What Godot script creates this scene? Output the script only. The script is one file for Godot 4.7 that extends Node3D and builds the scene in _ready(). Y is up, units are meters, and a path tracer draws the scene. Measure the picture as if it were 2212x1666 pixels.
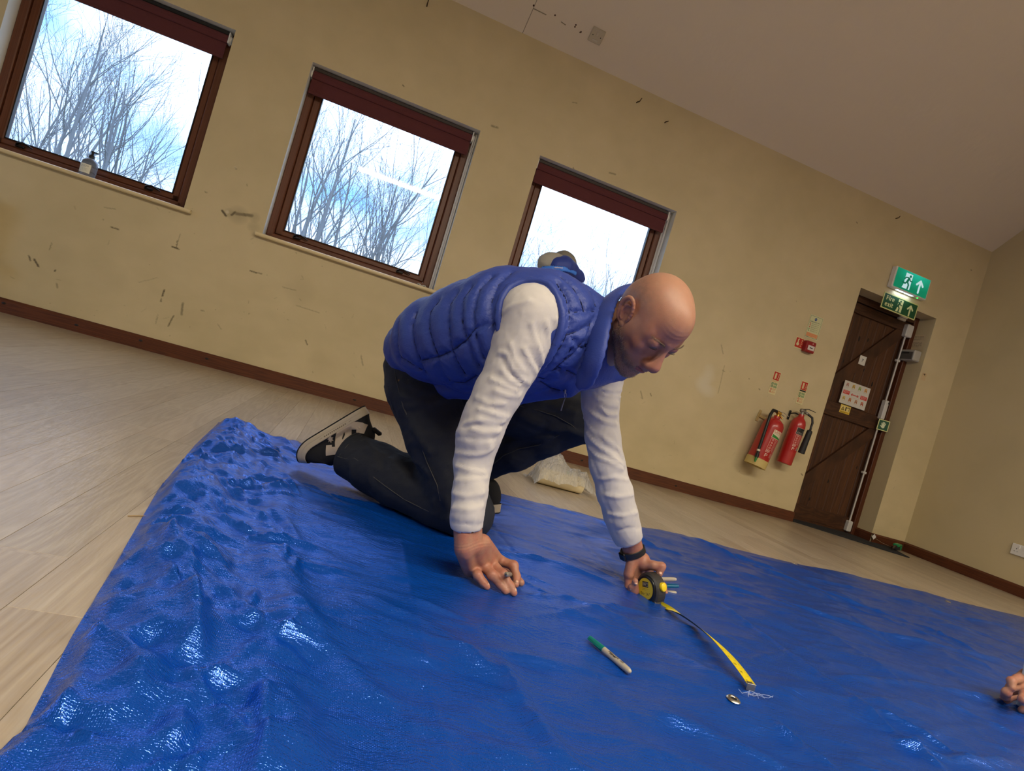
extends Node3D
# A kneeling man measures a blue tarpaulin in a village hall.  x runs along the window wall, y up, z from that wall into the room.

const IW := 2212.0
const IH := 1666.0
const FOC := 1269.334
var CB: Basis
var CO := Vector3(0, 0.4702, 4.2005)
var M := {}
var used_names := {}

# ---------------------------------------------------------------- small helpers
func P(u: float, v: float, z: float) -> Vector3:      # the point of the plane z that stands at pixel u, v
	var d := CB * Vector3((u - IW / 2) / FOC, -(v - IH / 2) / FOC, -1)
	return CO + d * ((z - CO.z) / d.z)

func PF(u: float, v: float, y := 0.0) -> Vector3:     # the same on the level y
	var d := CB * Vector3((u - IW / 2) / FOC, -(v - IH / 2) / FOC, -1)
	return CO + d * ((y - CO.y) / d.y)

func px(p: Vector3) -> float:                         # size of a pixel there, in metres
	return (p - CO).dot(-CB.z) / FOC

func lin(c: Color) -> Color:
	return c.srgb_to_linear()

func rgb(r: float, g: float, b: float) -> Color:
	return Color(r / 255.0, g / 255.0, b / 255.0)

class MB:
	var v := PackedVector3Array()
	var n := PackedVector3Array()
	var uv := PackedVector2Array()
	var c := PackedColorArray()
	var ix := PackedInt32Array()
	var col := Color.WHITE
	func vert(p: Vector3, nn: Vector3, t := Vector2.ZERO) -> int:
		v.append(p); n.append(nn); uv.append(t); c.append(col)
		return v.size() - 1
	func tri(a: int, b: int, d: int) -> void:        # counter-clockwise from outside; stored clockwise for Godot
		ix.append(a); ix.append(d); ix.append(b)
	func tri3(a: Vector3, b: Vector3, d: Vector3) -> void:
		var nn := (b - a).cross(d - a).normalized()
		tri(vert(a, nn, Vector2(a.x, a.y)), vert(b, nn, Vector2(b.x, b.y)), vert(d, nn, Vector2(d.x, d.y)))
	func quad(a: Vector3, b: Vector3, d: Vector3, e: Vector3, ua := Vector2(0, 0), ub := Vector2(1, 0), ud := Vector2(1, 1), ue := Vector2(0, 1)) -> void:
		var nn := (b - a).cross(e - a)
		if nn.length_squared() < 1e-18: nn = (d - b).cross(e - b)
		nn = nn.normalized()
		var i := vert(a, nn, ua); var j := vert(b, nn, ub); var k := vert(d, nn, ud); var l := vert(e, nn, ue)
		tri(i, j, k); tri(i, k, l)
	func box(c0: Vector3, s: Vector3, bev := 0.0, B := Basis.IDENTITY) -> void:
		var h := s * 0.5
		bev = minf(bev, minf(h.x, minf(h.y, h.z)) * 0.9)
		for ax in 3:
			for sg in [-1.0, 1.0]:
				var a1 := (ax + 1) % 3; var a2 := (ax + 2) % 3
				var q := []
				for k in [[-1, -1], [1, -1], [1, 1], [-1, 1]]:
					var p := Vector3()
					p[ax] = sg * h[ax]; p[a1] = k[0] * (h[a1] - bev); p[a2] = k[1] * (h[a2] - bev)
					q.append(c0 + B * p)
				if sg > 0: quad(q[0], q[1], q[2], q[3])
				else: quad(q[1], q[0], q[3], q[2])
		if bev <= 0.0: return
		for ax in 3:
			var a1 := (ax + 1) % 3; var a2 := (ax + 2) % 3
			for s1 in [-1.0, 1.0]:
				for s2 in [-1.0, 1.0]:
					var q := []
					for k in [[0, -1], [0, 1], [1, 1], [1, -1]]:
						var p := Vector3()
						p[ax] = k[1] * (h[ax] - bev)
						p[a1] = s1 * (h[a1] - (bev if k[0] == 1 else 0.0))
						p[a2] = s2 * (h[a2] - (bev if k[0] == 0 else 0.0))
						q.append(c0 + B * p)
					if s1 * s2 > 0: quad(q[1], q[0], q[3], q[2])
					else: quad(q[0], q[1], q[2], q[3])
		for sx in [-1.0, 1.0]:
			for sy in [-1.0, 1.0]:
				for sz in [-1.0, 1.0]:
					var a := c0 + B * Vector3(sx * h.x, sy * (h.y - bev), sz * (h.z - bev))
					var b := c0 + B * Vector3(sx * (h.x - bev), sy * h.y, sz * (h.z - bev))
					var d := c0 + B * Vector3(sx * (h.x - bev), sy * (h.y - bev), sz * h.z)
					if sx * sy * sz > 0: tri3(a, b, d)
					else: tri3(a, d, b)
	func tube(pts: Array, rad: Array, sides := 8, caps := true, flat := Vector2(1, 1), up := Vector3.ZERO) -> void:   # smooth tube along points; flat squashes the section
		var u := up
		var prev: Array = []
		var along := 0.0
		for i in pts.size():
			var d: Vector3 = (pts[mini(i + 1, pts.size() - 1)] - pts[maxi(i - 1, 0)]).normalized()
			if u == Vector3.ZERO: u = Vector3.UP if absf(d.y) < 0.9 else Vector3.RIGHT
			u = (u - d * u.dot(d)).normalized()
			var w := d.cross(u)
			if i > 0: along += pts[i].distance_to(pts[i - 1])
			var ring: Array = []
			var r: float = rad[mini(i, rad.size() - 1)]
			for k in sides + 1:
				var a := TAU * k / sides
				var o := u * cos(a) * flat.x + w * sin(a) * flat.y
				var nn := (u * cos(a) / maxf(flat.x, 0.01) + w * sin(a) / maxf(flat.y, 0.01)).normalized()
				ring.append(vert(pts[i] + o * r, nn, Vector2(float(k) / sides, along)))
			if i > 0:
				for k in sides:
					tri(prev[k], ring[k + 1], ring[k]); tri(prev[k], prev[k + 1], ring[k + 1])
			if caps and (i == 0 or i == pts.size() - 1):
				var sgn := -1.0 if i == 0 else 1.0
				var m := vert(pts[i], d * sgn, Vector2(0.5, along))
				var cap: Array = []
				for k in sides + 1:
					cap.append(vert(v[ring[k]], d * sgn, Vector2(float(k) / sides, along)))
				for k in sides:
					if i == 0: tri(m, cap[k + 1], cap[k])
					else: tri(m, cap[k], cap[k + 1])
			prev = ring
	func lathe(o: Vector3, B: Basis, prof: Array, sides := 24, a0 := 0.0, a1 := TAU) -> void:   # prof: Vector2(radius, height) from the bottom up; a repeated point makes a hard edge
		var prev: Array = []
		for i in prof.size():
			var pa: Vector2 = prof[i - 1] if i > 0 and prof[i - 1] != prof[i] else prof[i]
			var pb: Vector2 = prof[i + 1] if i + 1 < prof.size() and prof[i + 1] != prof[i] else prof[i]
			var t := (pb - pa).normalized()
			var ring: Array = []
			for k in sides + 1:
				var a := a0 + (a1 - a0) * k / sides
				var p: Vector2 = prof[i]
				ring.append(vert(o + B * Vector3(p.x * cos(a), p.y, p.x * sin(a)), B * Vector3(t.y * cos(a), -t.x, t.y * sin(a)), Vector2(float(k) / sides, float(i) / maxf(1, prof.size() - 1))))
			if i > 0:
				for k in sides:
					tri(prev[k], ring[k], ring[k + 1]); tri(prev[k], ring[k + 1], prev[k + 1])
			prev = ring
	func prism(poly: PackedVector2Array, T: Transform3D, depth: float) -> void:   # outline in the x, y plane of T, from z = 0 to z = depth
		var pp := poly
		if Geometry2D.is_polygon_clockwise(pp):
			pp = pp.duplicate(); pp.reverse()
		var t := Geometry2D.triangulate_polygon(pp)
		var f := T.basis.z.normalized()
		for k in range(0, t.size(), 3):
			var q := [pp[t[k]], pp[t[k + 1]], pp[t[k + 2]]]
			if (q[1] - q[0]).cross(q[2] - q[0]) < 0: q = [q[0], q[2], q[1]]
			var a := []
			for e in q: a.append(vert(T * Vector3(e.x, e.y, depth), f, e))
			tri(a[0], a[1], a[2])
			if depth > 0.0:
				a = []
				for e in q: a.append(vert(T * Vector3(e.x, e.y, 0), -f, e))
				tri(a[0], a[2], a[1])
		if depth > 0.0:
			for k in pp.size():
				var p: Vector2 = pp[k]; var q2: Vector2 = pp[(k + 1) % pp.size()]
				quad(T * Vector3(p.x, p.y, 0), T * Vector3(q2.x, q2.y, 0), T * Vector3(q2.x, q2.y, depth), T * Vector3(p.x, p.y, depth))
	func smooth() -> void:                           # normals from the faces, each corner shared by index
		n.fill(Vector3.ZERO)
		for k in range(0, ix.size(), 3):
			var a := ix[k]; var b := ix[k + 2]; var d := ix[k + 1]
			var f := (v[b] - v[a]).cross(v[d] - v[a])
			n[a] += f; n[b] += f; n[d] += f
		for k in n.size(): n[k] = n[k].normalized()
	func mesh() -> ArrayMesh:
		var a := []
		a.resize(Mesh.ARRAY_MAX)
		a[Mesh.ARRAY_VERTEX] = v; a[Mesh.ARRAY_NORMAL] = n; a[Mesh.ARRAY_TEX_UV] = uv; a[Mesh.ARRAY_COLOR] = c; a[Mesh.ARRAY_INDEX] = ix
		var m := ArrayMesh.new()
		m.add_surface_from_arrays(Mesh.PRIMITIVE_TRIANGLES, a)
		return m

func numbered(called: String) -> String:
	var k: int = used_names.get(called, 0)
	used_names[called] = k + 1
	return called if k == 0 else "%s_%03d" % [called, k]

func obj(called: String, mb: MB, m: Material, parent: Node = self, label := "") -> MeshInstance3D:
	var o := MeshInstance3D.new()
	o.name = numbered(called) if parent == self else called
	o.mesh = mb.mesh()
	o.material_override = m
	parent.add_child(o, true)
	if label: o.set_meta("label", label)
	return o

func thing(called: String, label: String, category: String, at := Vector3.ZERO, group := "") -> Node3D:
	var o := Node3D.new()
	o.name = numbered(called)
	add_child(o)
	o.position = at
	return tag(o, label, category, group)

func tag(o: Node3D, label: String, category: String, group := "") -> Node3D:
	o.set_meta("label", label); o.set_meta("category", category)
	if group: o.set_meta("group", group)
	return o

func struct(called: String, mb: MB, m: Material, label: String, category: String) -> MeshInstance3D:
	var o := obj(called, mb, m)
	o.set_meta("kind", "structure"); o.set_meta("label", label); o.set_meta("category", category)
	return o

func mat(c: Color, rough := 0.6, metal := 0.0, spec := 0.5) -> StandardMaterial3D:
	var m := StandardMaterial3D.new()
	m.albedo_color = c; m.roughness = rough; m.metallic = metal; m.metallic_specular = spec
	return m

func noise(sd: int, f: float, oct := 3, kind := FastNoiseLite.TYPE_SIMPLEX_SMOOTH) -> FastNoiseLite:
	var z := FastNoiseLite.new()
	z.seed = sd; z.frequency = f; z.noise_type = kind; z.fractal_octaves = oct
	return z

func ntex(sd: int, f: float, oct: int, size: int, as_normal := false, bump := 4.0, cols := []) -> NoiseTexture2D:
	var t := NoiseTexture2D.new()
	t.width = size; t.height = size; t.seamless = true; t.noise = noise(sd, f, oct); t.as_normal_map = as_normal; t.bump_strength = bump
	if cols.size():
		var g := Gradient.new()
		g.offsets = PackedFloat32Array(cols[0]); g.colors = PackedColorArray(cols[1]); t.color_ramp = g
	return t

func letters(called: String, text: String, size: float, T: Transform3D, m: Material, parent: Node, font := "Droid Sans", bold := true, depth := 0.0008) -> MeshInstance3D:   # centred lettering, size is its height in metres
	var f := SystemFont.new()
	f.font_names = PackedStringArray([font]); f.font_weight = 700 if bold else 400
	var t := TextMesh.new()
	t.font = f; t.text = text; t.font_size = 32; t.pixel_size = size / 32.0; t.depth = depth; t.curve_step = 2.0
	var o := MeshInstance3D.new()
	o.name = called; o.mesh = t; o.material_override = m; o.transform = T
	parent.add_child(o, true)
	return o

# a wood picture: grain along v, slow cathedral bands across u
func wood_image(w: int, h: int, a: Color, b: Color, sd: int, rings: float, fine: float) -> Image:
	var im := Image.create(w, h, false, Image.FORMAT_RGB8)
	var n1 := noise(sd, 0.006, 2); var n2 := noise(sd + 7, 0.045, 2); var n3 := noise(sd + 13, 0.3, 1)
	for y in h:
		for x in w:
			var q := n1.get_noise_2d(x * 1.6, y * 0.35) * rings + x * 0.012
			var t := 0.5 + 0.5 * sin(q * TAU)
			t = t * 0.55 + 0.45 * (0.5 + 0.5 * n2.get_noise_2d(x * 2.0, y * 0.12))
			t += fine * n3.get_noise_2d(x, y * 0.06)
			im.set_pixel(x, y, a.lerp(b, clampf(t, 0, 1)))
	return im

func tex(im: Image) -> ImageTexture:
	im.generate_mipmaps()
	return ImageTexture.create_from_image(im)

# ---------------------------------------------------------------- the scene
const YC := 2.8595    # top of the window wall
const XC := 5.1462    # the corner with the right wall
const XL := -5.2
const ZB := 9.0       # the wall behind the camera
const SLOPE := 0.80   # the ceiling rises from the window wall

func _ready() -> void:
	CB = Basis(Vector3.UP, -0.26460) * Basis(Vector3.RIGHT, -0.0064) * Basis(Vector3.BACK, 0.2885)
	var cam := Camera3D.new()
	cam.name = "camera"
	cam.transform = Transform3D(CB, CO)
	cam.fov = rad_to_deg(2.0 * atan(IH / 2 / FOC))
	cam.near = 0.05; cam.far = 400
	add_child(cam)
	var env := Environment.new()
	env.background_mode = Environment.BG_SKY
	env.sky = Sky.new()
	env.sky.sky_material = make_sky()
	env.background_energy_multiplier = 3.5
	env.tonemap_mode = Environment.TONE_MAPPER_LINEAR
	env.tonemap_exposure = 1.0
	env.sdfgi_enabled = true; env.ssao_enabled = true; env.ssil_enabled = true
	var we := WorldEnvironment.new()
	we.name = "environment"; we.environment = env
	add_child(we)
	make_materials()
	lamps()
	room()
	floor_planks()
	windows()
	doorway()
	wall_things()
	outdoors()
	tarp()
	small_things()
	people()

func make_sky() -> PanoramaSkyMaterial:
	var w := 512; var h := 256
	var im := Image.create(w, h, false, Image.FORMAT_RGBF)
	var cl := noise(5, 1.5, 4); var cl2 := noise(17, 4.0, 3)
	for j in h:
		var el := (0.5 - (j + 0.5) / h) * PI
		for i in w:
			var az := ((i + 0.5) / w - 0.5) * TAU
			var d := Vector3(sin(az) * cos(el), sin(el), -cos(az) * cos(el))
			var q := d / maxf(0.25, d.y + 0.25)
			var t := clampf(0.50 + 0.85 * cl.get_noise_3dv(q) + 0.25 * cl2.get_noise_3dv(q), 0, 1)
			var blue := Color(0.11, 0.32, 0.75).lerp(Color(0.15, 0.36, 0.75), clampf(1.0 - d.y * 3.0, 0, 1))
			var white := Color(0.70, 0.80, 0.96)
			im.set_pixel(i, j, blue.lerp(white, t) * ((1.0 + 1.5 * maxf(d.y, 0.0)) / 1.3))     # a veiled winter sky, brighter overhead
	var m := PanoramaSkyMaterial.new()
	m.panorama = ImageTexture.create_from_image(im)
	return m

const LAMP_Y := 2.92
const LAMP_Z := 5.0
func lamps() -> void:
	var glow := StandardMaterial3D.new()
	glow.albedo_color = rgb(250, 245, 230); glow.emission_enabled = true
	glow.emission = rgb(255, 240, 214); glow.emission_energy_multiplier = 14.0
	var white := mat(rgb(225, 222, 214), 0.5)
	var said := ["white twin tube batten light above the first windows", "white twin tube batten light above the kneeling man", "white twin tube batten light nearest the fire exit end"]
	var k := 0
	for x0 in [-0.76, 0.98, 2.95]:
		var L := 1.6
		var t := thing("batten_light", said[k], "light", Vector3(x0 + L / 2, LAMP_Y, LAMP_Z))
		k += 1
		var b := MB.new()
		b.box(Vector3(0, 0.06, 0), Vector3(L, 0.05, 0.11), 0.006)
		obj("body", b, white, t)
		for s in [-1, 1]:
			var c := MB.new()
			c.tube([Vector3(-L / 2 + 0.04, 0.005, s * 0.035), Vector3(L / 2 - 0.04, 0.005, s * 0.035)], [0.013], 10)
			obj("lamp_tube", c, glow, t)
			for q in [-1, 1]:
				var e := MB.new(); e.box(Vector3(q * (L / 2 - 0.02), 0.01, s * 0.035), Vector3(0.03, 0.05, 0.034), 0.004)
				obj("lamp_holder", e, white, t)
		for q in [-1, 1]:
			var w := MB.new(); w.tube([Vector3(q * 0.6, 0.08, 0), Vector3(q * 0.6, 2.4, 0)], [0.003], 6)
			obj("suspension_wire", w, M.chrome, t)
		var a := AreaLight3D.new()
		a.name = "lamp_light"
		a.area_size = Vector2(L - 0.1, 0.10)
		a.light_color = rgb(255, 243, 222)
		a.light_energy = 8.6
		a.shadow_enabled = true
		a.position = Vector3(0, -0.012, 0)
		a.rotation.x = -PI / 2
		t.add_child(a)

# ---------------------------------------------------------------- materials
func make_materials() -> void:
	M.ceiling = mat(rgb(224, 210, 184), 0.9)
	M.ceiling.normal_enabled = true; M.ceiling.normal_texture = ntex(3, 0.03, 4, 512, true, 3.0); M.ceiling.normal_scale = 0.25
	M.ceiling.uv1_triplanar = true; M.ceiling.uv1_world_triplanar = true; M.ceiling.uv1_scale = Vector3(0.8, 0.8, 0.8)
	M.wall_plain = mat(rgb(204, 188, 148), 0.75)
	M.wall_plain.albedo_texture = ntex(21, 0.008, 4, 512, false, 1, [[0.0, 0.5, 1.0], [rgb(243, 243, 240), rgb(252, 252, 250), rgb(255, 255, 255)]])
	M.wall_plain.uv1_triplanar = true; M.wall_plain.uv1_world_triplanar = true; M.wall_plain.uv1_scale = Vector3(0.35, 0.35, 0.35)
	M.reveal = mat(rgb(226, 224, 214), 0.6)
	M.white_plastic = mat(rgb(228, 226, 220), 0.35)
	M.grey_plastic = mat(rgb(176, 172, 162), 0.45)
	M.black = mat(rgb(22, 22, 23), 0.45)
	M.chrome = mat(rgb(200, 200, 200), 0.22, 1.0)
	M.glass = StandardMaterial3D.new()
	M.glass.transparency = BaseMaterial3D.TRANSPARENCY_ALPHA
	M.glass.albedo_color = Color(0.9, 0.97, 1.0, 0.03); M.glass.roughness = 0.02
	var dw := wood_image(256, 512, rgb(104, 55, 28), rgb(70, 34, 17), 41, 3.0, 0.10)
	M.dark_wood = mat(rgb(255, 255, 255), 0.45)
	M.dark_wood.albedo_texture = tex(dw)
	M.frame_wood = mat(rgb(255, 255, 255), 0.42)
	M.frame_wood.albedo_texture = tex(wood_image(128, 256, rgb(112, 66, 42), rgb(92, 50, 30), 43, 1.5, 0.08))
	M.door_wood = []
	for k in 3:
		var m := mat(rgb(255, 255, 255), 0.55)
		m.albedo_texture = tex(wood_image(128, 512, [rgb(96, 60, 33), rgb(86, 52, 28), rgb(104, 66, 37)][k], [rgb(62, 34, 17), rgb(54, 29, 14), rgb(68, 38, 19)][k], 51 + k * 5, 2.5, 0.12))
		M.door_wood.append(m)
	M.blind = mat(rgb(94, 44, 46), 0.9)
	M.blind.normal_enabled = true; M.blind.normal_texture = ntex(9, 0.2, 2, 128, true, 3.0); M.blind.uv1_triplanar = true; M.blind.uv1_scale = Vector3(12, 12, 12)
	M.blind.backlight_enabled = true; M.blind.backlight = Color(0.06, 0.02, 0.02)

# the window wall carries years of scuffs: one picture for the whole wall, 4 mm a pixel
func wall_picture() -> ImageTexture:
	var w := 2048; var h := 600
	var im := Image.create(w, h, false, Image.FORMAT_RGB8)
	var n1 := noise(61, 0.006, 4); var n2 := noise(62, 0.02, 3)
	var base := rgb(204, 188, 148)
	for y in h:
		for x in w:
			var t := n1.get_noise_2d(x, y) * 0.035 + n2.get_noise_2d(x, y) * 0.02
			var low := clampf((y / float(h) - 0.62) * 1.8, 0, 1)
			t -= low * 0.05 * maxf(0.0, n2.get_noise_2d(x * 0.7 + 90, y * 1.4) + 0.25)
			im.set_pixel(x, y, Color(base.r * (1 + t), base.g * (1 + t), base.b * (1 + t * 1.3)))
	var rng := RandomNumberGenerator.new(); rng.seed = 8
	var sx := w / (XC - XL); var sy := h / YC
	var put := func(p: Vector3, r: float, cc: Color, a: float):
		var cx := (p.x - XL) * sx; var cy := (YC - p.y) * sy
		for yy in range(int(cy - r - 1), int(cy + r + 2)):
			for xx in range(int(cx - r - 1), int(cx + r + 2)):
				if xx < 0 or yy < 0 or xx >= w or yy >= h: continue
				var d := Vector2(xx + 0.5 - cx, yy + 0.5 - cy).length() / r
				if d < 1.0: im.set_pixel(xx, yy, im.get_pixel(xx, yy).lerp(cc, a * (1.0 - d * d)))
	var dark := rgb(92, 80, 58); var grey := rgb(132, 120, 92); var pale := rgb(214, 204, 178)
	# strokes: pixel from, pixel to, width, strength
	for s in [[372, 533, 386, 538, 1.0, .8], [384, 520, 381, 534, .6, .5], [390, 505, 384, 522, .5, .4], [355, 627, 350, 640, .9, .8], [349, 646, 347, 652, .7, .6], [375, 682, 363, 705, .7, .6], [341, 680, 336, 700, .5, .3], [395, 655, 392, 680, 1.8, .35],
			[62, 553, 66, 563, .8, .7], [74, 560, 83, 576, 1.1, .8], [112, 525, 107, 540, .7, .4], [120, 583, 117, 586, .9, .8], [540, 585, 556, 590, 1.0, .5], [434, 671, 441, 672, 1.0, .4], [122, 612, 124, 622, 1.2, .35],
			[480, 455, 488, 466, 1.6, .9], [500, 465, 508, 458, 1.5, .8], [527, 463, 531, 466, 1.6, .9], [510, 462, 545, 466, 3.0, .4], [225, 448, 250, 452, .7, .3], [240, 491, 256, 496, .9, .5],
			[1372, 725, 1392, 733, 1.2, .4], [1390, 712, 1393, 722, 1.0, .5], [1640, 840, 1641, 842, 1, .6], [1236, 221, 1247, 223, .8, .4], [1062, 272, 1075, 276, 2.2, .3],
			[1384, 845, 1388, 862, 1.2, .3], [1558, 745, 1562, 765, .9, .3], [1551, 850, 1565, 790, .8, .25], [1405, 850, 1407, 856, .8, .5], [560, 590, 565, 592, .8, .6], [610, 620, 640, 628, .7, .25], [640, 660, 690, 676, .8, .22], [660, 735, 664, 745, .8, .5],
			[780, 768, 784, 790, 1.0, .3], [470, 700, 478, 712, .6, .3], [300, 610, 340, 600, .5, .2], [870, 184, 872, 186, 1, .8], [1238, 363, 1240, 366, .9, .7], [1316, 373, 1330, 377, 1.6, .3], [1560, 800, 1566, 803, 1, .3],
			[2158, 0, 2158, 0, 1, 0], [1850, 480, 1852, 482, 1, .5], [2097, 583, 2099, 584, 1.2, .5], [1720, 650, 1721, 652, 1, .3], [1618, 818, 1619, 819, 1, .5], [1731, 1024, 1734, 1027, 1.1, .5],
			[508, 362, 511, 366, 1.4, .3], [533, 398, 534, 402, .8, .4], [443, 415, 446, 416, .8, .5], [190, 720, 195, 724, 1, .5], [94, 690, 97, 694, 1, .4]]:
		var a := P(s[0], s[1], 0); var b := P(s[2], s[3], 0)
		var nn := maxi(2, int(a.distance_to(b) * sx * 2))
		for k in nn:
			var q := a.lerp(b, k / float(nn - 1))
			put.call(q + Vector3(rng.randf_range(-.002, .002), rng.randf_range(-.002, .002), 0), s[4] * 0.7 + 0.38, dark if s[5] > .45 else grey, s[5])
	for s in [[515, 465, 14, .30], [550, 470, 8, .25], [548, 490, 9, .2], [495, 460, 7, .25], [1525, 830, 9, .0], [130, 560, 20, .10], [650, 630, 22, .10], [230, 600, 26, .08], [480, 790, 20, .10], [700, 790, 25, .10]]:
		put.call(P(s[0], s[1], 0), s[2], grey, s[3])
	for k in 9:   # a plastered patch, paler than the paint
		put.call(P(1520 + rng.randf_range(-16, 16), 828 + rng.randf_range(-34, 34), 0), 13, pale, .55)
	for s in [[491, 458, 3.0, .9], [508, 362, 2.4, .5], [1227, 337, 1.8, .5], [1070, 273, 1.5, .6]]:
		put.call(P(s[0], s[1], 0), s[2], pale, s[3])
	for k in 130:
		var q := Vector3(rng.randf_range(-3.4, 5), rng.randf() * rng.randf() * 1.5 + .12, 0)
		put.call(q, rng.randf_range(.5, .8), dark, rng.randf_range(.1, .55))
	for k in 60:
		var q := Vector3(rng.randf_range(-3.4, 5), rng.randf() * .8 + .12, 0)
		var dir := Vector3(rng.randf_range(-1, 1), rng.randf_range(-1, 1), 0) * .03
		for j in 10: put.call(q + dir * j / 9.0, .8, grey, rng.randf_range(.05, .22))
	return tex(im)

const WIN := [[-2.425, -1.258], [-0.7787, 0.3882], [0.849, 2.0123]]
const YS := 0.932
const YT := 2.104
const DL := 3.8729
const DR := 4.7545
const DT := 2.10

func room() -> void:
	# the window wall, cut round its openings
	var wt := wall_picture()
	M.wall_marked = mat(Color.WHITE, 0.72)
	M.wall_marked.albedo_texture = wt
	M.wall_marked.texture_repeat = false
	M.wall_marked.normal_enabled = true
	M.wall_marked.normal_texture = ntex(71, 0.02, 4, 512, true, 2.0)
	M.wall_marked.normal_scale = 0.12
	var w := MB.new()
	var th := 0.30
	var hol := []
	for q in WIN: hol.append([q[0], q[1], YS, YT])
	hol.append([DL, DR, 0.0, DT])
	hol.append([-4.05, -2.885, YS, YT])
	var xs := [XL, XC]; var ys := [0.0, YC]
	for q in hol:
		xs.append(q[0]); xs.append(q[1]); ys.append(q[2]); ys.append(q[3])
	xs.sort(); ys.sort()
	var uvof := func(p: Vector3) -> Vector2: return Vector2((p.x - XL) / (XC - XL), (YC - p.y) / YC)
	for i in xs.size() - 1:
		for j in ys.size() - 1:
			if xs[i + 1] - xs[i] < 1e-4 or ys[j + 1] - ys[j] < 1e-4: continue
			var mx: float = (xs[i] + xs[i + 1]) / 2; var my: float = (ys[j] + ys[j + 1]) / 2
			var open := false
			for q in hol: if mx > q[0] and mx < q[1] and my > q[2] and my < q[3]: open = true
			if open: continue
			for zz in [0.0, -th]:
				var a := Vector3(xs[i], ys[j], zz); var b := Vector3(xs[i + 1], ys[j], zz); var c := Vector3(xs[i + 1], ys[j + 1], zz); var d := Vector3(xs[i], ys[j + 1], zz)
				if zz == 0.0: w.quad(a, b, c, d, uvof.call(a), uvof.call(b), uvof.call(c), uvof.call(d))
				else: w.quad(b, a, d, c, uvof.call(b), uvof.call(a), uvof.call(d), uvof.call(c))
	for s in [[Vector3(XL, YC, 0), Vector3(XC, YC, 0), Vector3(XC, YC, -th), Vector3(XL, YC, -th)], [Vector3(XL, 0, 0), Vector3(XL, YC, 0), Vector3(XL, YC, -th), Vector3(XL, 0, -th)], [Vector3(XC, YC, 0), Vector3(XC, 0, 0), Vector3(XC, 0, -th), Vector3(XC, YC, -th)]]:
		w.quad(s[0], s[1], s[2], s[3])
	var wall := struct("wall_back", w, M.wall_marked, "cream scuffed wall with three windows and a fire door", "wall")
	# plastered reveals of the openings
	for q in hol:
		var r := MB.new()
		var a := Vector3(q[0], q[2], 0); var b := Vector3(q[1], q[2], 0); var c := Vector3(q[1], q[3], 0); var d := Vector3(q[0], q[3], 0)
		var o := Vector3(0, 0, -th)
		r.quad(a, d, d + o, a + o); r.quad(c, b, b + o, c + o); r.quad(d, c, c + o, d + o)
		if q[2] > 0.1: r.quad(b, a, a + o, b + o)
		obj("reveal", r, M.reveal if q[2] > 0.1 else M.wall_plain, wall)
	# the other walls
	var rw := MB.new()
	rw.box(Vector3(XC + 0.1, 3.4, ZB / 2 - 0.15), Vector3(0.2, 7.2, ZB + 0.9))
	struct("wall_right", rw, M.wall_plain, "plain cream wall at the right with a double socket", "wall")
	var lw := MB.new()
	var gz0 := 1.3; var gz1 := 3.5; var gy := 2.1      # glazed doors, outside the picture
	lw.box(Vector3(XL - 0.1, (gy + 7.0) / 2, ZB / 2 - 0.15), Vector3(0.2, 7.0 - gy, ZB + 0.9))
	lw.box(Vector3(XL - 0.1, gy / 2 - .1, (gz0 - .6) / 2), Vector3(0.2, gy + .2, gz0 + .6))
	lw.box(Vector3(XL - 0.1, gy / 2 - .1, (gz1 + ZB + .3) / 2), Vector3(0.2, gy + .2, ZB + .3 - gz1))
	struct("wall_left", lw, M.wall_plain, "plain cream end wall left of the windows", "wall")
	var gd := Node3D.new(); gd.name = "door_2"; add_child(gd)
	gd.set_meta("kind", "structure"); gd.set_meta("label", "glazed double doors in the end wall, out of view"); gd.set_meta("category", "door")
	for i in 3:
		var fp := MB.new(); fp.box(Vector3(XL - .1, gy / 2, lerpf(gz0 + .04, gz1 - .04, i / 2.0)), Vector3(.08, gy, .08), .004); obj("frame_post", fp, M.frame_wood, gd)
	for yy in [.04, gy - .04]:
		var fp := MB.new(); fp.box(Vector3(XL - .1, yy, (gz0 + gz1) / 2), Vector3(.08, .08, gz1 - gz0), .004); obj("frame_rail", fp, M.frame_wood, gd)
	var pg := MB.new(); pg.quad(Vector3(XL - .1, 0, gz1), Vector3(XL - .1, 0, gz0), Vector3(XL - .1, gy, gz0), Vector3(XL - .1, gy, gz1)); obj("pane", pg, M.glass, gd)
	var bw := MB.new()
	bw.box(Vector3(0, 1.5, ZB + 0.1), Vector3(XC - XL + 0.6, 3.2, 0.2))
	struct("wall_front", bw, M.wall_plain, "plain cream wall behind the camera", "wall")
	# the sloping ceiling, both sides of the ridge
	var c := MB.new()
	var zr := ZB / 2; var yr := YC + SLOPE * zr
	var x0 := XL - 0.3; var x1 := XC + 0.3
	for s in [[0.0, YC, zr, yr], [zr, yr, ZB, YC]]:
		var t := 0.15
		var e0 := -0.4 if s[0] == 0.0 else 0.0
		var e1 := 0.4 if s[0] != 0.0 else 0.0
		var A := Vector3(x0, s[1] + (e0 * SLOPE), s[0] + e0); var B := Vector3(x1, s[1] + (e0 * SLOPE), s[0] + e0)
		var C := Vector3(x1, s[3] - e1 * SLOPE, s[2] + e1); var D := Vector3(x0, s[3] - e1 * SLOPE, s[2] + e1)
		var up := Vector3(0, t, 0)
		c.quad(A, B, C, D); c.quad(B + up, A + up, D + up, C + up)
		c.quad(A, A + up, B + up, B); c.quad(D, C, C + up, D + up); c.quad(A, D, D + up, A + up); c.quad(B, B + up, C + up, C)
	struct("ceiling", c, M.ceiling, "off-white sloping ceiling above the window wall", "ceiling")
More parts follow.
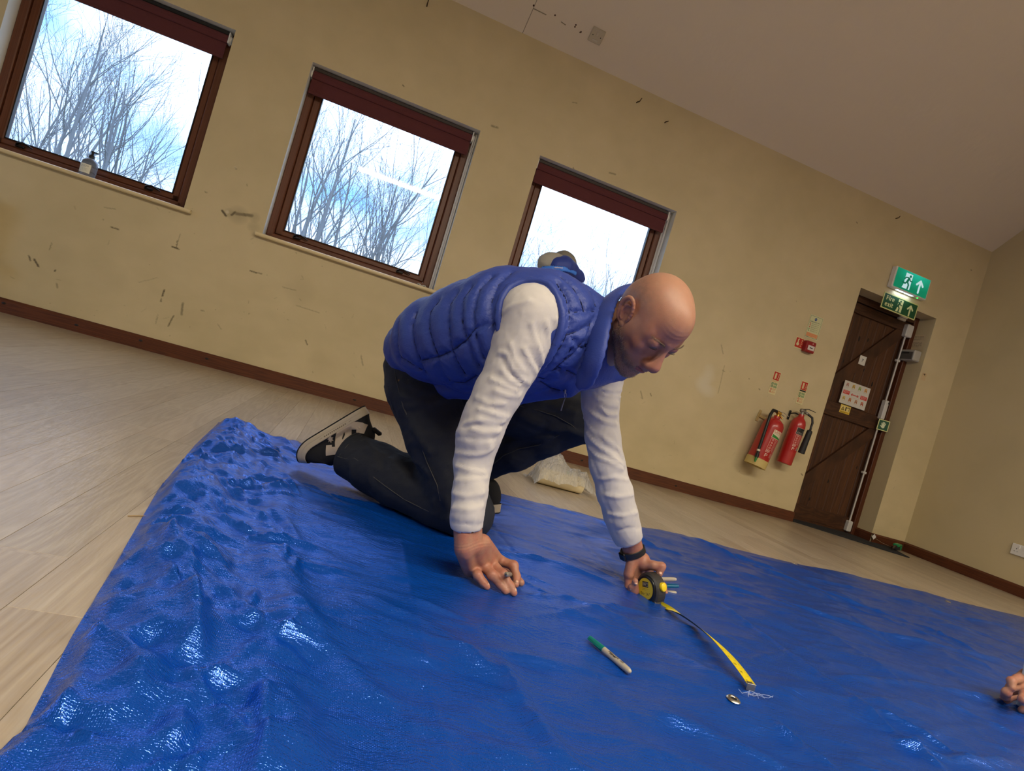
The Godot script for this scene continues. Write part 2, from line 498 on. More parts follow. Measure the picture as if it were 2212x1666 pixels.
	# skirting: a chamfered board, with knots
	var sk := 0.085
	for s in [["baseboard_back", Vector3(XL, 0, 0), Vector3(DL, 0, 0), Vector3(0, 0, 1)], ["baseboard_back_end", Vector3(DR, 0, 0), Vector3(XC, 0, 0), Vector3(0, 0, 1)], ["baseboard_right", Vector3(XC, 0, 0), Vector3(XC, 0, ZB), Vector3(-1, 0, 0)], ["baseboard_left", Vector3(XL, 0, ZB), Vector3(XL, 0, 3.5), Vector3(1, 0, 0)], ["baseboard_door", Vector3(DR, 0, -0.19), Vector3(DR, 0, 0.018), Vector3(-1, 0, 0)]]:
		var b := MB.new()
		var a: Vector3 = s[1]; var e: Vector3 = s[2]; var o: Vector3 = s[3]
		var L := a.distance_to(e)
		var prof := [Vector2(0, 0), Vector2(0.019, 0), Vector2(0.019, sk - 0.014), Vector2(0.016, sk - 0.010), Vector2(0.008, sk), Vector2(0, sk)]
		for k in prof.size() - 1:
			var p0: Vector2 = prof[k]; var p1: Vector2 = prof[k + 1]
			b.quad(a + o * p0.x + Vector3.UP * p0.y, e + o * p0.x + Vector3.UP * p0.y, e + o * p1.x + Vector3.UP * p1.y, a + o * p1.x + Vector3.UP * p1.y, Vector2(p0.y * 8, 0), Vector2(p0.y * 8, L * 0.7), Vector2(p1.y * 8, L * 0.7), Vector2(p1.y * 8, 0))
		var bo := struct(s[0], b, M.dark_wood, {"baseboard_back": "dark stained skirting board under the windows", "baseboard_back_end": "short dark skirting piece between fire door and corner", "baseboard_right": "dark skirting board along the right wall", "baseboard_left": "dark skirting board along the left wall", "baseboard_door": "dark skirting return inside the fire door recess"}[s[0]], "skirting")
		if s[0] == "baseboard_back":
			var kn := mat(rgb(22, 11, 7), 0.5)
			for u in [[8, 655], [165, 702], [304, 736], [447, 775], [766, 864], [1257, 995], [1460, 1050]]:
				var q := P(u[0], u[1], 0.019)
				var m := MB.new()
				m.lathe(Vector3(q.x, clampf(q.y, 0.02, 0.065), 0.0185), Basis(Vector3.RIGHT, PI / 2) * Basis.from_scale(Vector3(1.7, 1, 1)), [Vector2(0.0075, 0), Vector2(0.006, 0.0012), Vector2(0, 0.0016)], 10)
				obj("knot", m, kn, bo)

func floor_planks() -> void:
	var ims := []
	for k in 6:
		var im := wood_image(128, 512, [rgb(178, 164, 142), rgb(172, 157, 136), rgb(182, 168, 147), rgb(169, 154, 132), rgb(176, 163, 142), rgb(172, 159, 138)][k], [rgb(158, 142, 120), rgb(150, 135, 113), rgb(163, 147, 125), rgb(146, 130, 109), rgb(156, 141, 120), rgb(150, 135, 114)][k], 101 + k * 9, 1.6 + 0.35 * k, 0.16)
		ims.append(tex(im))
	M.planks = []
	var rough := ntex(33, 0.05, 3, 256, true, 2.0)
	for k in 6:
		var m := mat(Color.WHITE, 0.36)
		m.albedo_texture = ims[k]
		m.normal_enabled = true; m.normal_texture = rough; m.normal_scale = 0.22
		M.planks.append(m)
	var g := MB.new()
	g.box(Vector3((XL + XC) / 2, -0.054, ZB / 2 - 0.15), Vector3(XC - XL + 0.4, 0.1, ZB + 0.5))
	var slab := mat(rgb(120, 98, 70), 0.6)
	var fl := struct("floor", g, slab, "pale wood plank floor of the hall", "floor")
	# planks run away from the window wall; each is a piece of its own, those beyond the picture are joined
	var pw := 0.105; var pl := 0.92
	var protos := []
	for k in 6:
		var mb := MB.new()
		var L := pl - 0.0006; var Wd := pw - 0.0006; var h := 0.004
		var bev := 0.0004
		var A := [Vector3(-Wd / 2, 0, -L / 2), Vector3(Wd / 2, 0, -L / 2), Vector3(Wd / 2, 0, L / 2), Vector3(-Wd / 2, 0, L / 2)]
		var Bq := []
		for a in A: Bq.append(Vector3(a.x - signf(a.x) * bev, 0, a.z - signf(a.z) * bev))
		var o := 0.11 * k
		mb.quad(Bq[3], Bq[2], Bq[1], Bq[0], Vector2(0.02, o), Vector2(0.98, o), Vector2(0.98, o + 0.9), Vector2(0.02, o + 0.9))
		for j in 4:
			var a: Vector3 = A[j]; var b: Vector3 = A[(j + 1) % 4]; var c: Vector3 = Bq[(j + 1) % 4]; var d: Vector3 = Bq[j]
			mb.quad(b - Vector3(0, bev, 0), a - Vector3(0, bev, 0), d, c)
			mb.quad(b - Vector3(0, h, 0), a - Vector3(0, h, 0), a - Vector3(0, bev, 0), b - Vector3(0, bev, 0))
		protos.append(mb.mesh())
	var rng := RandomNumberGenerator.new(); rng.seed = 77
	var rest := MB.new()
	var cols := int((XC - XL) / pw) + 1
	var kept := 0
	for i in cols:
		var x := XC - 0.02 - pw * (i + 0.5)
		if x < XL: continue
		var z := -0.25 - rng.randf() * pl
		while z < ZB:
			var zc := z + pl / 2
			var k := rng.randi() % 6
			var seen := zc + pl / 2 > 0.0 and ((x > -2.75 and x < -0.25 and zc < 3.9) or (x >= -0.25 and zc - pl / 2 < 1.84)) and zc - pl / 2 < CO.z and x > -0.02 - 0.9 * (CO.z - zc + pl / 2)
			if x < -0.25 and zc > 3.4 and x < -1.1: seen = false
			if seen and kept < 300:
				kept += 1
				var o := MeshInstance3D.new()
				o.name = "plank"; o.mesh = protos[k]; o.material_override = M.planks[rng.randi() % 6]
				o.position = Vector3(x, -0.0002 * (rng.randi() % 3), zc)
				fl.add_child(o, true)
			else:
				var hw := pw / 2 - 0.0006; var hl := pl / 2 - 0.0006
				rest.quad(Vector3(x - hw, 0, zc + hl), Vector3(x + hw, 0, zc + hl), Vector3(x + hw, 0, zc - hl), Vector3(x - hw, 0, zc - hl), Vector2(0, 0.1 * k), Vector2(1, 0.1 * k), Vector2(1, 0.1 * k + 0.9), Vector2(0, 0.1 * k + 0.9))
			z += pl
	var ro := obj("further_planks", rest, M.planks[0], fl)
	ro.set_meta("kind", "stuff")

# ---------------------------------------------------------------- windows
func rail(mb: MB, a: Vector3, b: Vector3, w: float, d: float, bev := 0.004) -> void:    # a straight rail from a to b, w across in the wall plane, d deep
	var L := a.distance_to(b)
	if absf(b.x - a.x) > absf(b.y - a.y): mb.box((a + b) / 2, Vector3(L, w, d), bev)
	else: mb.box((a + b) / 2, Vector3(w, L, d), bev)

func windows() -> void:
	var n := 0
	var all := WIN.duplicate()
	all.append([-4.05, -2.885])
	var which := ["leftmost", "middle", "right-hand", "hidden far left"]
	for q in all:
		n += 1
		var x0: float = q[0]; var x1: float = q[1] - 0.028
		var zf := -0.135
		var win := Node3D.new()
		win.name = "window_%d" % n
		add_child(win)
		win.set_meta("kind", "structure"); win.set_meta("category", "window")
		win.set_meta("label", ["brown framed window with the hand gel bottle on its sill", "brown framed window above the man's back, blind chain at right", "brown framed window behind the man's head and the capped person", "brown framed window out of view at the left"][n - 1])
		# outer frame, each rail a piece
		for s in [[Vector3(x0 + .024, YS, zf), Vector3(x0 + .024, YT, zf), .048], [Vector3(x1 - .024, YS, zf), Vector3(x1 - .024, YT, zf), .048], [Vector3(x0, YS + .02, zf), Vector3(x1, YS + .02, zf), .04], [Vector3(x0, YT - .024, zf), Vector3(x1, YT - .024, zf), .048]]:
			var m := MB.new(); rail(m, s[0], s[1], s[2], 0.07, 0.006)
			obj("frame_rail", m, M.frame_wood, win)
		# opening sash, set back a little
		var i0 := x0 + .048; var i1 := x1 - .048; var j0 := YS + .04; var j1 := YT - .048
		for s in [[Vector3(i0 + .026, j0, zf - .006), Vector3(i0 + .026, j1, zf - .006), .052], [Vector3(i1 - .022, j0, zf - .006), Vector3(i1 - .022, j1, zf - .006), .044], [Vector3(i0, j0 + .02, zf - .006), Vector3(i1, j0 + .02, zf - .006), .04], [Vector3(i0, j1 - .03, zf - .006), Vector3(i1, j1 - .03, zf - .006), .06]]:
			var m := MB.new(); rail(m, s[0], s[1], s[2], 0.056, 0.008)
			obj("sash_rail", m, M.frame_wood, win)
		var seal := MB.new()
		var g0 := i0 + .052; var g1 := i1 - .044; var h0 := j0 + .04; var h1 := j1 - .06
		for s in [[Vector3(g0 + .003, h0, zf + .005), Vector3(g0 + .003, h1, zf + .005)], [Vector3(g1 - .003, h0, zf + .005), Vector3(g1 - .003, h1, zf + .005)], [Vector3(g0, h0 + .003, zf + .005), Vector3(g1, h0 + .003, zf + .005)], [Vector3(g0, h1 - .003, zf + .005), Vector3(g1, h1 - .003, zf + .005)]]:
			rail(seal, s[0], s[1], .006, .03, .001)
		obj("gasket", seal, M.black, win)
		for k in 2:     # double glazing
			var p := MB.new()
			var zz := zf - 0.004 - 0.016 * k
			p.quad(Vector3(g0, h0, zz), Vector3(g1, h0, zz), Vector3(g1, h1, zz), Vector3(g0, h1, zz))
			obj("pane", p, M.glass, win)
		# white strip that closes the gap at the right reveal
		var st := MB.new()
		st.box(Vector3(q[1] - .014, (YS + YT) / 2, zf + .01), Vector3(.028, YT - YS, .05), .003)
		st.box(Vector3(q[1] - .009, (YS + YT) / 2, zf + .045), Vector3(.012, YT - YS, .024), .003)
		obj("infill_strip", st, M.white_plastic, win)
		# sill board with a rounded nose
		var sb := MB.new()
		var sx0: float = q[0] - .036; var sx1: float = q[1] + .04
		if n == 1: sx1 = q[1] + .05
		var prof := []
		for k in 9:
			var a := -PI / 2 + PI * k / 8
			prof.append(Vector2(0.026 + 0.0125 * cos(a), YS - 0.0125 + 0.0125 * sin(a)))
		prof.append(Vector2(-0.09, YS)); prof.append(Vector2(-0.09, YS - .025))
		for k in prof.size():
			var a: Vector2 = prof[k]; var b: Vector2 = prof[(k + 1) % prof.size()]
			var xa0 := sx0; var xa1 := sx1
			sb.quad(Vector3(xa0, a.y, maxf(a.x, 0.0005)), Vector3(xa1, a.y, maxf(a.x, 0.0005)), Vector3(xa1, b.y, maxf(b.x, 0.0005)), Vector3(xa0, b.y, maxf(b.x, 0.0005)))
		for k in 8:
			var a: Vector2 = prof[k]; var b: Vector2 = prof[k + 1]
			sb.tri3(Vector3(sx0, YS - .0125, .0005), Vector3(sx0, a.y, a.x), Vector3(sx0, b.y, b.x))
			sb.tri3(Vector3(sx1, YS - .0125, .0005), Vector3(sx1, b.y, b.x), Vector3(sx1, a.y, a.x))
		sb.box(Vector3((q[0] + q[1]) / 2, YS - .006, -.06), Vector3(q[1] - q[0], .012, .12))
		obj("sill", sb, mat(rgb(222, 203, 158), 0.35), win)
		# two cockspur handles on the bottom rail
		for f in [0.17, 0.80]:
			var hb := MB.new()
			var c := Vector3(lerpf(x0, x1, f), YS + .064, zf + .026)
			hb.box(c + Vector3(0, -.006, 0), Vector3(.05, .016, .014), .004)
			hb.tube([c + Vector3(-.018, 0, .006), c + Vector3(-.004, .012, .016), c + Vector3(.02, .016, .02), c + Vector3(.05, .008, .02), c + Vector3(.075, -.002, .018)], [.007, .0075, .0065, .0055, .003], 8)
			obj("handle", hb, mat(rgb(46, 40, 36), 0.3, 0.7), win)
		if n == 4: continue
		# the rolled up blind, a thing that hangs in the recess
		var bl := thing("roller_blind", ["maroon roller blind over the window with the gel bottle", "maroon roller blind with white bead chain over the middle window", "maroon roller blind over the window behind the man's head"][n - 1], "blind", Vector3((q[0] + x1) / 2, YT, -0.055))
		var bw := x1 - x0 - 0.03
		var ro := MB.new()
		ro.tube([Vector3(-bw / 2, -.052, -.012), Vector3(bw / 2, -.052, -.012)], [.028], 20)
		obj("roll", ro, M.blind, bl)
		var fb := MB.new()
		var yb := 1.923 - YT
		var pts := [Vector2(-.045, .017), Vector2(-.062, .017), Vector2(-.080, .009), Vector2(-.083, .001), Vector2(-.092, .003), Vector2(-.105, .005), Vector2(yb + .02, .004), Vector2(yb + .016, .008), Vector2(yb, .007), Vector2(yb, -.004)]
		for k in pts.size() - 1:
			var a: Vector2 = pts[k]; var b: Vector2 = pts[k + 1]
			fb.quad(Vector3(-bw / 2, b.x, b.y), Vector3(bw / 2, b.x, b.y), Vector3(bw / 2, a.x, a.y), Vector3(-bw / 2, a.x, a.y))
		obj("fabric", fb, M.blind, bl)
		var hd := MB.new()
		hd.box(Vector3(0, -.016, -.02), Vector3(bw, .024, .05), .003)
		obj("head_rail", hd, M.black if n == 1 else mat(rgb(60, 50, 44), .6), bl)
		for s in [-1, 1]:
			var br := MB.new()
			br.box(Vector3(s * (bw / 2 + .006), -.045, -.008), Vector3(.008, .07, .05), .002)
			br.lathe(Vector3(s * (bw / 2 + .010), -.052, -.012), Basis(Vector3.BACK, -s * PI / 2), [Vector2(.024, 0), Vector2(.024, .01), Vector2(.02, .014), Vector2(0, .014)], 16)
			obj("bracket", br, M.white_plastic, bl)
		if n >= 2:
			var ch := MB.new()
			var cx := bw / 2 + .018
			for s in [[.010, 0.0], [-.012, .006]]:
				var pp := []
				for k in 30: pp.append(Vector3(cx + .002 * sin(k * .4), -.05 - k * .036, .004 + s[0]))
				ch.tube(pp, [.0022], 5)
			ch.tube([Vector3(cx, -.05, .014), Vector3(cx, -.03, .006), Vector3(cx, -.03, -.004), Vector3(cx, -.05, -.008)], [.0022], 5)
			obj("bead_chain", ch, M.white_plastic, bl)
			if n == 2:
				var lp := MB.new()
				var c2 := Vector3(P(912, 613, -.05).x - bl.position.x, YS + .004 - YT, -.02)
				for r in [.034, .026]:
					var pp := []
					for k in 19: pp.append(c2 + Vector3(cos(k * TAU / 18) * r, .002 + .012 * absf(sin(k * .7)), sin(k * TAU / 18) * r * .55))
					lp.tube(pp, [.0024], 5)
				obj("chain_end", lp, M.white_plastic, bl)

# ---------------------------------------------------------------- prints
const FONT := {"A": [126, 17, 17, 17, 126], "B": [127, 73, 73, 73, 54], "C": [62, 65, 65, 65, 34], "D": [127, 65, 65, 34, 28], "E": [127, 73, 73, 73, 65], "F": [127, 9, 9, 9, 1], "G": [62, 65, 73, 73, 122], "H": [127, 8, 8, 8, 127], "I": [0, 65, 127, 65, 0], "K": [127, 8, 20, 34, 65], "L": [127, 64, 64, 64, 64], "M": [127, 2, 12, 2, 127], "N": [127, 4, 8, 16, 127], "O": [62, 65, 65, 65, 62], "P": [127, 9, 9, 9, 6], "R": [127, 9, 25, 41, 70], "S": [70, 73, 73, 73, 49], "T": [1, 1, 127, 1, 1], "U": [63, 64, 64, 64, 63], "V": [31, 32, 64, 32, 31], "W": [63, 64, 56, 64, 63], "X": [99, 20, 8, 20, 99], "Y": [7, 8, 112, 8, 7], "2": [66, 97, 81, 73, 70], "5": [39, 69, 69, 69, 57], "1": [0, 66, 127, 64, 0], "6": [60, 74, 73, 73, 48], "i": [0, 68, 125, 64, 0], "r": [124, 8, 4, 4, 8], "e": [56, 84, 84, 84, 24], "m": [124, 4, 24, 4, 120], "/": [32, 16, 8, 4, 2], "'": [0, 5, 3, 0, 0], "3": [33, 65, 69, 75, 49], "4": [24, 20, 18, 127, 16], "7": [1, 113, 9, 5, 3], "8": [54, 73, 73, 73, 54], "9": [6, 73, 73, 41, 30], "0": [62, 81, 73, 69, 62]}

class Pic:
	var im: Image
	func _init(w: int, h: int, c: Color) -> void:
		im = Image.create(w, h, false, Image.FORMAT_RGB8); im.fill(c)
	func rect(x: float, y: float, w: float, h: float, c: Color) -> void:
		im.fill_rect(Rect2i(int(x), int(y), maxi(1, int(w)), maxi(1, int(h))), c)
	func frame(x: float, y: float, w: float, h: float, t: float, c: Color) -> void:
		rect(x, y, w, t, c); rect(x, y + h - t, w, t, c); rect(x, y, t, h, c); rect(x + w - t, y, t, h, c)
	func dot(x: float, y: float, r: float, c: Color) -> void:
		for j in range(int(y - r), int(y + r) + 2):
			for i in range(int(x - r), int(x + r) + 2):
				if i >= 0 and j >= 0 and i < im.get_width() and j < im.get_height() and Vector2(i + .5 - x, j + .5 - y).length() < r: im.set_pixel(i, j, c)
	func stroke(pts: Array, r: float, c: Color) -> void:
		for k in pts.size() - 1:
			var a: Vector2 = pts[k]; var b: Vector2 = pts[k + 1]
			var n := int(a.distance_to(b) / maxf(r * .3, .5)) + 1
			for i in n + 1: dot(lerpf(a.x, b.x, i / float(n)), lerpf(a.y, b.y, i / float(n)), r, c)
	func poly(pts: Array, c: Color) -> void:
		var pp := PackedVector2Array(pts)
		var lo: Vector2 = pp[0]; var hi: Vector2 = pp[0]
		for p in pp: lo = lo.min(p); hi = hi.max(p)
		for j in range(maxi(0, int(lo.y)), mini(im.get_height(), int(hi.y) + 1)):
			for i in range(maxi(0, int(lo.x)), mini(im.get_width(), int(hi.x) + 1)):
				if Geometry2D.is_point_in_polygon(Vector2(i + .5, j + .5), pp): im.set_pixel(i, j, c)
	func text(s: String, x: float, y: float, k: float, c: Color, turned := false) -> void:
		for ch in s:
			if FONT.has(ch):
				for i in 5:
					for j in 7:
						if (int(FONT[ch][i]) >> j) & 1:
							if turned: rect(x + j * k, y - (i + 1) * k, ceilf(k), ceilf(k), c)
							else: rect(x + i * k, y + j * k, ceilf(k), ceilf(k), c)
			if turned: y -= 6 * k
			else: x += 6 * k
	func lines(x: float, y: float, w: float, rows: int, step: float, t: float, c: Color, sd: int) -> void:   # print too small to read
		var r := RandomNumberGenerator.new(); r.seed = sd
		for j in rows:
			var xx := x
			while xx < x + w * (1.0 if j < rows - 1 else .6):
				var l := r.randf_range(2, 9)
				rect(xx, y + j * step, minf(l, x + w - xx), t, c)
				xx += l + 2
	func running(x: float, y: float, s: float, c: Color) -> void:   # the running figure of an exit sign, in a box s high
		dot(x + .60 * s, y + .13 * s, .085 * s, c)
		stroke([Vector2(x + .52 * s, y + .30 * s), Vector2(x + .44 * s, y + .52 * s)], .085 * s, c)
		stroke([Vector2(x + .50 * s, y + .25 * s), Vector2(x + .28 * s, y + .27 * s), Vector2(x + .18 * s, y + .40 * s)], .04 * s, c)
		stroke([Vector2(x + .56 * s, y + .27 * s), Vector2(x + .66 * s, y + .42 * s), Vector2(x + .82 * s, y + .42 * s)], .04 * s, c)
		stroke([Vector2(x + .44 * s, y + .52 * s), Vector2(x + .30 * s, y + .68 * s), Vector2(x + .06 * s, y + .66 * s)], .055 * s, c)
		stroke([Vector2(x + .46 * s, y + .54 * s), Vector2(x + .60 * s, y + .72 * s), Vector2(x + .58 * s, y + .98 * s)], .06 * s, c)
	func arrow_up(x: float, y: float, s: float, c: Color) -> void:
		stroke([Vector2(x, y + s), Vector2(x, y + .12 * s)], .085 * s, c)
		stroke([Vector2(x - .30 * s, y + .42 * s), Vector2(x, y + .08 * s), Vector2(x + .30 * s, y + .42 * s)], .085 * s, c)

func print_mat(p: Pic, rough := 0.45) -> StandardMaterial3D:
	var m := mat(Color.WHITE, rough)
	p.im.resize(p.im.get_width() * 2, p.im.get_height() * 2, Image.INTERPOLATE_CUBIC)
	m.albedo_texture = tex(p.im); m.texture_repeat = false
	return m

# a flat sheet at place T (x right, y up, z out of the wall), its face printed
func plate(called: String, label: String, category: String, T: Transform3D, w: float, h: float, t: float, face: Material, edge: Material, parent: Node = null) -> Node3D:
	var o: Node3D
	if parent == null: o = thing(called, label, category)
	else:
		o = Node3D.new(); o.name = called; parent.add_child(o, true)
	o.transform = T
	var b := MB.new(); b.box(Vector3(0, 0, t / 2 - .0004), Vector3(w, h, t), minf(t * .3, .003))
	obj("backing", b, edge, o)
	var f := MB.new(); var z := t + .0003
	f.quad(Vector3(-w / 2, -h / 2, z), Vector3(w / 2, -h / 2, z), Vector3(w / 2, h / 2, z), Vector3(-w / 2, h / 2, z), Vector2(0, 1), Vector2(1, 1), Vector2(1, 0), Vector2(0, 0))
	obj("printed_face", f, face, o)
	return o

func wallT(x: float, y: float, z := 0.001) -> Transform3D: return Transform3D(Basis.IDENTITY, Vector3(x, y, z))

# ---------------------------------------------------------------- the fire door
func doorway() -> void:
	var zf := -0.205     # face of the boards
	var dr := Node3D.new()
	dr.name = "door_1"; add_child(dr)
	dr.set_meta("kind", "structure"); dr.set_meta("label", "dark brown boarded fire door with diagonal braces in its recess"); dr.set_meta("category", "door")
	var fm := MB.new()
	fm.box(Vector3(DL + .022, DT / 2, zf), Vector3(.044, DT, .08), .004)
	obj("frame_post", fm, M.door_wood[1], dr)
	fm = MB.new(); fm.box(Vector3(DR - .024, DT / 2, zf + .005), Vector3(.048, DT, .08), .004)
	obj("frame_post", fm, M.dark_wood, dr)
	fm = MB.new(); fm.box(Vector3((DL + DR) / 2, DT - .03, zf), Vector3(DR - DL, .06, .08), .004)
	obj("frame_head", fm, M.door_wood[1], dr)
	fm = MB.new(); fm.box(Vector3((DL + DR) / 2, .008, zf - .03), Vector3(DR - DL, .03, .12), .002); obj("threshold", fm, M.door_wood[1], dr)
	fm = MB.new(); fm.box(Vector3((DL + DR) / 2, DT / 2, zf - .045), Vector3(DR - DL, DT, .02), 0.0); obj("back_board", fm, M.door_wood[1], dr)
	var x := DL + .046
	var k := 0
	var rng := RandomNumberGenerator.new(); rng.seed = 4
	while x < DR - .06:
		var w := minf(.0885, DR - .05 - x)
		var b := MB.new()
		b.box(Vector3(0, 0, 0), Vector3(w - .002, 2.02, .022), .005)
		var o := obj("board", b, M.door_wood[rng.randi() % 3], dr)
		o.position = Vector3(x + w / 2, 1.03, zf - .011 - .001 * rng.randf())
		x += .0885; k += 1
	var kn := mat(rgb(24, 14, 9), .6)
	for q in [[1875, 735, 1.6], [1856, 732, 2.2], [1822, 780, 1.5], [1749, 1078, 1.5], [1884, 830, 2.0], [1789, 1040, 1.7], [1835, 955, 1.4], [1851, 1010, 1.3], [1866, 800, 1.4]]:
		var p := P(q[0], q[1], zf)
		var m := MB.new()
		m.lathe(Vector3(p.x, p.y, zf + .0002), Basis(Vector3.RIGHT, PI / 2) * Basis.from_scale(Vector3(.6, 1, 1.5)), [Vector2(.008 * q[2], 0), Vector2(.006 * q[2], .001), Vector2(0, .0012)], 9)
		obj("knot", m, kn, dr)
	var l0 := DL + .046; var l1 := DR - .055
	var dark := M.door_wood[1] as Material
	for q in [[1.945, 2.035, "top_ledge"], [.995, 1.125, "middle_ledge"], [.02, .15, "bottom_ledge"]]:
		var b := MB.new(); b.box(Vector3((l0 + l1) / 2, (q[0] + q[1]) / 2, zf + .012), Vector3(l1 - l0, q[1] - q[0], .024), .005)
		obj(q[2], b, dark, dr)
	for q in [[Vector2(3.95, 1.175), Vector2(4.59, 1.905), 1.125, 1.945], [Vector2(3.93, .22), Vector2(4.60, .94), .15, .995]]:
		var a: Vector2 = q[0]; var e: Vector2 = q[1]
		var d := (e - a).normalized(); var nn := Vector2(-d.y, d.x) * .052
		var raw := PackedVector2Array([a - d * .3 - nn, e + d * .3 - nn, e + d * .3 + nn, a - d * .3 + nn])
		var keep := PackedVector2Array([Vector2(l0, q[2]), Vector2(l1 - .03, q[2]), Vector2(l1 - .03, q[3]), Vector2(l0, q[3])])
		var cut := Geometry2D.intersect_polygons(raw, keep)
		var b := MB.new(); b.prism(cut[0], Transform3D(Basis.IDENTITY, Vector3(0, 0, zf)), .023)
		obj("diagonal_brace", b, dark, dr)
	var st := MB.new(); st.box(Vector3(l1 - .02, 1.03, zf + .008), Vector3(.04, 2.0, .016), .004)
	obj("edge_stile", st, dark, dr)
	# panic bolt: rods, cases and clips
	var pb := thing("panic_bolt", "white vertical panic bolt rod on the fire door edge", "door bolt", Vector3(4.652, 0, zf + .02))
	var wp := mat(rgb(205, 203, 198), .35)
	for q in [["top_case", 1.955, .075, .115, .05], ["push_case", 1.195, .042, .18, .05], ["bottom_case", .075, .05, .10, .045]]:
		var b := MB.new(); b.box(Vector3(0 if q[0] != "top_case" else .01, q[1], .022), Vector3(q[2], q[3], q[4]), .007)
		obj(q[0], b, wp, pb)
	for q in [[1.28, 1.90], [.12, 1.11]]:
		var b := MB.new(); b.tube([Vector3(0, q[0], .02), Vector3(0, q[1], .02)], [.0075], 10)
		obj("rod", b, wp, pb)
	for y in [1.668, .589]:
		var b := MB.new(); b.box(Vector3(0, y, .016), Vector3(.04, .022, .03), .004)
		obj("clip", b, wp, pb)
	var kb := MB.new(); kb.box(Vector3(.012, 1.262, .046), Vector3(.014, .018, .006), .001)
	obj("keyhole", kb, M.black, pb)
	var cl := thing("door_contact", "small cream door contact box at the door head", "sensor", Vector3(4.56, 2.05, zf + .04))
	var cb := MB.new(); cb.box(Vector3(0, .012, .008), Vector3(.085, .026, .024), .003); obj("body", cb, mat(rgb(206, 196, 172), .5), cl)
	cb = MB.new(); cb.box(Vector3(-.012, -.016, .008), Vector3(.085, .022, .022), .003); obj("magnet", cb, mat(rgb(206, 196, 172), .5), cl)
	# prints on the door
	var p7 := Pic.new(64, 72, rgb(222, 220, 212)); p7.text("7", 24, 24, 3.4, rgb(20, 20, 20))
	plate("number_plate", "white square plate with a black number on the fire door", "sign", wallT(4.283, 1.56, zf + .024), .072, .082, .003, print_mat(p7), M.white_plastic)
	var po := Pic.new(210, 148, rgb(215, 212, 203))
	var tint := [rgb(190, 140, 130), rgb(205, 165, 60), rgb(150, 175, 90), rgb(220, 150, 60), rgb(215, 180, 80), rgb(200, 120, 60), rgb(190, 130, 90), rgb(205, 90, 50)]
	for i in 4:
		for j in 2:
			var c: Color = tint[i + j * 4]
			var X := 26 + i * 50; var Y := 24 + j * 88
			po.stroke([Vector2(X - 7, Y + 10), Vector2(X - 5, Y - 8), Vector2(X + 7, Y - 8), Vector2(X + 8, Y + 10)], 3, c)
			po.stroke([Vector2(X - 4, Y), Vector2(X + 5, Y + 4)], 3, c.darkened(.25))
			po.lines(X - 14, Y + 16, 30, 2, 4, 1, rgb(170, 165, 160), i * 7 + j)
	po.rect(8, 60, 52, 24, rgb(206, 70, 66)); po.rect(150, 62, 54, 24, rgb(206, 70, 66))
	po.lines(12, 64, 44, 3, 6, 2, rgb(235, 220, 215), 3); po.lines(154, 66, 44, 3, 6, 2, rgb(235, 220, 215), 4)
	po.frame(66, 54, 76, 42, 1.5, rgb(180, 175, 170)); po.stroke([Vector2(76, 76), Vector2(132, 76)], 3, rgb(200, 80, 70)); po.stroke([Vector2(84, 68), Vector2(75, 76), Vector2(84, 84)], 2, rgb(200, 80, 70)); po.stroke([Vector2(124, 68), Vector2(133, 76), Vector2(124, 84)], 2, rgb(200, 80, 70))
	plate("poster", "white laminated picture poster pinned on the fire door", "poster", wallT(4.315, 1.238, zf + .024), .298, .21, .0015, print_mat(po, .3), M.white_plastic)
	var ye := Pic.new(80, 52, rgb(226, 190, 60))
	ye.rect(4, 4, 72, 34, rgb(232, 214, 140)); ye.poly([Vector2(8, 34), Vector2(20, 10), Vector2(32, 34)], rgb(40, 34, 20)); ye.poly([Vector2(14, 31), Vector2(20, 18), Vector2(26, 31)], rgb(226, 190, 60)); ye.rect(40, 8, 8, 26, rgb(40, 34, 20)); ye.stroke([Vector2(50, 14), Vector2(70, 10), Vector2(70, 30)], 2, rgb(90, 80, 60)); ye.lines(6, 43, 66, 2, 4, 2, rgb(60, 50, 30), 5)
	plate("warning_sticker", "small yellow warning sticker below the door poster", "sticker", wallT(4.256, 1.088, zf + .0245), .115, .075, .001, print_mat(ye), M.white_plastic)
	var gh := Pic.new(72, 72, rgb(215, 218, 150))
	gh.rect(5, 5, 62, 62, rgb(24, 82, 52))
	for q in [[24, 24, 28, 40], [31, 17, 33, 38], [39, 17, 38, 38], [47, 23, 43, 40], [20, 42, 30, 50]]: gh.stroke([Vector2(q[0], q[1]), Vector2(q[2], q[3])], 3, rgb(220, 228, 190))
	gh.dot(36, 46, 10, rgb(220, 228, 190))
	var hs := plate("push_sign", "green and white hand sign on the push bar", "sign", Transform3D(Basis(Vector3.UP, -.35) * Basis(Vector3.RIGHT, 0.0), Vector3(4.672, 1.055, zf + .07)), .10, .10, .003, print_mat(gh), M.white_plastic)
	# the recess side: alarm box and its notice
	var xr := DR - .001
	var side := Basis(Vector3(0, 0, 1), Vector3.UP, Vector3(-1, 0, 0)) * Basis(Vector3.UP, PI)
	var face := Basis(Vector3(0, 0, 1), Vector3(0, 1, 0), Vector3(-1, 0, 0))
	if face.determinant() < 0: face = Basis(Vector3(0, 0, -1), Vector3(0, 1, 0), Vector3(-1, 0, 0))
	var al := thing("alarm_box", "grey door alarm box on the recess side of the fire door", "alarm", Vector3(xr, 1.735, -.115))
	var ab := MB.new(); ab.box(Vector3(-.04, 0, 0), Vector3(.08, .10, .155), .008); obj("body", ab, M.grey_plastic, al)
	ab = MB.new(); ab.box(Vector3(-.081, -.006, -.004), Vector3(.004, .07, .135), .002); obj("front_panel", ab, mat(rgb(88, 84, 78), .4), al)
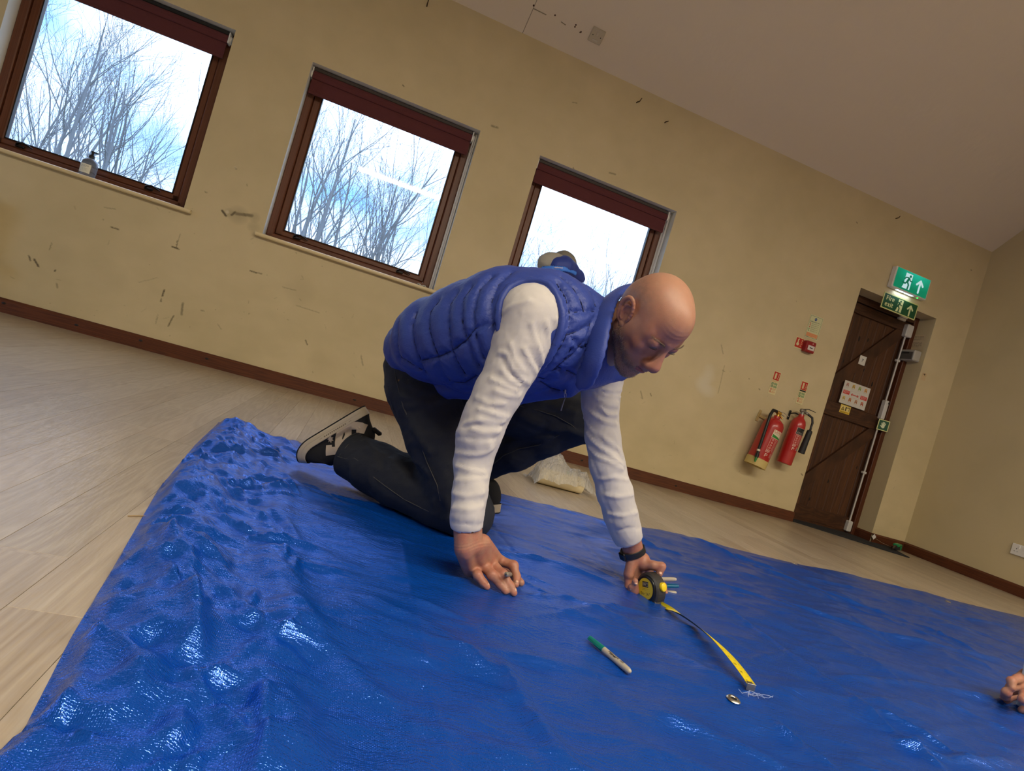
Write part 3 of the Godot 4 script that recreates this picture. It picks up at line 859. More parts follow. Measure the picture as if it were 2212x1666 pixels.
	ab = MB.new(); ab.box(Vector3(-.084, .018, -.01), Vector3(.003, .018, .07), .001); obj("display", ab, mat(rgb(40, 38, 36), .3), al)
	var np := Pic.new(70, 84, rgb(205, 186, 148)); np.lines(8, 10, 54, 4, 6, 2.5, rgb(90, 80, 66), 11); np.lines(8, 42, 54, 5, 6, 2.5, rgb(90, 80, 66), 12)
	plate("paper_notice", "cream paper notice above the alarm box", "notice", Transform3D(face, Vector3(xr - .001, 1.875, -.11)), .12, .145, .001, print_mat(np, .7), M.wall_plain)
	# mat and what lies on it
	var m := MB.new()
	m.prism(PackedVector2Array([Vector2(DL + .02, .17), Vector2(3.90, -.004), Vector2(4.745, -.41), Vector2(4.95, -.03), Vector2(DR - .03, -.03), Vector2(DR - .03, .17)]), Transform3D(Basis(Vector3.RIGHT, -PI / 2), Vector3(0, 0.0005, 0)), .009)
	var mm := mat(rgb(52, 54, 58), .95)
	mm.normal_enabled = true; mm.normal_texture = ntex(91, .25, 2, 256, true, 8.0); mm.uv1_triplanar = true; mm.uv1_scale = Vector3(3, 3, 3)
	mm.albedo_texture = ntex(92, .22, 2, 256, false, 1, [[0, 1], [rgb(150, 150, 150), rgb(255, 255, 255)]])
	tag(obj("door_mat", m, mm), "dark grey door mat lying skew at the fire door", "mat")
	var br := thing("hand_brush", "green hand brush lying on the end of the door mat", "brush", Vector3(4.895, .012, .15))
	br.rotation.y = .55
	var b1 := MB.new(); b1.box(Vector3(.02, .040, 0), Vector3(.17, .026, .05), .008); b1.box(Vector3(.085, .018, 0), Vector3(.04, .04, .05), .006); obj("head", b1, mat(rgb(22, 128, 74), .4), br)
	b1 = MB.new(); b1.box(Vector3(-.02, .014, 0), Vector3(.15, .028, .044), .006); obj("bristles", b1, mat(rgb(34, 30, 28), .9), br)
	b1 = MB.new(); b1.tube([Vector3(-.06, .03, 0), Vector3(-.12, .026, 0), Vector3(-.19, .012, .004)], [.012, .010, .007], 10); obj("handle", b1, mat(rgb(40, 32, 30), .5), br)
	var tg := thing("paper_tag", "small white paper tag hanging by the skirting near the mat", "tag", P(1888, 1160, .024))
	var tq := MB.new(); tq.box(Vector3.ZERO, Vector3(.036, .036, .001), .0003, Basis(Vector3.BACK, PI / 4 + .1)); obj("card", tq, M.white_plastic, tg)
	var str := MB.new(); str.tube([Vector3(.0, .02, 0), Vector3(.0, .05, -.002), Vector3(-.01, .07, -.004)], [.0008], 4); str.tube([Vector3(.02, -.01, .0), Vector3(.07, -.03, .03), Vector3(.13, -.04, .08)], [.0008], 4); obj("string", str, mat(rgb(190, 180, 150), .8), tg)

# ---------------------------------------------------------------- things on the walls
func extinguisher_label(col_top: Color, foam: bool) -> StandardMaterial3D:
	var red := rgb(172, 28, 26)
	var p := Pic.new(160, 320, red)
	var w := rgb(226, 214, 200)
	if foam:
		p.rect(30, 8, 122, 84, rgb(226, 216, 186)); p.text("LEADER", 38, 14, 3, rgb(190, 60, 44)); p.lines(38, 40, 104, 2, 6, 2.5, rgb(120, 90, 70), 2)
		p.poly([Vector2(34, 56), Vector2(34, 88), Vector2(146, 88), Vector2(146, 80)], rgb(44, 132, 50))
	else:
		p.rect(24, 8, 130, 84, rgb(24, 24, 26)); p.frame(24, 8, 130, 84, 2, w); p.text("CO2", 98, 28, 3, w); p.lines(34, 62, 112, 3, 8, 2.5, w, 2)
	p.frame(34, 98, 46, 120, 2, w)
	for k in 4: p.dot(56, 114 + k * 28, 9, w); p.dot(56, 114 + k * 28, 6, red)
	p.lines(88, 100, 10, 22, 6, 3, w, 3); p.lines(106, 100, 40, 20, 7, 2, w, 4)
	p.lines(34, 224, 40, 4, 7, 4, w, 6); p.lines(88, 246, 50, 6, 8, 3, w, 7); p.text("P", 40, 262, 5, w)
	if not foam: p.rect(100, 262, 46, 24, rgb(110, 128, 136))
	return print_mat(p, .3)

func wall_things() -> void:
	# lit exit box over the door
	var xm := 4.325
	var ex := thing("exit_light", "lit green exit box with running figure above the fire door", "exit sign", Vector3(xm, 2.285, 0.0))
	var b := MB.new(); b.box(Vector3(0, 0, .026), Vector3(.40, .185, .05), .005); obj("housing", b, M.white_plastic, ex)
	var g := rgb(0, 138, 98)
	var p := Pic.new(384, 176, g)
	for y in 176:
		for x in 384:
			var q := clampf(1.0 - Vector2((x - 230) / 260.0, (y + 10) / 150.0).length(), 0, 1)
			p.im.set_pixel(x, y, g.lerp(rgb(60, 235, 205), q * .75))
	var wt := rgb(215, 245, 245)
	p.poly([Vector2(104, 18), Vector2(182, 18), Vector2(182, 160), Vector2(92, 160), Vector2(104, 128)], wt)
	p.running(78, 22, 136, rgb(0, 110, 80)); p.arrow_up(282, 34, 116, wt)
	p.im.resize(768, 352, Image.INTERPOLATE_CUBIC)
	var em := mat(Color.BLACK, .3)
	em.emission_enabled = true; em.emission_texture = tex(p.im); em.emission = Color.BLACK; em.emission_energy_multiplier = 0.75; em.texture_repeat = false
	var f := MB.new(); f.quad(Vector3(-.188, -.082, .0525), Vector3(.188, -.082, .0525), Vector3(.188, .086, .0525), Vector3(-.188, .086, .0525), Vector2(0, 1), Vector2(1, 1), Vector2(1, 0), Vector2(0, 0))
	obj("lit_face", f, em, ex)
	var lm := mat(rgb(230, 235, 240), .3); lm.emission_enabled = true; lm.emission = rgb(205, 228, 255); lm.emission_energy_multiplier = 1.6
	for s in [-.07, .03]:
		var q := MB.new(); q.box(Vector3(s, -.0935, .026), Vector3(.085, .004, .024), .001); obj("downlight_lamp", q, lm, ex)
	var ld := mat(rgb(60, 255, 90), .3); ld.emission_enabled = true; ld.emission = rgb(40, 255, 80); ld.emission_energy_multiplier = 3.0
	var q2 := MB.new(); q2.lathe(Vector3(.12, -.096, .035), Basis.IDENTITY, [Vector2(0, -.006), Vector2(.005, -.003), Vector2(.006, .003), Vector2(0, .006)], 10); obj("indicator_lamp", q2, ld, ex)
	var sl := AreaLight3D.new()
	sl.name = "sign_light"; sl.area_size = Vector2(.18, .03); sl.light_color = rgb(205, 228, 255); sl.light_energy = .02; sl.shadow_enabled = true
	sl.position = Vector3(-.02, -.098, .026); sl.rotation.x = -PI / 2
	ex.add_child(sl)
	var fp := Pic.new(390, 140, rgb(214, 214, 140))
	fp.rect(9, 9, 372, 122, rgb(20, 82, 46))
	fp.poly([Vector2(168, 16), Vector2(224, 16), Vector2(224, 124), Vector2(160, 124), Vector2(168, 100)], rgb(222, 224, 160)); fp.running(132, 18, 104, rgb(20, 82, 46)); fp.arrow_up(312, 28, 92, rgb(222, 224, 160))
	var fe := plate("fire_exit_sign", "green glow-edged fire exit board under the lit exit box", "sign", wallT(4.318, 2.078, .0015), .395, .142, .004, print_mat(fp), mat(rgb(214, 214, 140), .5))
	var ink := mat(rgb(222, 224, 160), .5)
	letters("lettering", "Fire", .052, Transform3D(Basis.IDENTITY, Vector3(-.118, .028, .0045)), ink, fe)
	letters("lettering", "exit", .052, Transform3D(Basis.IDENTITY, Vector3(-.118, -.026, .0045)), ink, fe)
	# printed fire notices; pixel of the top left, top right and bottom left corners
	var notices := [["fire_action_notice", "pale green fire action notice with a blue disc", [1640 + 845 / 7.575, 660 + 140 / 7.575], [1640 + 1052 / 7.575, 660 + 215 / 7.575], [1640 + 728 / 7.575, 660 + 503 / 7.575], 0],
		["call_point_sign", "red and cream pointing hand sign left of the call point", [1640 + 610 / 7.575, 660 + 505 / 7.575], [1640 + 745 / 7.575, 660 + 556 / 7.575], [1640 + 560 / 7.575, 660 + 682 / 7.575], 1],
		["extinguisher_sign", "tall red and green sign above the cream based extinguisher", [1640 + 250 / 7.575, 660 + 1065 / 7.575], [1640 + 360 / 7.575, 660 + 1105 / 7.575], [1640 + 135 / 7.575, 660 + 1435 / 7.575], 2],
		["extinguisher_sign", "tall sign with a black bar above the horned extinguisher", [1640 + 700 / 7.575, 660 + 1228 / 7.575], [1640 + 808 / 7.575, 660 + 1265 / 7.575], [1640 + 588 / 7.575, 660 + 1595 / 7.575], 3]]
	for s in notices:
		var a := P(s[2][0], s[2][1], 0); var c := P(s[3][0], s[3][1], 0); var d := P(s[4][0], s[4][1], 0)
		var w := absf(c.x - a.x); var h := absf(a.y - d.y)
		var pc: Pic
		var cream := rgb(218, 208, 160); var rd := rgb(186, 40, 26); var gn := rgb(46, 104, 58)
		if s[5] == 0:
			pc = Pic.new(140, 190, rgb(206, 206, 160)); pc.frame(6, 6, 128, 178, 2, rgb(60, 84, 80)); pc.dot(66, 30, 13, rgb(32, 70, 130)); pc.text("FIRE", 56, 27, 1, rgb(220, 220, 200)); pc.lines(14, 50, 112, 2, 5, 3, rgb(50, 74, 70), 1)
			for k in 5: pc.dot(22, 70 + k * 15, 5, rd if k < 3 else gn); pc.lines(36, 66 + k * 15, 80, 2, 5, 2, rgb(90, 96, 80), 20 + k)
			pc.rect(9, 146, 122, 32, rgb(222, 160, 110)); pc.lines(16, 150, 106, 4, 7, 3, rgb(206, 110, 60), 9); pc.lines(12, 180, 40, 1, 4, 3, rgb(40, 50, 70), 10)
		elif s[5] == 1:
			pc = Pic.new(100, 110, cream); pc.rect(6, 5, 88, 94, rd); pc.dot(34, 66, 16, cream); pc.stroke([Vector2(34, 62), Vector2(32, 24)], 6, cream); pc.dot(36, 18, 7, cream); pc.text("Fire", 64, 84, 3, cream, true)
		else:
			pc = Pic.new(90, 240, cream); pc.rect(6, 6, 78, 84, rd); pc.stroke([Vector2(30, 22), Vector2(30, 74)], 7, cream); pc.stroke([Vector2(42, 22), Vector2(42, 74)], 3, cream); pc.text("Fire", 60, 76, 2.4, cream, true)
			if s[5] == 2: pc.frame(6, 94, 78, 18, 2, rgb(200, 120, 60)); pc.lines(12, 99, 66, 2, 6, 3, rgb(190, 110, 50), 3)
			else: pc.rect(4, 94, 82, 14, rgb(30, 26, 22))
			for k in 2: pc.rect(8, 118 + k * 28, 24, 22, gn); pc.dot(20, 129 + k * 28, 6, cream); pc.rect(38, 118 + k * 28, 44, 22, rgb(120, 150, 100)); pc.lines(40, 121 + k * 28, 40, 3, 7, 2, cream, k)
			for k in 2: pc.dot(20, 186 + k * 28, 11, rd); pc.dot(20, 186 + k * 28, 7, cream); pc.stroke([Vector2(14, 180 + k * 28), Vector2(26, 192 + k * 28)], 1.5, rd); pc.lines(38, 176 + k * 28, 44, 4, 6, 3, rgb(206, 120, 70), 30 + k)
		plate(s[0], s[1], "notice", wallT((a.x + c.x) / 2, (a.y + d.y) / 2), w, h, .002, print_mat(pc), mat(cream, .5))
	var cp := thing("fire_call_point", "red break glass call point box on the wall", "alarm", Vector3(P(1748, 750, .03).x, P(1748, 750, .03).y, 0))
	b = MB.new(); b.box(Vector3(0, 0, .026), Vector3(.094, .094, .05), .006); obj("body", b, mat(rgb(146, 26, 30), .4), cp)
	b = MB.new(); b.box(Vector3(.003, -.008, .0515), Vector3(.066, .04, .002), .0006); obj("glass_panel", b, mat(rgb(214, 206, 198), .2), cp)
	b = MB.new(); b.box(Vector3(.003, -.008, .0527), Vector3(.03, .007, .001)); obj("lettering", b, M.black, cp)
	b = MB.new(); b.lathe(Vector3(.012, .030, .051), Basis(Vector3.RIGHT, PI / 2), [Vector2(.006, 0), Vector2(.006, .001), Vector2(0, .0014)], 12); obj("lock", b, mat(rgb(200, 150, 140), .4), cp)
	var ps := Pic.new(60, 80, rgb(206, 182, 140)); ps.dot(34, 16, 10, rgb(80, 60, 40)); ps.rect(16, 10, 26, 9, rgb(96, 76, 50)); ps.frame(4, 4, 52, 30, 1, rgb(150, 110, 80)); ps.lines(10, 44, 40, 4, 8, 1.5, rgb(190, 140, 110), 8)
	plate("wall_sticker", "tiny faded sticker on the wall right of the door recess", "sticker", wallT(P(1995, 814, 0).x, P(1995, 814, 0).y), .05, .068, .001, print_mat(ps, .7), M.wall_plain)
	# extinguishers
	var red := mat(rgb(176, 30, 28), .22); red.clearcoat_enabled = true; red.clearcoat = .6
	var brass := mat(rgb(190, 150, 70), .35, 1.0)
	var e1 := thing("fire_extinguisher", "red foam extinguisher with cream base and black hose", "extinguisher", Vector3((P(1611, 985, .1).x + P(1653, 1006, .1).x) / 2, .375, .105))
	e1.rotation.z = -.17
	var R := .084
	b = MB.new(); b.lathe(Vector3.ZERO, Basis.IDENTITY, [Vector2(R, .05), Vector2(R, .345), Vector2(R * .96, .375), Vector2(R * .80, .402), Vector2(R * .5, .420), Vector2(.026, .428), Vector2(.026, .428), Vector2(.026, .447), Vector2(.026, .447), Vector2(0, .447)], 32)
	obj("cylinder", b, red, e1)
	b = MB.new(); b.lathe(Vector3.ZERO, Basis.IDENTITY, [Vector2(R * .80, .012), Vector2(R * .80, .0), Vector2(R * .80, .0), Vector2(R * 1.04, 0), Vector2(R * 1.04, 0), Vector2(R * 1.05, .062), Vector2(R * 1.05, .062), Vector2(R * .99, .066)], 32)
	b.lathe(Vector3.ZERO, Basis.IDENTITY, [Vector2(0, .012), Vector2(R * .8, .012)], 24)
	obj("base_skirt", b, mat(rgb(206, 184, 116), .5), e1)
	b = MB.new(); b.lathe(Vector3.ZERO, Basis.IDENTITY, [Vector2(R * 1.004, .075), Vector2(R * 1.004, .335)], 20, .5, 2.3)
	flip_uv(b); obj("label_print", b, extinguisher_label(red.albedo_color, true), e1)
	b = MB.new(); b.tube([Vector3(0, .445, 0), Vector3(0, .475, 0)], [.017, .015], 14); b.box(Vector3(0, .476, 0), Vector3(.04, .028, .034), .006); b.tube([Vector3(0, .472, 0), Vector3(-.045, .478, .012)], [.010], 10); b.tube([Vector3(.01, .468, 0), Vector3(.04, .445, .02)], [.008, .006], 8); obj("valve", b, brass, e1)
	b = MB.new()
	for s in [[Vector3(-.01, .492, 0), Vector3(.03, .497, .01), Vector3(.078, .487, .025)], [Vector3(0, .484, 0), Vector3(.05, .470, .016)]]: b.tube(s, [.009, .0085, .006], 8, true, Vector2(.4, 1))
	obj("lever", b, mat(rgb(205, 196, 176), .3, .8), e1)
	b = MB.new(); b.tube([Vector3(-.035, .478, .01), Vector3(-.085, .470, .03), Vector3(-.108, .42, .05), Vector3(-.106, .33, .062), Vector3(-.097, .22, .07), Vector3(-.088, .12, .075), Vector3(-.083, .085, .078)], [.0125], 12); obj("hose", b, M.black, e1)
	b = MB.new(); b.tube([Vector3(-.0885, .125, .075), Vector3(-.0865, .11, .0758)], [.0142], 12); obj("hose_clip", b, mat(rgb(215, 208, 190), .5), e1)
	b = MB.new(); b.tube([Vector3(-.083, .087, .078), Vector3(-.081, .058, .080)], [.016, .015], 12); obj("nozzle_collar", b, M.black, e1)
	b = MB.new(); b.tube([Vector3(-.081, .058, .080), Vector3(-.079, .020, .083)], [.011, .007], 12); obj("nozzle_tip", b, mat(rgb(40, 130, 52), .4), e1)
	b = MB.new(); b.box(Vector3(-.09, .40, -.10), Vector3(.026, .10, .006), .002); b.box(Vector3(-.05, .40, -.095), Vector3(.08, .02, .012), .002)
	obj("wall_bracket", b, mat(rgb(186, 164, 112), .5, .3), e1)
	var e2 := thing("fire_extinguisher", "red gas extinguisher with a black horn beside the door", "extinguisher", Vector3((P(1680, 992, .085).x + P(1708, 1003, .085).x) / 2, .46, .085))
	e2.rotation.z = -.075
	R = .060
	b = MB.new(); b.lathe(Vector3.ZERO, Basis.IDENTITY, [Vector2(0, 0), Vector2(R - .006, 0), Vector2(R, .006), Vector2(R, .33), Vector2(R * .95, .36), Vector2(R * .78, .387), Vector2(R * .52, .404), Vector2(.024, .412), Vector2(.022, .435), Vector2(.022, .435), Vector2(0, .435)], 28)
	obj("cylinder", b, red, e2)
	b = MB.new(); b.lathe(Vector3.ZERO, Basis.IDENTITY, [Vector2(R * 1.006, .11), Vector2(R * 1.006, .325)], 20, .45, 2.5); flip_uv(b); obj("label_print", b, extinguisher_label(red.albedo_color, false), e2)
	b = MB.new(); b.tube([Vector3(0, .433, 0), Vector3(0, .462, 0)], [.018, .016], 14); b.box(Vector3(0, .468, 0), Vector3(.05, .03, .036), .007); b.tube([Vector3(.01, .462, .0), Vector3(.05, .455, .012)], [.010, .009], 10); obj("valve", b, mat(rgb(150, 146, 140), .3, .9), e2)
	b = MB.new(); b.tube([Vector3(0, .482, 0), Vector3(.04, .497, .008), Vector3(.105, .494, .02)], [.010, .009, .006], 8, true, Vector2(.4, 1)); obj("lever", b, M.black, e2)
	b = MB.new(); b.tube([Vector3(.0, .470, .004), Vector3(.055, .470, .014)], [.008, .006], 8, true, Vector2(.5, 1)); obj("carry_handle", b, mat(rgb(206, 200, 190), .4), e2)
	b = MB.new(); b.tube([Vector3(.045, .456, .012), Vector3(.083, .440, .03), Vector3(.094, .40, .04), Vector3(.092, .345, .044)], [.0095, .0095, .0095, .008], 12); obj("swivel_arm", b, M.black, e2)
	b = MB.new(); b.lathe(Vector3(.086, .13, .046), Basis(Vector3.BACK, -.03), [Vector2(.022, .0), Vector2(.027, 0), Vector2(.027, 0), Vector2(.026, .03), Vector2(.022, .19), Vector2(.0205, .20), Vector2(.010, .205), Vector2(.008, .225)], 20); obj("horn", b, mat(rgb(30, 30, 32), .6), e2)
	b = MB.new(); b.box(Vector3(-.052, .405, -.075), Vector3(.02, .08, .006), .002); b.tube([Vector3(-.05, .42, -.07), Vector3(-.048, .43, -.02), Vector3(-.03, .425, 0)], [.006], 6); obj("wall_bracket", b, M.black, e2)
	# socket on the right wall, fused switch on the ceiling, bent nails
	var so := thing("wall_socket", "white double power socket low on the right wall", "socket", Vector3(XC, .335, .93))
	b = MB.new(); b.box(Vector3(-.006, 0, 0), Vector3(.012, .086, .146), .003); obj("face_plate", b, M.white_plastic, so)
	for s in [-.036, .036]:
		for k in [[0.012, 0, .007, .003], [-.008, -.011, .003, .006], [-.008, .011, .003, .006]]:
			b = MB.new(); b.box(Vector3(-.0125, k[0] - .006, s + k[1]), Vector3(.0012, k[2], k[3])); obj("pin_hole", b, M.black, so)
		b = MB.new(); b.box(Vector3(-.014, .022, s + .018 * signf(s) * -1), Vector3(.004, .022, .011), .001); obj("rocker_switch", b, mat(rgb(236, 234, 228), .3), so)
	var d0 := CB * Vector3((1289 - IW / 2) / FOC, -(77 - IH / 2) / FOC, -1)
	var t0 := (YC + SLOPE * CO.z - CO.y) / (d0.y - SLOPE * d0.z)
	var onc := func(u: float, v: float) -> Vector3:
		var d := CB * Vector3((u - IW / 2) / FOC, -(v - IH / 2) / FOC, -1)
		return CO + d * ((YC + SLOPE * CO.z - CO.y) / (d.y - SLOPE * d.z))
	var cn := Vector3(0, -1, SLOPE).normalized()
	var CBs := Basis(Vector3.RIGHT, cn.cross(Vector3.RIGHT), cn)
	var cs := thing("fused_switch", "cream fused switch plate on the sloping ceiling", "switch", onc.call(1289, 77))
	cs.basis = CBs
	b = MB.new(); b.box(Vector3(0, 0, .006), Vector3(.096, .096, .012), .003); obj("face_plate", b, mat(rgb(190, 178, 150), .5), cs)
	b = MB.new(); b.box(Vector3(0, .014, .0135), Vector3(.018, .028, .004), .001); obj("rocker_switch", b, mat(rgb(196, 184, 158), .5), cs)
	b = MB.new(); b.box(Vector3(0, -.028, .0128), Vector3(.042, .012, .002), .0006); obj("fuse_cover", b, mat(rgb(200, 190, 168), .5), cs)
	for s in [-1, 1]:
		b = MB.new(); b.lathe(Vector3(s * .030, 0, .012), Basis(Vector3.RIGHT, PI / 2), [Vector2(.004, 0), Vector2(.0035, .001), Vector2(0, .0012)], 8); obj("screw", b, M.black, cs)
	var ceil_node := get_node("ceiling")
	var rust := mat(rgb(70, 40, 20), .9)
	for q in [[1153, 12, .007], [1199, 33, .006], [1244, 54, .006], [1242, 58, .006], [1255, 69, .006], [1253, 70, .005], [1011, 19, .004]]:
		b = MB.new(); b.lathe(onc.call(q[0], q[1]), CBs * Basis(Vector3.RIGHT, PI / 2), [Vector2(q[2], 0), Vector2(q[2] * .7, .0012), Vector2(0, .0014)], 9); obj("screw_hole", b, rust, ceil_node)
	var ck := mat(rgb(150, 138, 112), .9)
	for q in [[[1160, 0], [1126, 78], .0022], [[1152, 18], [1180, 32], .004], [[1212, 47], [1222, 54], .004]]:
		b = MB.new(); b.tube([onc.call(q[0][0], q[0][1]), onc.call(q[1][0], q[1][1])], [q[2]], 4, true, Vector2(1, 1)); obj("crack", b, ck, ceil_node)
	var nail := mat(rgb(74, 56, 36), .6, .5)
	var hs := [["bent nail hook at the very top of the wall near the photo edge", 922, 14, .0, .05], ["bent nail hook below the ceiling line, largest of the right group", 1375, 222, .022, .035], ["short bent nail hook below the long one", 1436, 265, .016, .01], ["bent nail hook high up between the third window and the door", 1935, 472, .012, .02]]
	for s in hs:
		var h := P(s[1], s[2], 0)
		b = MB.new(); b.tube([h, h + Vector3(0, 0, .018), h + Vector3(s[3] * .5, .004, .024), h + Vector3(s[3], s[4], .026)], [.0042, .0042, .004, .003], 7)
		tag(obj("nail_hook", b, nail), s[0], "hook")
	# radiator, mostly out of the frame
	var ra := thing("radiator", "white radiator end with its valve at the left edge", "radiator", Vector3(-2.115, .08, .06))
	b = MB.new(); b.box(Vector3(-.72, .33, 0), Vector3(1.30, .46, .05), .012)
	for k in 24: b.box(Vector3(-1.33 + k * .053, .33, .027), Vector3(.026, .40, .008), .003)
	obj("panel", b, M.white_plastic, ra)
	b = MB.new(); b.tube([Vector3(-.07, .185, .0), Vector3(-.005, .185, .0)], [.012], 10); obj("tail_pipe", b, M.chrome, ra)
	b = MB.new(); b.lathe(Vector3(-.006, .165, 0), Basis.IDENTITY, [Vector2(.012, 0), Vector2(.02, .008), Vector2(.022, .03), Vector2(.016, .045), Vector2(0, .048)], 16); obj("valve_body", b, mat(rgb(90, 84, 72), .3, .9), ra)
	b = MB.new(); b.tube([Vector3(-.006, .165, 0), Vector3(-.006, -.08, 0)], [.0075], 10); obj("feed_pipe", b, mat(rgb(150, 120, 90), .5), ra)

func flip_uv(b: MB) -> void:
	for k in b.uv.size(): b.uv[k] = Vector2(1.0 - b.uv[k].x, 1.0 - b.uv[k].y)

# ---------------------------------------------------------------- outdoors
func grow(mb: MB, rng: RandomNumberGenerator, p: Vector3, d: Vector3, L: float, r: float, lev: int, upw: float) -> void:
	var n: int = [9, 6, 5, 3][lev]
	var pts := [p]; var rad := [r]
	var q := p; var dir := d
	var wob: float = [.10, .16, .22, .25][lev]
	for i in n:
		dir = (dir + Vector3(rng.randf_range(-wob, wob), rng.randf_range(-wob, wob) + upw, rng.randf_range(-wob, wob))).normalized()
		q += dir * (L / n)
		pts.append(q); rad.append(maxf(r * (1.0 - 0.82 * (i + 1) / n), .0035))
	mb.tube(pts, rad, [7, 5, 4, 3][lev], false)
	if lev == 3: return
	var kids: int = [9, 6, 5][lev]
	for k in kids:
		var f := lerpf([.22, .2, .15][lev], .98, (k + rng.randf()) / kids)
		var at := f * n
		var i := mini(int(at), n - 1)
		var b: Vector3 = (pts[i] as Vector3).lerp(pts[i + 1], at - i)
		var ax: Vector3 = (pts[i + 1] - pts[i]).normalized()
		var side := ax.cross(Vector3(rng.randf_range(-1, 1), rng.randf_range(-1, 1), rng.randf_range(-1, 1))).normalized()
		var ang := deg_to_rad(rng.randf_range(20, 42))
		var dd := (ax * cos(ang) + side * sin(ang)).normalized()
		var l := L * [.62, .52, .42][lev] * (1.15 - .6 * f) * rng.randf_range(.75, 1.2) as float
		var rr := maxf(lerpf(rad[i], rad[i + 1], at - i) * rng.randf_range(.42, .6), .004)
		grow(mb, rng, b, dd, l, rr, lev + 1, [.10, .05, .02][lev])

func tree_mesh(sd: int, trunks: int) -> Array:    # unit height trees: [bark, twigs]
	var rng := RandomNumberGenerator.new(); rng.seed = sd
	var out := []
	var mb := MB.new()
	for t in trunks:
		var a := rng.randf() * TAU
		var lean := 0.04 if trunks == 1 else rng.randf_range(.10, .24)
		grow(mb, rng, Vector3(cos(a), 0, sin(a)) * .1 * (trunks - 1), Vector3(cos(a) * lean, 1, sin(a) * lean).normalized(), rng.randf_range(7.6, 8.8), .125 if trunks == 1 else .10, 0, .06)
	return [mb.mesh()]

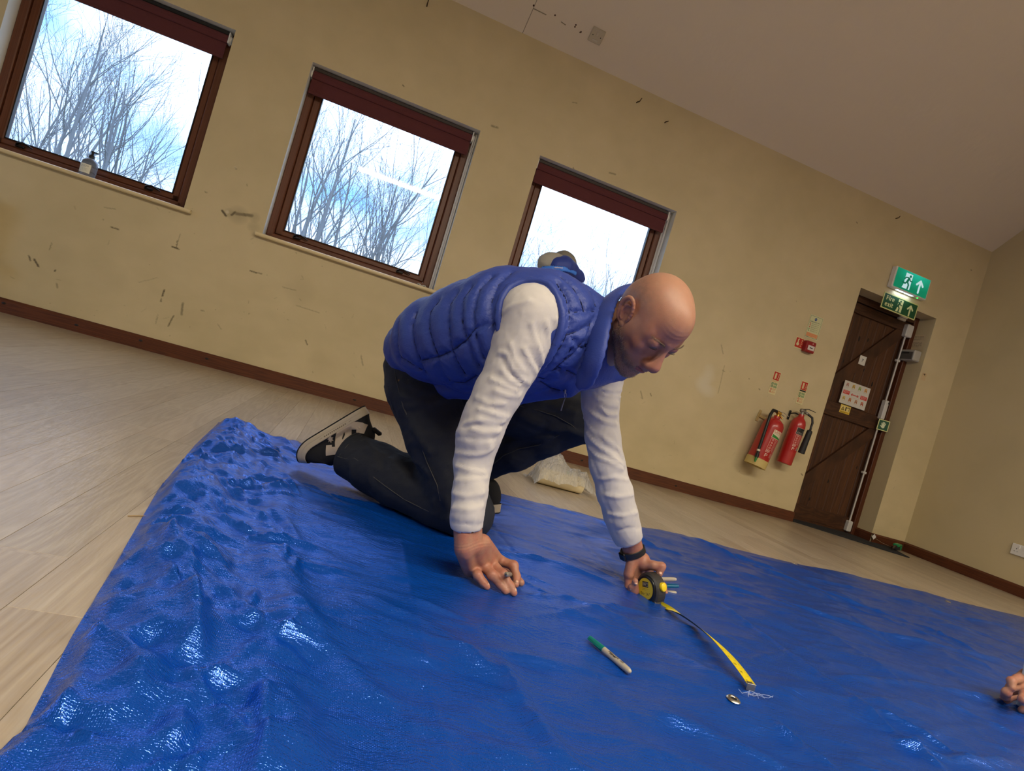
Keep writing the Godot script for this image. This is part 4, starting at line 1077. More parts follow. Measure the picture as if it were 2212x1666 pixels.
func outdoors() -> void:
	var g := MB.new(); g.box(Vector3(0, -1.3, -60), Vector3(240, .2, 118))
	struct("ground", g, mat(rgb(98, 104, 78), .95), "rough grass outside under the bare trees", "ground")
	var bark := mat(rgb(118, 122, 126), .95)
	var protos := []
	for k in 6: protos.append(tree_mesh(300 + k * 17, [1, 3, 2, 1, 3, 2][k])[0])
	# pixel of the trunk at mid height, pixel of the top, distance behind the wall, kind
	var list := [
		[95, 200, 120, -120, -15, 0, "tall forked bare tree at the left of the first window"], [40, 250, 60, 10, -22, 4, "thin bare tree beside the left frame of the first window"],
		[225, 230, 245, -20, -17, 1, "dense bare tree with several stems in the middle of the first window"], [285, 250, 330, 80, -19, 3, "slim leaning bare tree right of the gel bottle"],
		[330, 300, 345, 150, -20, 2, "forked bare tree left of the right frame of the first window"], [405, 300, 415, 110, -18, 0, "bare tree against the right frame of the first window"], [170, 250, 150, 30, -27, 5, "distant bare tree behind the tall forked one"],
		[655, 410, 690, 235, -20, 3, "slender bare tree at the left frame of the middle window"], [735, 430, 800, 190, -16, 1, "largest bare tree, fanned wide in the middle window"], [800, 470, 850, 250, -19, 4, "bare tree behind the lamp reflection in the middle window"],
		[880, 480, 905, 350, -18, 2, "bare tree with low forks at the right of the middle window"], [925, 520, 940, 415, -20, 0, "small bare tree by the right frame of the middle window"], [700, 430, 720, 300, -28, 5, "distant bare tree behind the fanned one"],
		[1125, 560, 1150, 490, -22, 1, "bushy bare tree at the left of the third window"], [1175, 575, 1185, 510, -26, 5, "bare tree just left of the capped person"], [1250, 580, 1265, 512, -22, 4, "rounded bare tree right of the capped person"], [1335, 600, 1355, 550, -23, 2, "small bare tree left of the bald man's head"]]
	var i := 0
	for s in list:
		var m := P(s[0], s[1], s[4]); var top := P(s[2], s[3], s[4])
		var h := top.y + 1.2
		var o := MeshInstance3D.new()
		o.name = numbered("bare_tree"); o.mesh = protos[s[5]]; o.material_override = bark
		add_child(o)
		tag(o, s[6], "tree", "bare trees outside the windows")
		var k := h / 10.0
		o.transform = Transform3D(Basis(Vector3.UP, i * 2.1) * Basis.from_scale(Vector3(k, k, k)), Vector3(m.x, -1.2, s[4]))
		i += 1
	# the thicket behind, too tangled to count
	var rng := RandomNumberGenerator.new(); rng.seed = 12
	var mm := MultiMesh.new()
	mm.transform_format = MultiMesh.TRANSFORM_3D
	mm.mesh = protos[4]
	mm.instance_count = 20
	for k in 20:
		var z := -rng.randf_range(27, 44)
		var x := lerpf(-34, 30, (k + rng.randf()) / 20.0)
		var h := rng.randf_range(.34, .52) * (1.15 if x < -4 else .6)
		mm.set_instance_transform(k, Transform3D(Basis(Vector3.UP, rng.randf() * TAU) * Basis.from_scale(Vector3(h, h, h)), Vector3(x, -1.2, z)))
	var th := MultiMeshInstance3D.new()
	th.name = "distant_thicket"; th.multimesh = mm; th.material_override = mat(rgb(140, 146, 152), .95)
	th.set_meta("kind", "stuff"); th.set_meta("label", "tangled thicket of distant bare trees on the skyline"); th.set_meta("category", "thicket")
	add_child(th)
	# ivy on one trunk
	# gel bottle on the first sill
	var bp := P(188, 376, -.045)
	var bo := thing("gel_bottle", "clear hand gel bottle with black pump on the first window sill", "bottle", Vector3(bp.x, YS + .0005, -.045))
	var clear := StandardMaterial3D.new()
	clear.transparency = BaseMaterial3D.TRANSPARENCY_ALPHA; clear.refraction_enabled = true; clear.refraction_scale = .04; clear.albedo_color = Color(.86, .9, .95, .12); clear.roughness = .08
	var b := MB.new(); b.lathe(Vector3.ZERO, Basis.IDENTITY, [Vector2(0, .003), Vector2(.038, .001), Vector2(.044, .006), Vector2(.045, .075), Vector2(.043, .092), Vector2(.032, .108), Vector2(.016, .116), Vector2(.014, .122), Vector2(0, .122)], 28); obj("body", b, clear, bo)
	b = MB.new(); b.lathe(Vector3(0, .118, 0), Basis.IDENTITY, [Vector2(0, 0), Vector2(.017, 0), Vector2(.017, 0), Vector2(.016, .018), Vector2(.008, .02), Vector2(.007, .034), Vector2(.011, .035), Vector2(.011, .044), Vector2(0, .046)], 18); b.box(Vector3(.016, .157, 0), Vector3(.028, .008, .012), .002); obj("pump", b, M.black, bo)
	var lp := Pic.new(80, 80, rgb(226, 224, 206)); lp.lines(10, 12, 56, 3, 8, 3, rgb(120, 120, 112), 2); lp.lines(10, 40, 50, 5, 7, 2, rgb(140, 140, 130), 3)
	b = MB.new(); b.lathe(Vector3.ZERO, Basis.IDENTITY, [Vector2(.0455, .018), Vector2(.0455, .072)], 12, .95, 2.35); flip_uv(b); obj("label_print", b, print_mat(lp, .5), bo)

# ---------------------------------------------------------------- the tarpaulin
const HX0 := -0.62
const HZ0 := 1.66
const HS := 0.008
const HW := 790
const HH := 350
var HM := PackedFloat32Array()

func ridge(a: Vector2, b: Vector2, w: float, h: float, sharp := 1.0) -> void:     # a fold from a to b (x, z), w wide and h high, fading at both ends
	var i0 := int((minf(a.x, b.x) - 3 * w - HX0) / HS); var i1 := int((maxf(a.x, b.x) + 3 * w - HX0) / HS) + 1
	var j0 := int((minf(a.y, b.y) - 3 * w - HZ0) / HS); var j1 := int((maxf(a.y, b.y) + 3 * w - HZ0) / HS) + 1
	var d := b - a; var L2 := maxf(d.length_squared(), 1e-9)
	for j in range(maxi(j0, 0), mini(j1, HH)):
		for i in range(maxi(i0, 0), mini(i1, HW)):
			var p := Vector2(HX0 + i * HS, HZ0 + j * HS)
			var t := clampf((p - a).dot(d) / L2, 0, 1)
			var e := (p - a - d * t).length() / w
			if e > 3.0: continue
			var f := 1.0 / (1.0 + e * e * (1.0 + e * e)) if sharp > .5 else exp(-e * e)
			HM[j * HW + i] += h * f * clampf(4.0 * t * (1.0 - t) + .25, 0, 1)

func tarp_left(z: float) -> float:
	var k := [[1.6, -.43], [1.80, -.41], [2.2, -.385], [2.71, -.335], [3.13, -.27], [3.37, -.235], [3.56, -.20], [3.70, -.26], [4.5, -.40]]
	for i in k.size() - 1:
		if z <= k[i + 1][0]: return lerpf(k[i][1], k[i + 1][1], clampf((z - k[i][0]) / (k[i + 1][0] - k[i][0]), 0, 1))
	return -.4

func tarp_far(x: float) -> float:
	var k := [[-.5, 1.75], [-.36, 1.765], [-.26, 1.80], [-.1, 1.815], [.75, 1.826], [1.19, 1.866], [1.45, 1.82], [1.73, 1.79], [2.26, 1.802], [2.55, 1.762], [2.9, 1.735], [3.4, 1.765], [4.0, 1.75], [6, 1.75]]
	for i in k.size() - 1:
		if x <= k[i + 1][0]: return lerpf(k[i][1], k[i + 1][1], clampf((x - k[i][0]) / (k[i + 1][0] - k[i][0]), 0, 1))
	return 1.75

func tarp_h(x: float, z: float) -> float:
	var fx := clampf((x - HX0) / HS, 0, HW - 2); var fz := clampf((z - HZ0) / HS, 0, HH - 2)
	var i := int(fx); var j := int(fz)
	var u := fx - i; var v := fz - j; var o := j * HW + i
	return lerpf(lerpf(HM[o], HM[o + 1], u), lerpf(HM[o + HW], HM[o + HW + 1], u), v)

func tarp() -> void:
	HM.resize(HW * HH)
	var n1 := noise(201, 1.6, 3); var n2 := noise(202, 5.0, 3); var n3 := noise(203, 2.2, 2); var n4 := noise(204, 2.6, 2); var n5 := noise(205, 3.4, 2); var n6 := noise(206, 1.7, 2)
	for j in HH:
		var z := HZ0 + j * HS
		var xl := tarp_left(z)
		for i in HW:
			var x := HX0 + i * HS
			var e := x - xl
			var h := 0.0042 + 0.0032 * n1.get_noise_2d(x * .8, z * 2.2) + .0016 * n2.get_noise_2d(x * .9 + z * .5, z * 2.4 - x * .4)
			var calm := 1.0      # held flat where hands, knee and shoe press on it
			for q in [[.46, 2.88, .16], [.42, 2.58, .16], [.18, 2.42, .15], [-.04, 2.22, .12], [.50, 2.33, .16], [.88, 2.76, .13], [1.98, 3.03, .12]]:
				calm *= 1.0 - .85 * exp(-(pow(x - q[0], 2) + pow(z - q[1], 2)) / (q[2] * q[2]))
			h = lerpf(.004, h, .4 + .6 * calm) + calm * .015 * maxf(0.0, n6.get_noise_2d(x * .9, z * 1.7) + .25)
			h += .0034 * calm * (1.0 - absf(n4.get_noise_2d(x * 1.2 + z * .5, z * 3.0 - x * .3)) * 2.2)
			if e < .6:      # the near left edge is folded over and puffed up
				var a := .024 + .014 * n3.get_noise_2d(z * 1.3, 3.0)
				var c := .090 + .030 * n3.get_noise_2d(z * 1.2, 9.0)
				var q := (e - c) / .065
				h += a * exp(-q * q)
				var q2 := (e - .26 - .03 * n3.get_noise_2d(z * 1.1, 20.0)) / .040
				h += (.008 + .012 * clampf((z - 2.6) * 1.4, 0, 1)) * exp(-q2 * q2) * (.5 + n3.get_noise_2d(z * 1.3, 31.0) + .4)
				var near := exp(-e * e / .05)
				h += near * .012 * (1.0 - absf(n5.get_noise_2d(x * 1.5 + z * .8, z * 1.3 - x)) * 2.6)
				h += near * .005 * (1.0 - absf(n5.get_noise_2d(x * 3.5 - z, z * 3.0 + x + 7.0)) * 2.6)
				h *= smoothstep(-.004, .03, e)
			HM[j * HW + i] = maxf(h, .0012)
	var rng := RandomNumberGenerator.new(); rng.seed = 31
	# folds seen in the photograph: floor pixels along each, width, height
	for s in [[[443, 1123], [560, 1160], [700, 1190], .012, .010], [[472, 1191], [590, 1215], [760, 1245], .011, .009], [[415, 1257], [500, 1330], [585, 1404], .012, .012], [[182, 1382], [240, 1420], [307, 1489], .009, .012], [[387, 1479], [450, 1540], [538, 1660], .010, .011], [[490, 1616], [530, 1570], [575, 1512], .010, .007],
			[[392, 1330], [405, 1380], [408, 1440], .016, .024], [[330, 1160], [390, 1250], [415, 1300], .016, .018], [[500, 960], [560, 985], [640, 1000], .012, .008], [[540, 1000], [600, 1020], [650, 1060], .010, .006],
			[[620, 1310], [700, 1400], [860, 1540], .02, .008], [[760, 1290], [940, 1360], [1090, 1470], .02, .007], [[1080, 1430], [1130, 1520], [1210, 1650], .018, .010], [[1060, 1195], [1180, 1215], [1330, 1265], .013, .010], [[1070, 1230], [1200, 1290], [1350, 1345], .012, .008], [[1130, 1290], [1250, 1300], [1400, 1330], .012, .007],
			[[1290, 1130], [1420, 1185], [1480, 1205], .014, .012], [[1545, 1300], [1690, 1400], [1830, 1505], .010, .009], [[1830, 1505], [1940, 1590], [2040, 1664], .010, .012], [[1460, 1236], [1680, 1300], [1900, 1372], .012, .012], [[1900, 1372], [2050, 1410], [2212, 1443], .012, .012], [[1800, 1464], [2000, 1485], [2212, 1530], .014, .012],
			[[1490, 1165], [1600, 1212], [1760, 1275], .012, .010], [[1760, 1275], [1950, 1340], [2120, 1420], .011, .009], [[1677, 1570], [1740, 1620], [1790, 1664], .009, .010], [[1330, 1340], [1420, 1395], [1600, 1500], .02, .006], [[1930, 1600], [2040, 1640], [2200, 1650], .012, .012], [[1900, 1540], [2000, 1590], [2085, 1640], .009, .008],
			[[1560, 1195], [1700, 1240], [1900, 1290], .014, .010], [[1900, 1290], [2050, 1330], [2212, 1370], .014, .010], [[1480, 1280], [1640, 1290], [1760, 1330], .011, .006], [[850, 1560], [1000, 1600], [1150, 1660], .02, .008], [[1400, 1540], [1560, 1600], [1700, 1664], .016, .007]]:
		for k in 2:
			var a := PF(s[k][0], s[k][1], .005); var b := PF(s[k + 1][0], s[k + 1][1], .005)
			ridge(Vector2(a.x, a.z), Vector2(b.x, b.z), s[3], s[4])
	# packing creases in a grid, and loose wrinkles
	for k in 18:
		var x := -.1 + .33 * k
		ridge(Vector2(x, 1.8), Vector2(x + .01, 4.4), .006, .0018 * (1 if k % 2 else -1))
	for k in 8:
		var z := 2.05 + .31 * k
		ridge(Vector2(-.3, z), Vector2(5.6, z + .02), .006, .0016 * (1 if k % 2 else -1))
	for k in 330:
		var c := Vector2(rng.randf_range(-.3, 4.8), rng.randf_range(1.82, 3.75))
		var a := rng.randfn(.10, .35)
		var L := rng.randf_range(.06, .30)
		var d := Vector2(cos(a), sin(a)) * L
		ridge(c - d, c + d, rng.randf_range(.006, .014), rng.randf_range(.0015, .0048) * (1 if rng.randf() < .75 else -.6))
	for k in 130:   # crumples along the left edge
		var z := rng.randf_range(1.85, 3.65)
		var c := Vector2(tarp_left(z) + rng.randf_range(.02, .30), z)
		var a := rng.randf() * TAU
		var d := Vector2(cos(a), sin(a)) * rng.randf_range(.02, .08)
		ridge(c - d, c + d, rng.randf_range(.005, .011), rng.randf_range(.004, .013) * (1 if rng.randf() < .7 else -.7))
	# the sheet
	var mb := MB.new()
	var nx := 780; var nz := 330
	for j in nz + 1:
		var b := float(j) / nz
		for i in nx + 1:
			var a := float(i) / nx
			var x := lerpf(-.42, 5.0, pow(a, 1.18))
			var z := lerpf(tarp_far(x), 4.28, pow(b, 1.0))
			var xl := tarp_left(z)
			x += (xl + .42) * (1.0 - smoothstep(0.0, .22, a))
			var h := tarp_h(x, z)
			var ef := minf(z - tarp_far(x), .03) / .03
			h = lerpf(.0015, h, clampf(ef, .25, 1.0))
			if i == 0: h = .0008
			mb.vert(Vector3(x, h, z), Vector3.UP, Vector2(x, z) / .3)
	for j in nz:
		for i in nx:
			var o := j * (nx + 1) + i
			mb.tri(o, o + nx + 1, o + nx + 2); mb.tri(o, o + nx + 2, o + 1)
	mb.smooth()
	# woven tape with crinkles: one height picture of 30 cm
	var w := 768
	var im := Image.create(w, w, false, Image.FORMAT_RF)
	var waves := []
	for k in 12:
		waves.append([rng.randi_range(-7, 7), rng.randi_range(5, 26) * (1 if rng.randf() < .5 else -1), rng.randf() * TAU, rng.randf_range(.5, 1.0)])
	for y in w:
		for x in w:
			var u := float(x) / w; var v := float(y) / w
			var wu := u + .012 * sin(TAU * (3 * v + u)); var wv := v + .02 * sin(TAU * (2 * u + v)) + .008 * sin(TAU * (7 * u - 3 * v))
			var s := 0.0
			for q in waves: s += q[3] * absf(sin(PI * (q[0] * wu + q[1] * wv) * 2.0 + q[2]))
			var tx := x / 6.4; var ty := y / 6.4
			var over := (int(tx) + int(ty)) % 2
			var wv2 := sin(PI * fposmod(tx, 1.0)) if over == 0 else sin(PI * fposmod(ty, 1.0))
			im.set_pixel(x, y, Color(.4 + s * .020 + wv2 * .042, 0, 0))
	var tm := mat(rgb(8, 86, 196), .14, .52, 1.0)
	tm.heightmap_enabled = true; tm.heightmap_texture = ImageTexture.create_from_image(im); tm.heightmap_scale = .85
	M.tarp = tm
	var t := obj("tarpaulin", mb, tm)
	tag(t, "large creased blue woven tarpaulin spread over the floor", "tarpaulin")
	for q in [[1581, 1522], [1716, 1222], [2047, 1303]]:
		var p := PF(q[0], q[1], .006)
		var h := tarp_h(p.x, p.z)
		var e := MB.new()
		e.lathe(Vector3(p.x, h + .001, p.z), Basis(Vector3.RIGHT, .06), [Vector2(.0065, .0015), Vector2(.0075, .0035), Vector2(.0105, .0035), Vector2(.0135, .0005)], 22)
		obj("eyelet", e, mat(rgb(206, 202, 190), .28, 1.0), t)
		e = MB.new(); e.lathe(Vector3(p.x, h + .0012, p.z), Basis(Vector3.RIGHT, .06), [Vector2(.0068, .0006), Vector2(0, .0006)], 16); obj("eyelet_hole", e, mat(rgb(10, 10, 14), .9), t)
	var th := MB.new()
	var o := PF(1612, 1515, .006)
	o.y = tarp_h(o.x, o.z) + .002
	for q in [[.050, .016, -.3], [-.026, .004, .2], [.030, .022, .5], [.012, .03, -.2], [-.01, .024, .1], [.055, .008, .15]]:
		var pts := []
		for k in 6: pts.append(o + Vector3(q[0] * k / 5.0, .004 + .004 * sin(k * 1.1 + q[2] * 9), q[1] * k / 5.0 * .5 + .002 * sin(k * 2.0 + q[2])))
		th.tube(pts, [.0005], 4)
	var fr := obj("frayed_threads", th, mat(rgb(170, 180, 205), .5), t); fr.set_meta("kind", "stuff")

func marker(label: String, cap_col: Color, at: Vector3, dir: Vector3, up: Vector3, L: float, lettered: bool, group := "", cap_first := true) -> Node3D:   # dir runs from the cap to the tail
	var x := dir.normalized(); var y := (up - x * up.dot(x)).normalized()
	var t := thing("marker_pen", label, "marker pen", at, group)
	t.basis = Basis(x, y, x.cross(y))
	var R := L * .052
	var turn := Basis(Vector3(0, 1, 0), Vector3(1, 0, 0), Vector3(0, 0, -1))   # lathe axis along x
	var body := mat(rgb(168, 158, 140), .4); var cm := mat(cap_col, .35)
	var b := MB.new(); b.lathe(Vector3.ZERO, turn, [Vector2(R * .5, L * .30), Vector2(R * .98, L * .36), Vector2(R, L * .40), Vector2(R, L * .86), Vector2(R * .9, L * .95), Vector2(R * .6, L * .99), Vector2(0, L)], 22)
	obj("barrel", b, body, t)
	b = MB.new(); b.lathe(Vector3.ZERO, turn, [Vector2(0, 0), Vector2(R * .55, .0005), Vector2(R * .72, L * .012), Vector2(R * .92, L * .20), Vector2(R * 1.05, L * .37), Vector2(R * 1.05, L * .37), Vector2(R * .9, L * .372)], 22)
	b.box(Vector3(L * .17, 0, R * 1.12), Vector3(L * .30, R * .42, R * .26), R * .1)
	obj("cap", b, cm, t)
	if lettered:
		var ink := mat(rgb(18, 18, 18), .5)
		var o := letters("lettering", "Sharpie", R * 1.15, Transform3D(Basis(Vector3(1, 0, 0), Vector3(0, .0, -1), Vector3(0, 1, 0)), Vector3(L * .60, R * .96, R * .05)), ink, t, "Droid Serif", true, .0006)
		letters("fine_print", "FINE POINT", R * .4, Transform3D(Basis(Vector3(1, 0, 0), Vector3(0, .35, -.94), Vector3(0, .94, .35)), Vector3(L * .60, R * .86, R * .62)), ink, t, "Droid Sans", false, .0004)
		letters("fine_print", "FINE", R * .5, Transform3D(Basis(Vector3(1, 0, 0), Vector3(0, .0, -1), Vector3(0, 1, 0)), Vector3(L * .79, R * .96, -R * .25)), ink, t, "Droid Sans", true, .0005)
		letters("fine_print", "POINT", R * .5, Transform3D(Basis(Vector3(1, 0, 0), Vector3(0, .0, -1), Vector3(0, 1, 0)), Vector3(L * .79, R * .96, R * .25)), ink, t, "Droid Sans", true, .0005)
	return t

func small_things() -> void:
	# the green capped marker on the tarpaulin
	var a := PF(1272, 1379, .015); var c := PF(1363, 1452, .013)
	a.y = tarp_h(a.x, a.z) + .0085; c.y = tarp_h(c.x, c.z) + .0085
	var mk := marker("green capped marker pen with grey barrel lying on the tarpaulin", rgb(0, 112, 100), a, c - a, Vector3(0, 1, .25), a.distance_to(c), true)
	# the roll in its clear bag, by the far edge of the tarpaulin
	var r0 := PF(1158, 1046, .0); var r1 := PF(1257, 1072, .0)
	var mid := (r0 + r1) / 2
	var ax := (r1 - r0); ax.y = 0
	var L := ax.length(); ax = ax.normalized()
	var back := Vector3(ax.z, 0, -ax.x)
	if back.z > 0: back = -back
	var roll := thing("packing_roll", "cream roll of sheeting half inside the clear bag", "roll", mid + back * .062)
	var cream := mat(rgb(206, 190, 150), .5)
	var b := MB.new()
	var R := .052
	var tb := Basis(back, ax, back.cross(ax))
	var prof := [Vector2(0, -L / 2 + .004), Vector2(R * .2, -L / 2 + .004), Vector2(R * .98, -L / 2), Vector2(R, -L / 2 + .004), Vector2(R, L / 2 - .004), Vector2(R * .97, L / 2), Vector2(R * .97, L / 2), Vector2(R * .45, L / 2 - .002), Vector2(R * .42, L / 2 - .03), Vector2(0, L / 2 - .03)]
	b.lathe(Vector3(0, R * .82, 0), tb * Basis.from_scale(Vector3(1.25, 1, .82)), prof, 30)
	if b.v.size(): obj("roll", b, cream, roll)
	b = MB.new(); b.box(ax * (L / 2 + .001) + Vector3(0, R * 1.35, 0) + back * .012, Vector3(.022, .010, .002), 0, Basis(back, Vector3.UP, back.cross(Vector3.UP))); obj("printed_mark", b, mat(rgb(70, 66, 60), .6), roll)
	var bag := thing("plastic_bag", "crumpled clear plastic bag draped over the cream roll", "bag", mid)
	var film := StandardMaterial3D.new()
	film.transparency = BaseMaterial3D.TRANSPARENCY_ALPHA; film.albedo_color = Color(.93, .93, .92, .30); film.roughness = .12; film.metallic_specular = .8
	film.heightmap_enabled = true; film.heightmap_texture = ntex(77, .04, 4, 256); film.heightmap_scale = .8
	var film2 := mat(rgb(222, 220, 214), .18, 0, .8)
	film2.transparency = BaseMaterial3D.TRANSPARENCY_ALPHA; film2.albedo_color.a = .46
	film2.albedo_texture = ntex(78, .05, 3, 128, false, 1, [[0, 1], [Color(.9, .9, .9), Color(1, 1, 1)]])
	film2.heightmap_enabled = true; film2.heightmap_texture = film.heightmap_texture; film2.heightmap_scale = .8
	var nb := noise(88, 9.0, 3); var nc := noise(89, 26.0, 2)
	b = MB.new()
	var nu := 60; var nv := 44
	for j in nv + 1:
		for i in nu + 1:
			var u := lerpf(-.74, .95, i / float(nu)); var v := lerpf(-.35, 3.6, j / float(nv))
			# over the roll from its front side, then down behind it and off towards the wall
			var across := R * (-1.15 + v * 1.35) + R * 1.5 * smoothstep(.20, .50, u) * clampf(1.2 - v * .4, 0, 1)
			var over := clampf(1.0 - pow((v - .85) / 1.25, 2), 0, 1)
			var y := .012 + R * 1.72 * sqrt(over)
			y += .085 * exp(-pow((u + .25) / .34, 2) - pow((v - 1.7) / .9, 2)) + .03 * exp(-pow((u - .55) / .3, 2) - pow((v - 2.1) / .7, 2))
			y += .030 * absf(nb.get_noise_2d(u * .16, v * .10)) + .014 * absf(nc.get_noise_2d(u * .12, v * .10))
			var fade := clampf((u + .74) * 6.0, 0, 1) * clampf((.95 - u) * 3.0, 0, 1) * clampf((3.6 - v) * 1.6, .1, 1)
			y = maxf(.003 + .006 * absf(nc.get_noise_2d(u, v)), y * lerpf(.25, 1.0, fade))
			var p := ax * (u * L * .86) + back * (across + .02 * nb.get_noise_2d(u * .4 + 3, v * .1)) + Vector3(0, y, 0)
			b.vert(p, Vector3.UP, Vector2(u * 2, v * .6))
	for j in nv:
		for i in nu:
			var o := j * (nu + 1) + i
			b.tri(o, o + 1, o + nu + 2); b.tri(o, o + nu + 2, o + nu + 1)
	b.smooth(); obj("film", b, film2, bag)
	var pl := Pic.new(60, 22, rgb(226, 214, 176))
	for k in [4, 7, 9, 20, 22, 25, 28, 30, 33, 36, 38, 41, 44, 50]: pl.rect(k, 5, 1 if k % 3 else 2, 12, rgb(40, 36, 30))
	var lp := P(1210, 994, mid.z - .14)
	plate("barcode_label", "", "", Transform3D(Basis(Vector3(.75, -.62, .1).normalized(), Vector3(.55, .75, .3).normalized(), Vector3(-.2, -.25, .95).normalized()).orthonormalized(), lp - bag.position), .048, .016, .0008, print_mat(pl), M.white_plastic, bag)
	var gp := P(1227, 1021, mid.z - .06)
	b = MB.new(); b.box(gp - bag.position, Vector3(.012, .010, .002), 0, Basis(Vector3.BACK, .6)); obj("green_mark", b, mat(rgb(70, 150, 110), .5), bag)
	b = MB.new(); b.box(gp - bag.position + Vector3(.012, -.006, 0), Vector3(.014, .006, .002), 0, Basis(Vector3.BACK, .8)); obj("black_mark", b, M.black, bag)
	# spare tarp fold line: the debris on the floor by the tarpaulin
	b = MB.new(); var s0 := PF(276, 1115, .001); var s1 := PF(322, 1115, .001); b.tube([s0, (s0 + s1) / 2 + Vector3(0, .0006, .002), s1], [.0012], 5)
	tag(obj("straw_sliver", b, mat(rgb(150, 120, 70), .8)), "thin straw coloured sliver on the floor beside the tarpaulin edge", "debris")
	hand_things()

# the pocket tape and the pens in the left hand
var TAPE_C := Vector3.ZERO
func hand_things() -> void:
	var c := P(1405, 1274, 2.765)
	TAPE_C = c
	var n := (CB * Vector3(-.80, .10, .60)).normalized()      # the labelled face looks left of the camera
	var up := (CB * Vector3(.02, 1, .0)).normalized()
	var x := up.cross(n).normalized(); up = n.cross(x).normalized()
	var t := thing("tape_measure", "black pocket tape measure with yellow label held in the left hand", "tape measure", c)
	t.basis = Basis(x, up, n) * Basis(Vector3.BACK, .10) * Basis.from_scale(Vector3(1.15, 1.28, 1.15))
	var k := px(c) / .00116
	var R := .034
	var outline := PackedVector2Array()      # a D-shaped case: rounded back and top, a flat foot
	for i in 27:
		var a := -PI * .20 + PI * 1.40 * i / 26
		outline.append(Vector2(cos(a) * R * 1.0, sin(a) * R * 1.08))
	outline.append(Vector2(-.030, -.030)); outline.append(Vector2(-.024, -.035)); outline.append(Vector2(.026, -.035)); outline.append(Vector2(.031, -.030))
	var rub := mat(rgb(40, 38, 36), .55); var hard := mat(rgb(14, 14, 15), .3)
	var b := MB.new(); b.prism(outline, Transform3D(Basis.IDENTITY, Vector3(0, 0, -.015)), .026)
	for sgn in [-1.0, 1.0]:    # bevelled shoulders
		var inner := PackedVector2Array()
		for p in outline: inner.append(p * .90)
		for i in outline.size():
			var p := outline[i]; var q := outline[(i + 1) % outline.size()]; var p2 := inner[i]; var q2 := inner[(i + 1) % outline.size()]
			var z0 := .011 if sgn > 0 else -.015; var z1: float = z0 + .004 * float(sgn)
			if sgn > 0: b.quad(Vector3(p.x, p.y, z0), Vector3(q.x, q.y, z0), Vector3(q2.x, q2.y, z1), Vector3(p2.x, p2.y, z1))
			else: b.quad(Vector3(q.x, q.y, z0), Vector3(p.x, p.y, z0), Vector3(p2.x, p2.y, z1), Vector3(q2.x, q2.y, z1))
		b.prism(inner, Transform3D(Basis.IDENTITY, Vector3(0, 0, .0149 if sgn > 0 else -.019)), .0001)
	for i in 3: b.box(Vector3(.0, -.0355, -.012 + .004 * i), Vector3(.03, .0014, .0016))
	obj("case", b, rub, t)
	b = MB.new(); b.lathe(Vector3(-.001, .003, .0145), Basis(Vector3.RIGHT, PI / 2), [Vector2(.0285, 0), Vector2(.0285, .0025), Vector2(.026, .0035), Vector2(.0245, .0035), Vector2(.0235, .0022), Vector2(0, .0022)], 32); obj("rim", b, hard, t)
	var lp := Pic.new(160, 160, rgb(206, 178, 34))
	lp.rect(46, 26, 64, 42, rgb(20, 20, 18)); lp.frame(50, 34, 56, 26, 2, rgb(190, 186, 150)); lp.lines(54, 40, 48, 2, 8, 4, rgb(200, 196, 160), 1); lp.lines(44, 78, 70, 2, 10, 3, rgb(110, 96, 30), 2)
	lp.text("5m/16'", 28, 106, 3.0, rgb(18, 18, 16))
	b = MB.new()
	for i in 32:
		var a0 := TAU * i / 32; var a1 := TAU * (i + 1) / 32
		var o := Vector3(-.001, .003, .0170)
		var v0 := Vector2(cos(a0), sin(a0)); var v1 := Vector2(cos(a1), sin(a1))
		var i0 := b.vert(o, Vector3.BACK, Vector2(.5, .5)); var i1 := b.vert(o + Vector3(v0.x, v0.y, 0) * .0225, Vector3.BACK, Vector2(.5 + v0.x * .5, .5 - v0.y * .5)); var i2 := b.vert(o + Vector3(v1.x, v1.y, 0) * .0225, Vector3.BACK, Vector2(.5 + v1.x * .5, .5 - v1.y * .5))
		b.tri(i0, i1, i2)
	obj("label_print", b, print_mat(lp), t)
	b = MB.new(); var bo := Vector3(R * .98, .010, -.004); b.lathe(bo, Basis(Vector3.BACK, -PI / 2 + .1), [Vector2(.0095, -.004), Vector2(.0098, .0035), Vector2(.008, .006), Vector2(0, .0066)], 20); obj("lock_button", b, mat(rgb(226, 196, 20), .4), t)
	# the drawn blade: from the foot of the case to its hook on the tarpaulin
	var A := P(1419, 1304, 2.785); var E := PF(1617, 1500, .014)
	E.y = tarp_h(E.x, E.z) + .011
	var Bm := P(1508, 1408, lerpf(A.z, E.z, .5)); Bm.y = maxf(Bm.y, tarp_h(Bm.x, Bm.z) + .02)
	var bl := MB.new(); var bk := MB.new()
	var hw := .0098
	var N := 60
	var prev := []
	for i in N + 1:
		var f := i / float(N)
		var p := A * (1 - f) * (1 - f) + (Bm * 2.0 - (A + E) * .5) * (2 * f * (1 - f)) + E * f * f
		var sag := .010 * sin(PI * f)
		p.y -= sag * .4
		var d := (E - A).normalized()
		var side := d.cross(Vector3.UP).normalized()
		var n0 := side.cross(d).normalized()
		if n0.y < 0: n0 = -n0
		var vw := (CO - p).normalized(); vw = (vw - d * vw.dot(d)).normalized()
		var al := n0.signed_angle_to(vw, d)
		var edge := al - PI / 2 * signf(al) if absf(al) > .01 else PI / 2     # turned edge-on to the man's side in its middle
		var tw := lerpf(al * .75, edge * .94, smoothstep(.02, .30, f)) * (1.0 - smoothstep(.48, .86, f))
		side = side.rotated(d, tw)
		var nn := side.cross(d).normalized()
		if nn.y < 0: nn = -nn
		var row := []
		for q in [-1.0, -.5, 0.0, .5, 1.0]:
			row.append(p + side * hw * q + nn * (absf(q) * absf(q)) * .0022)
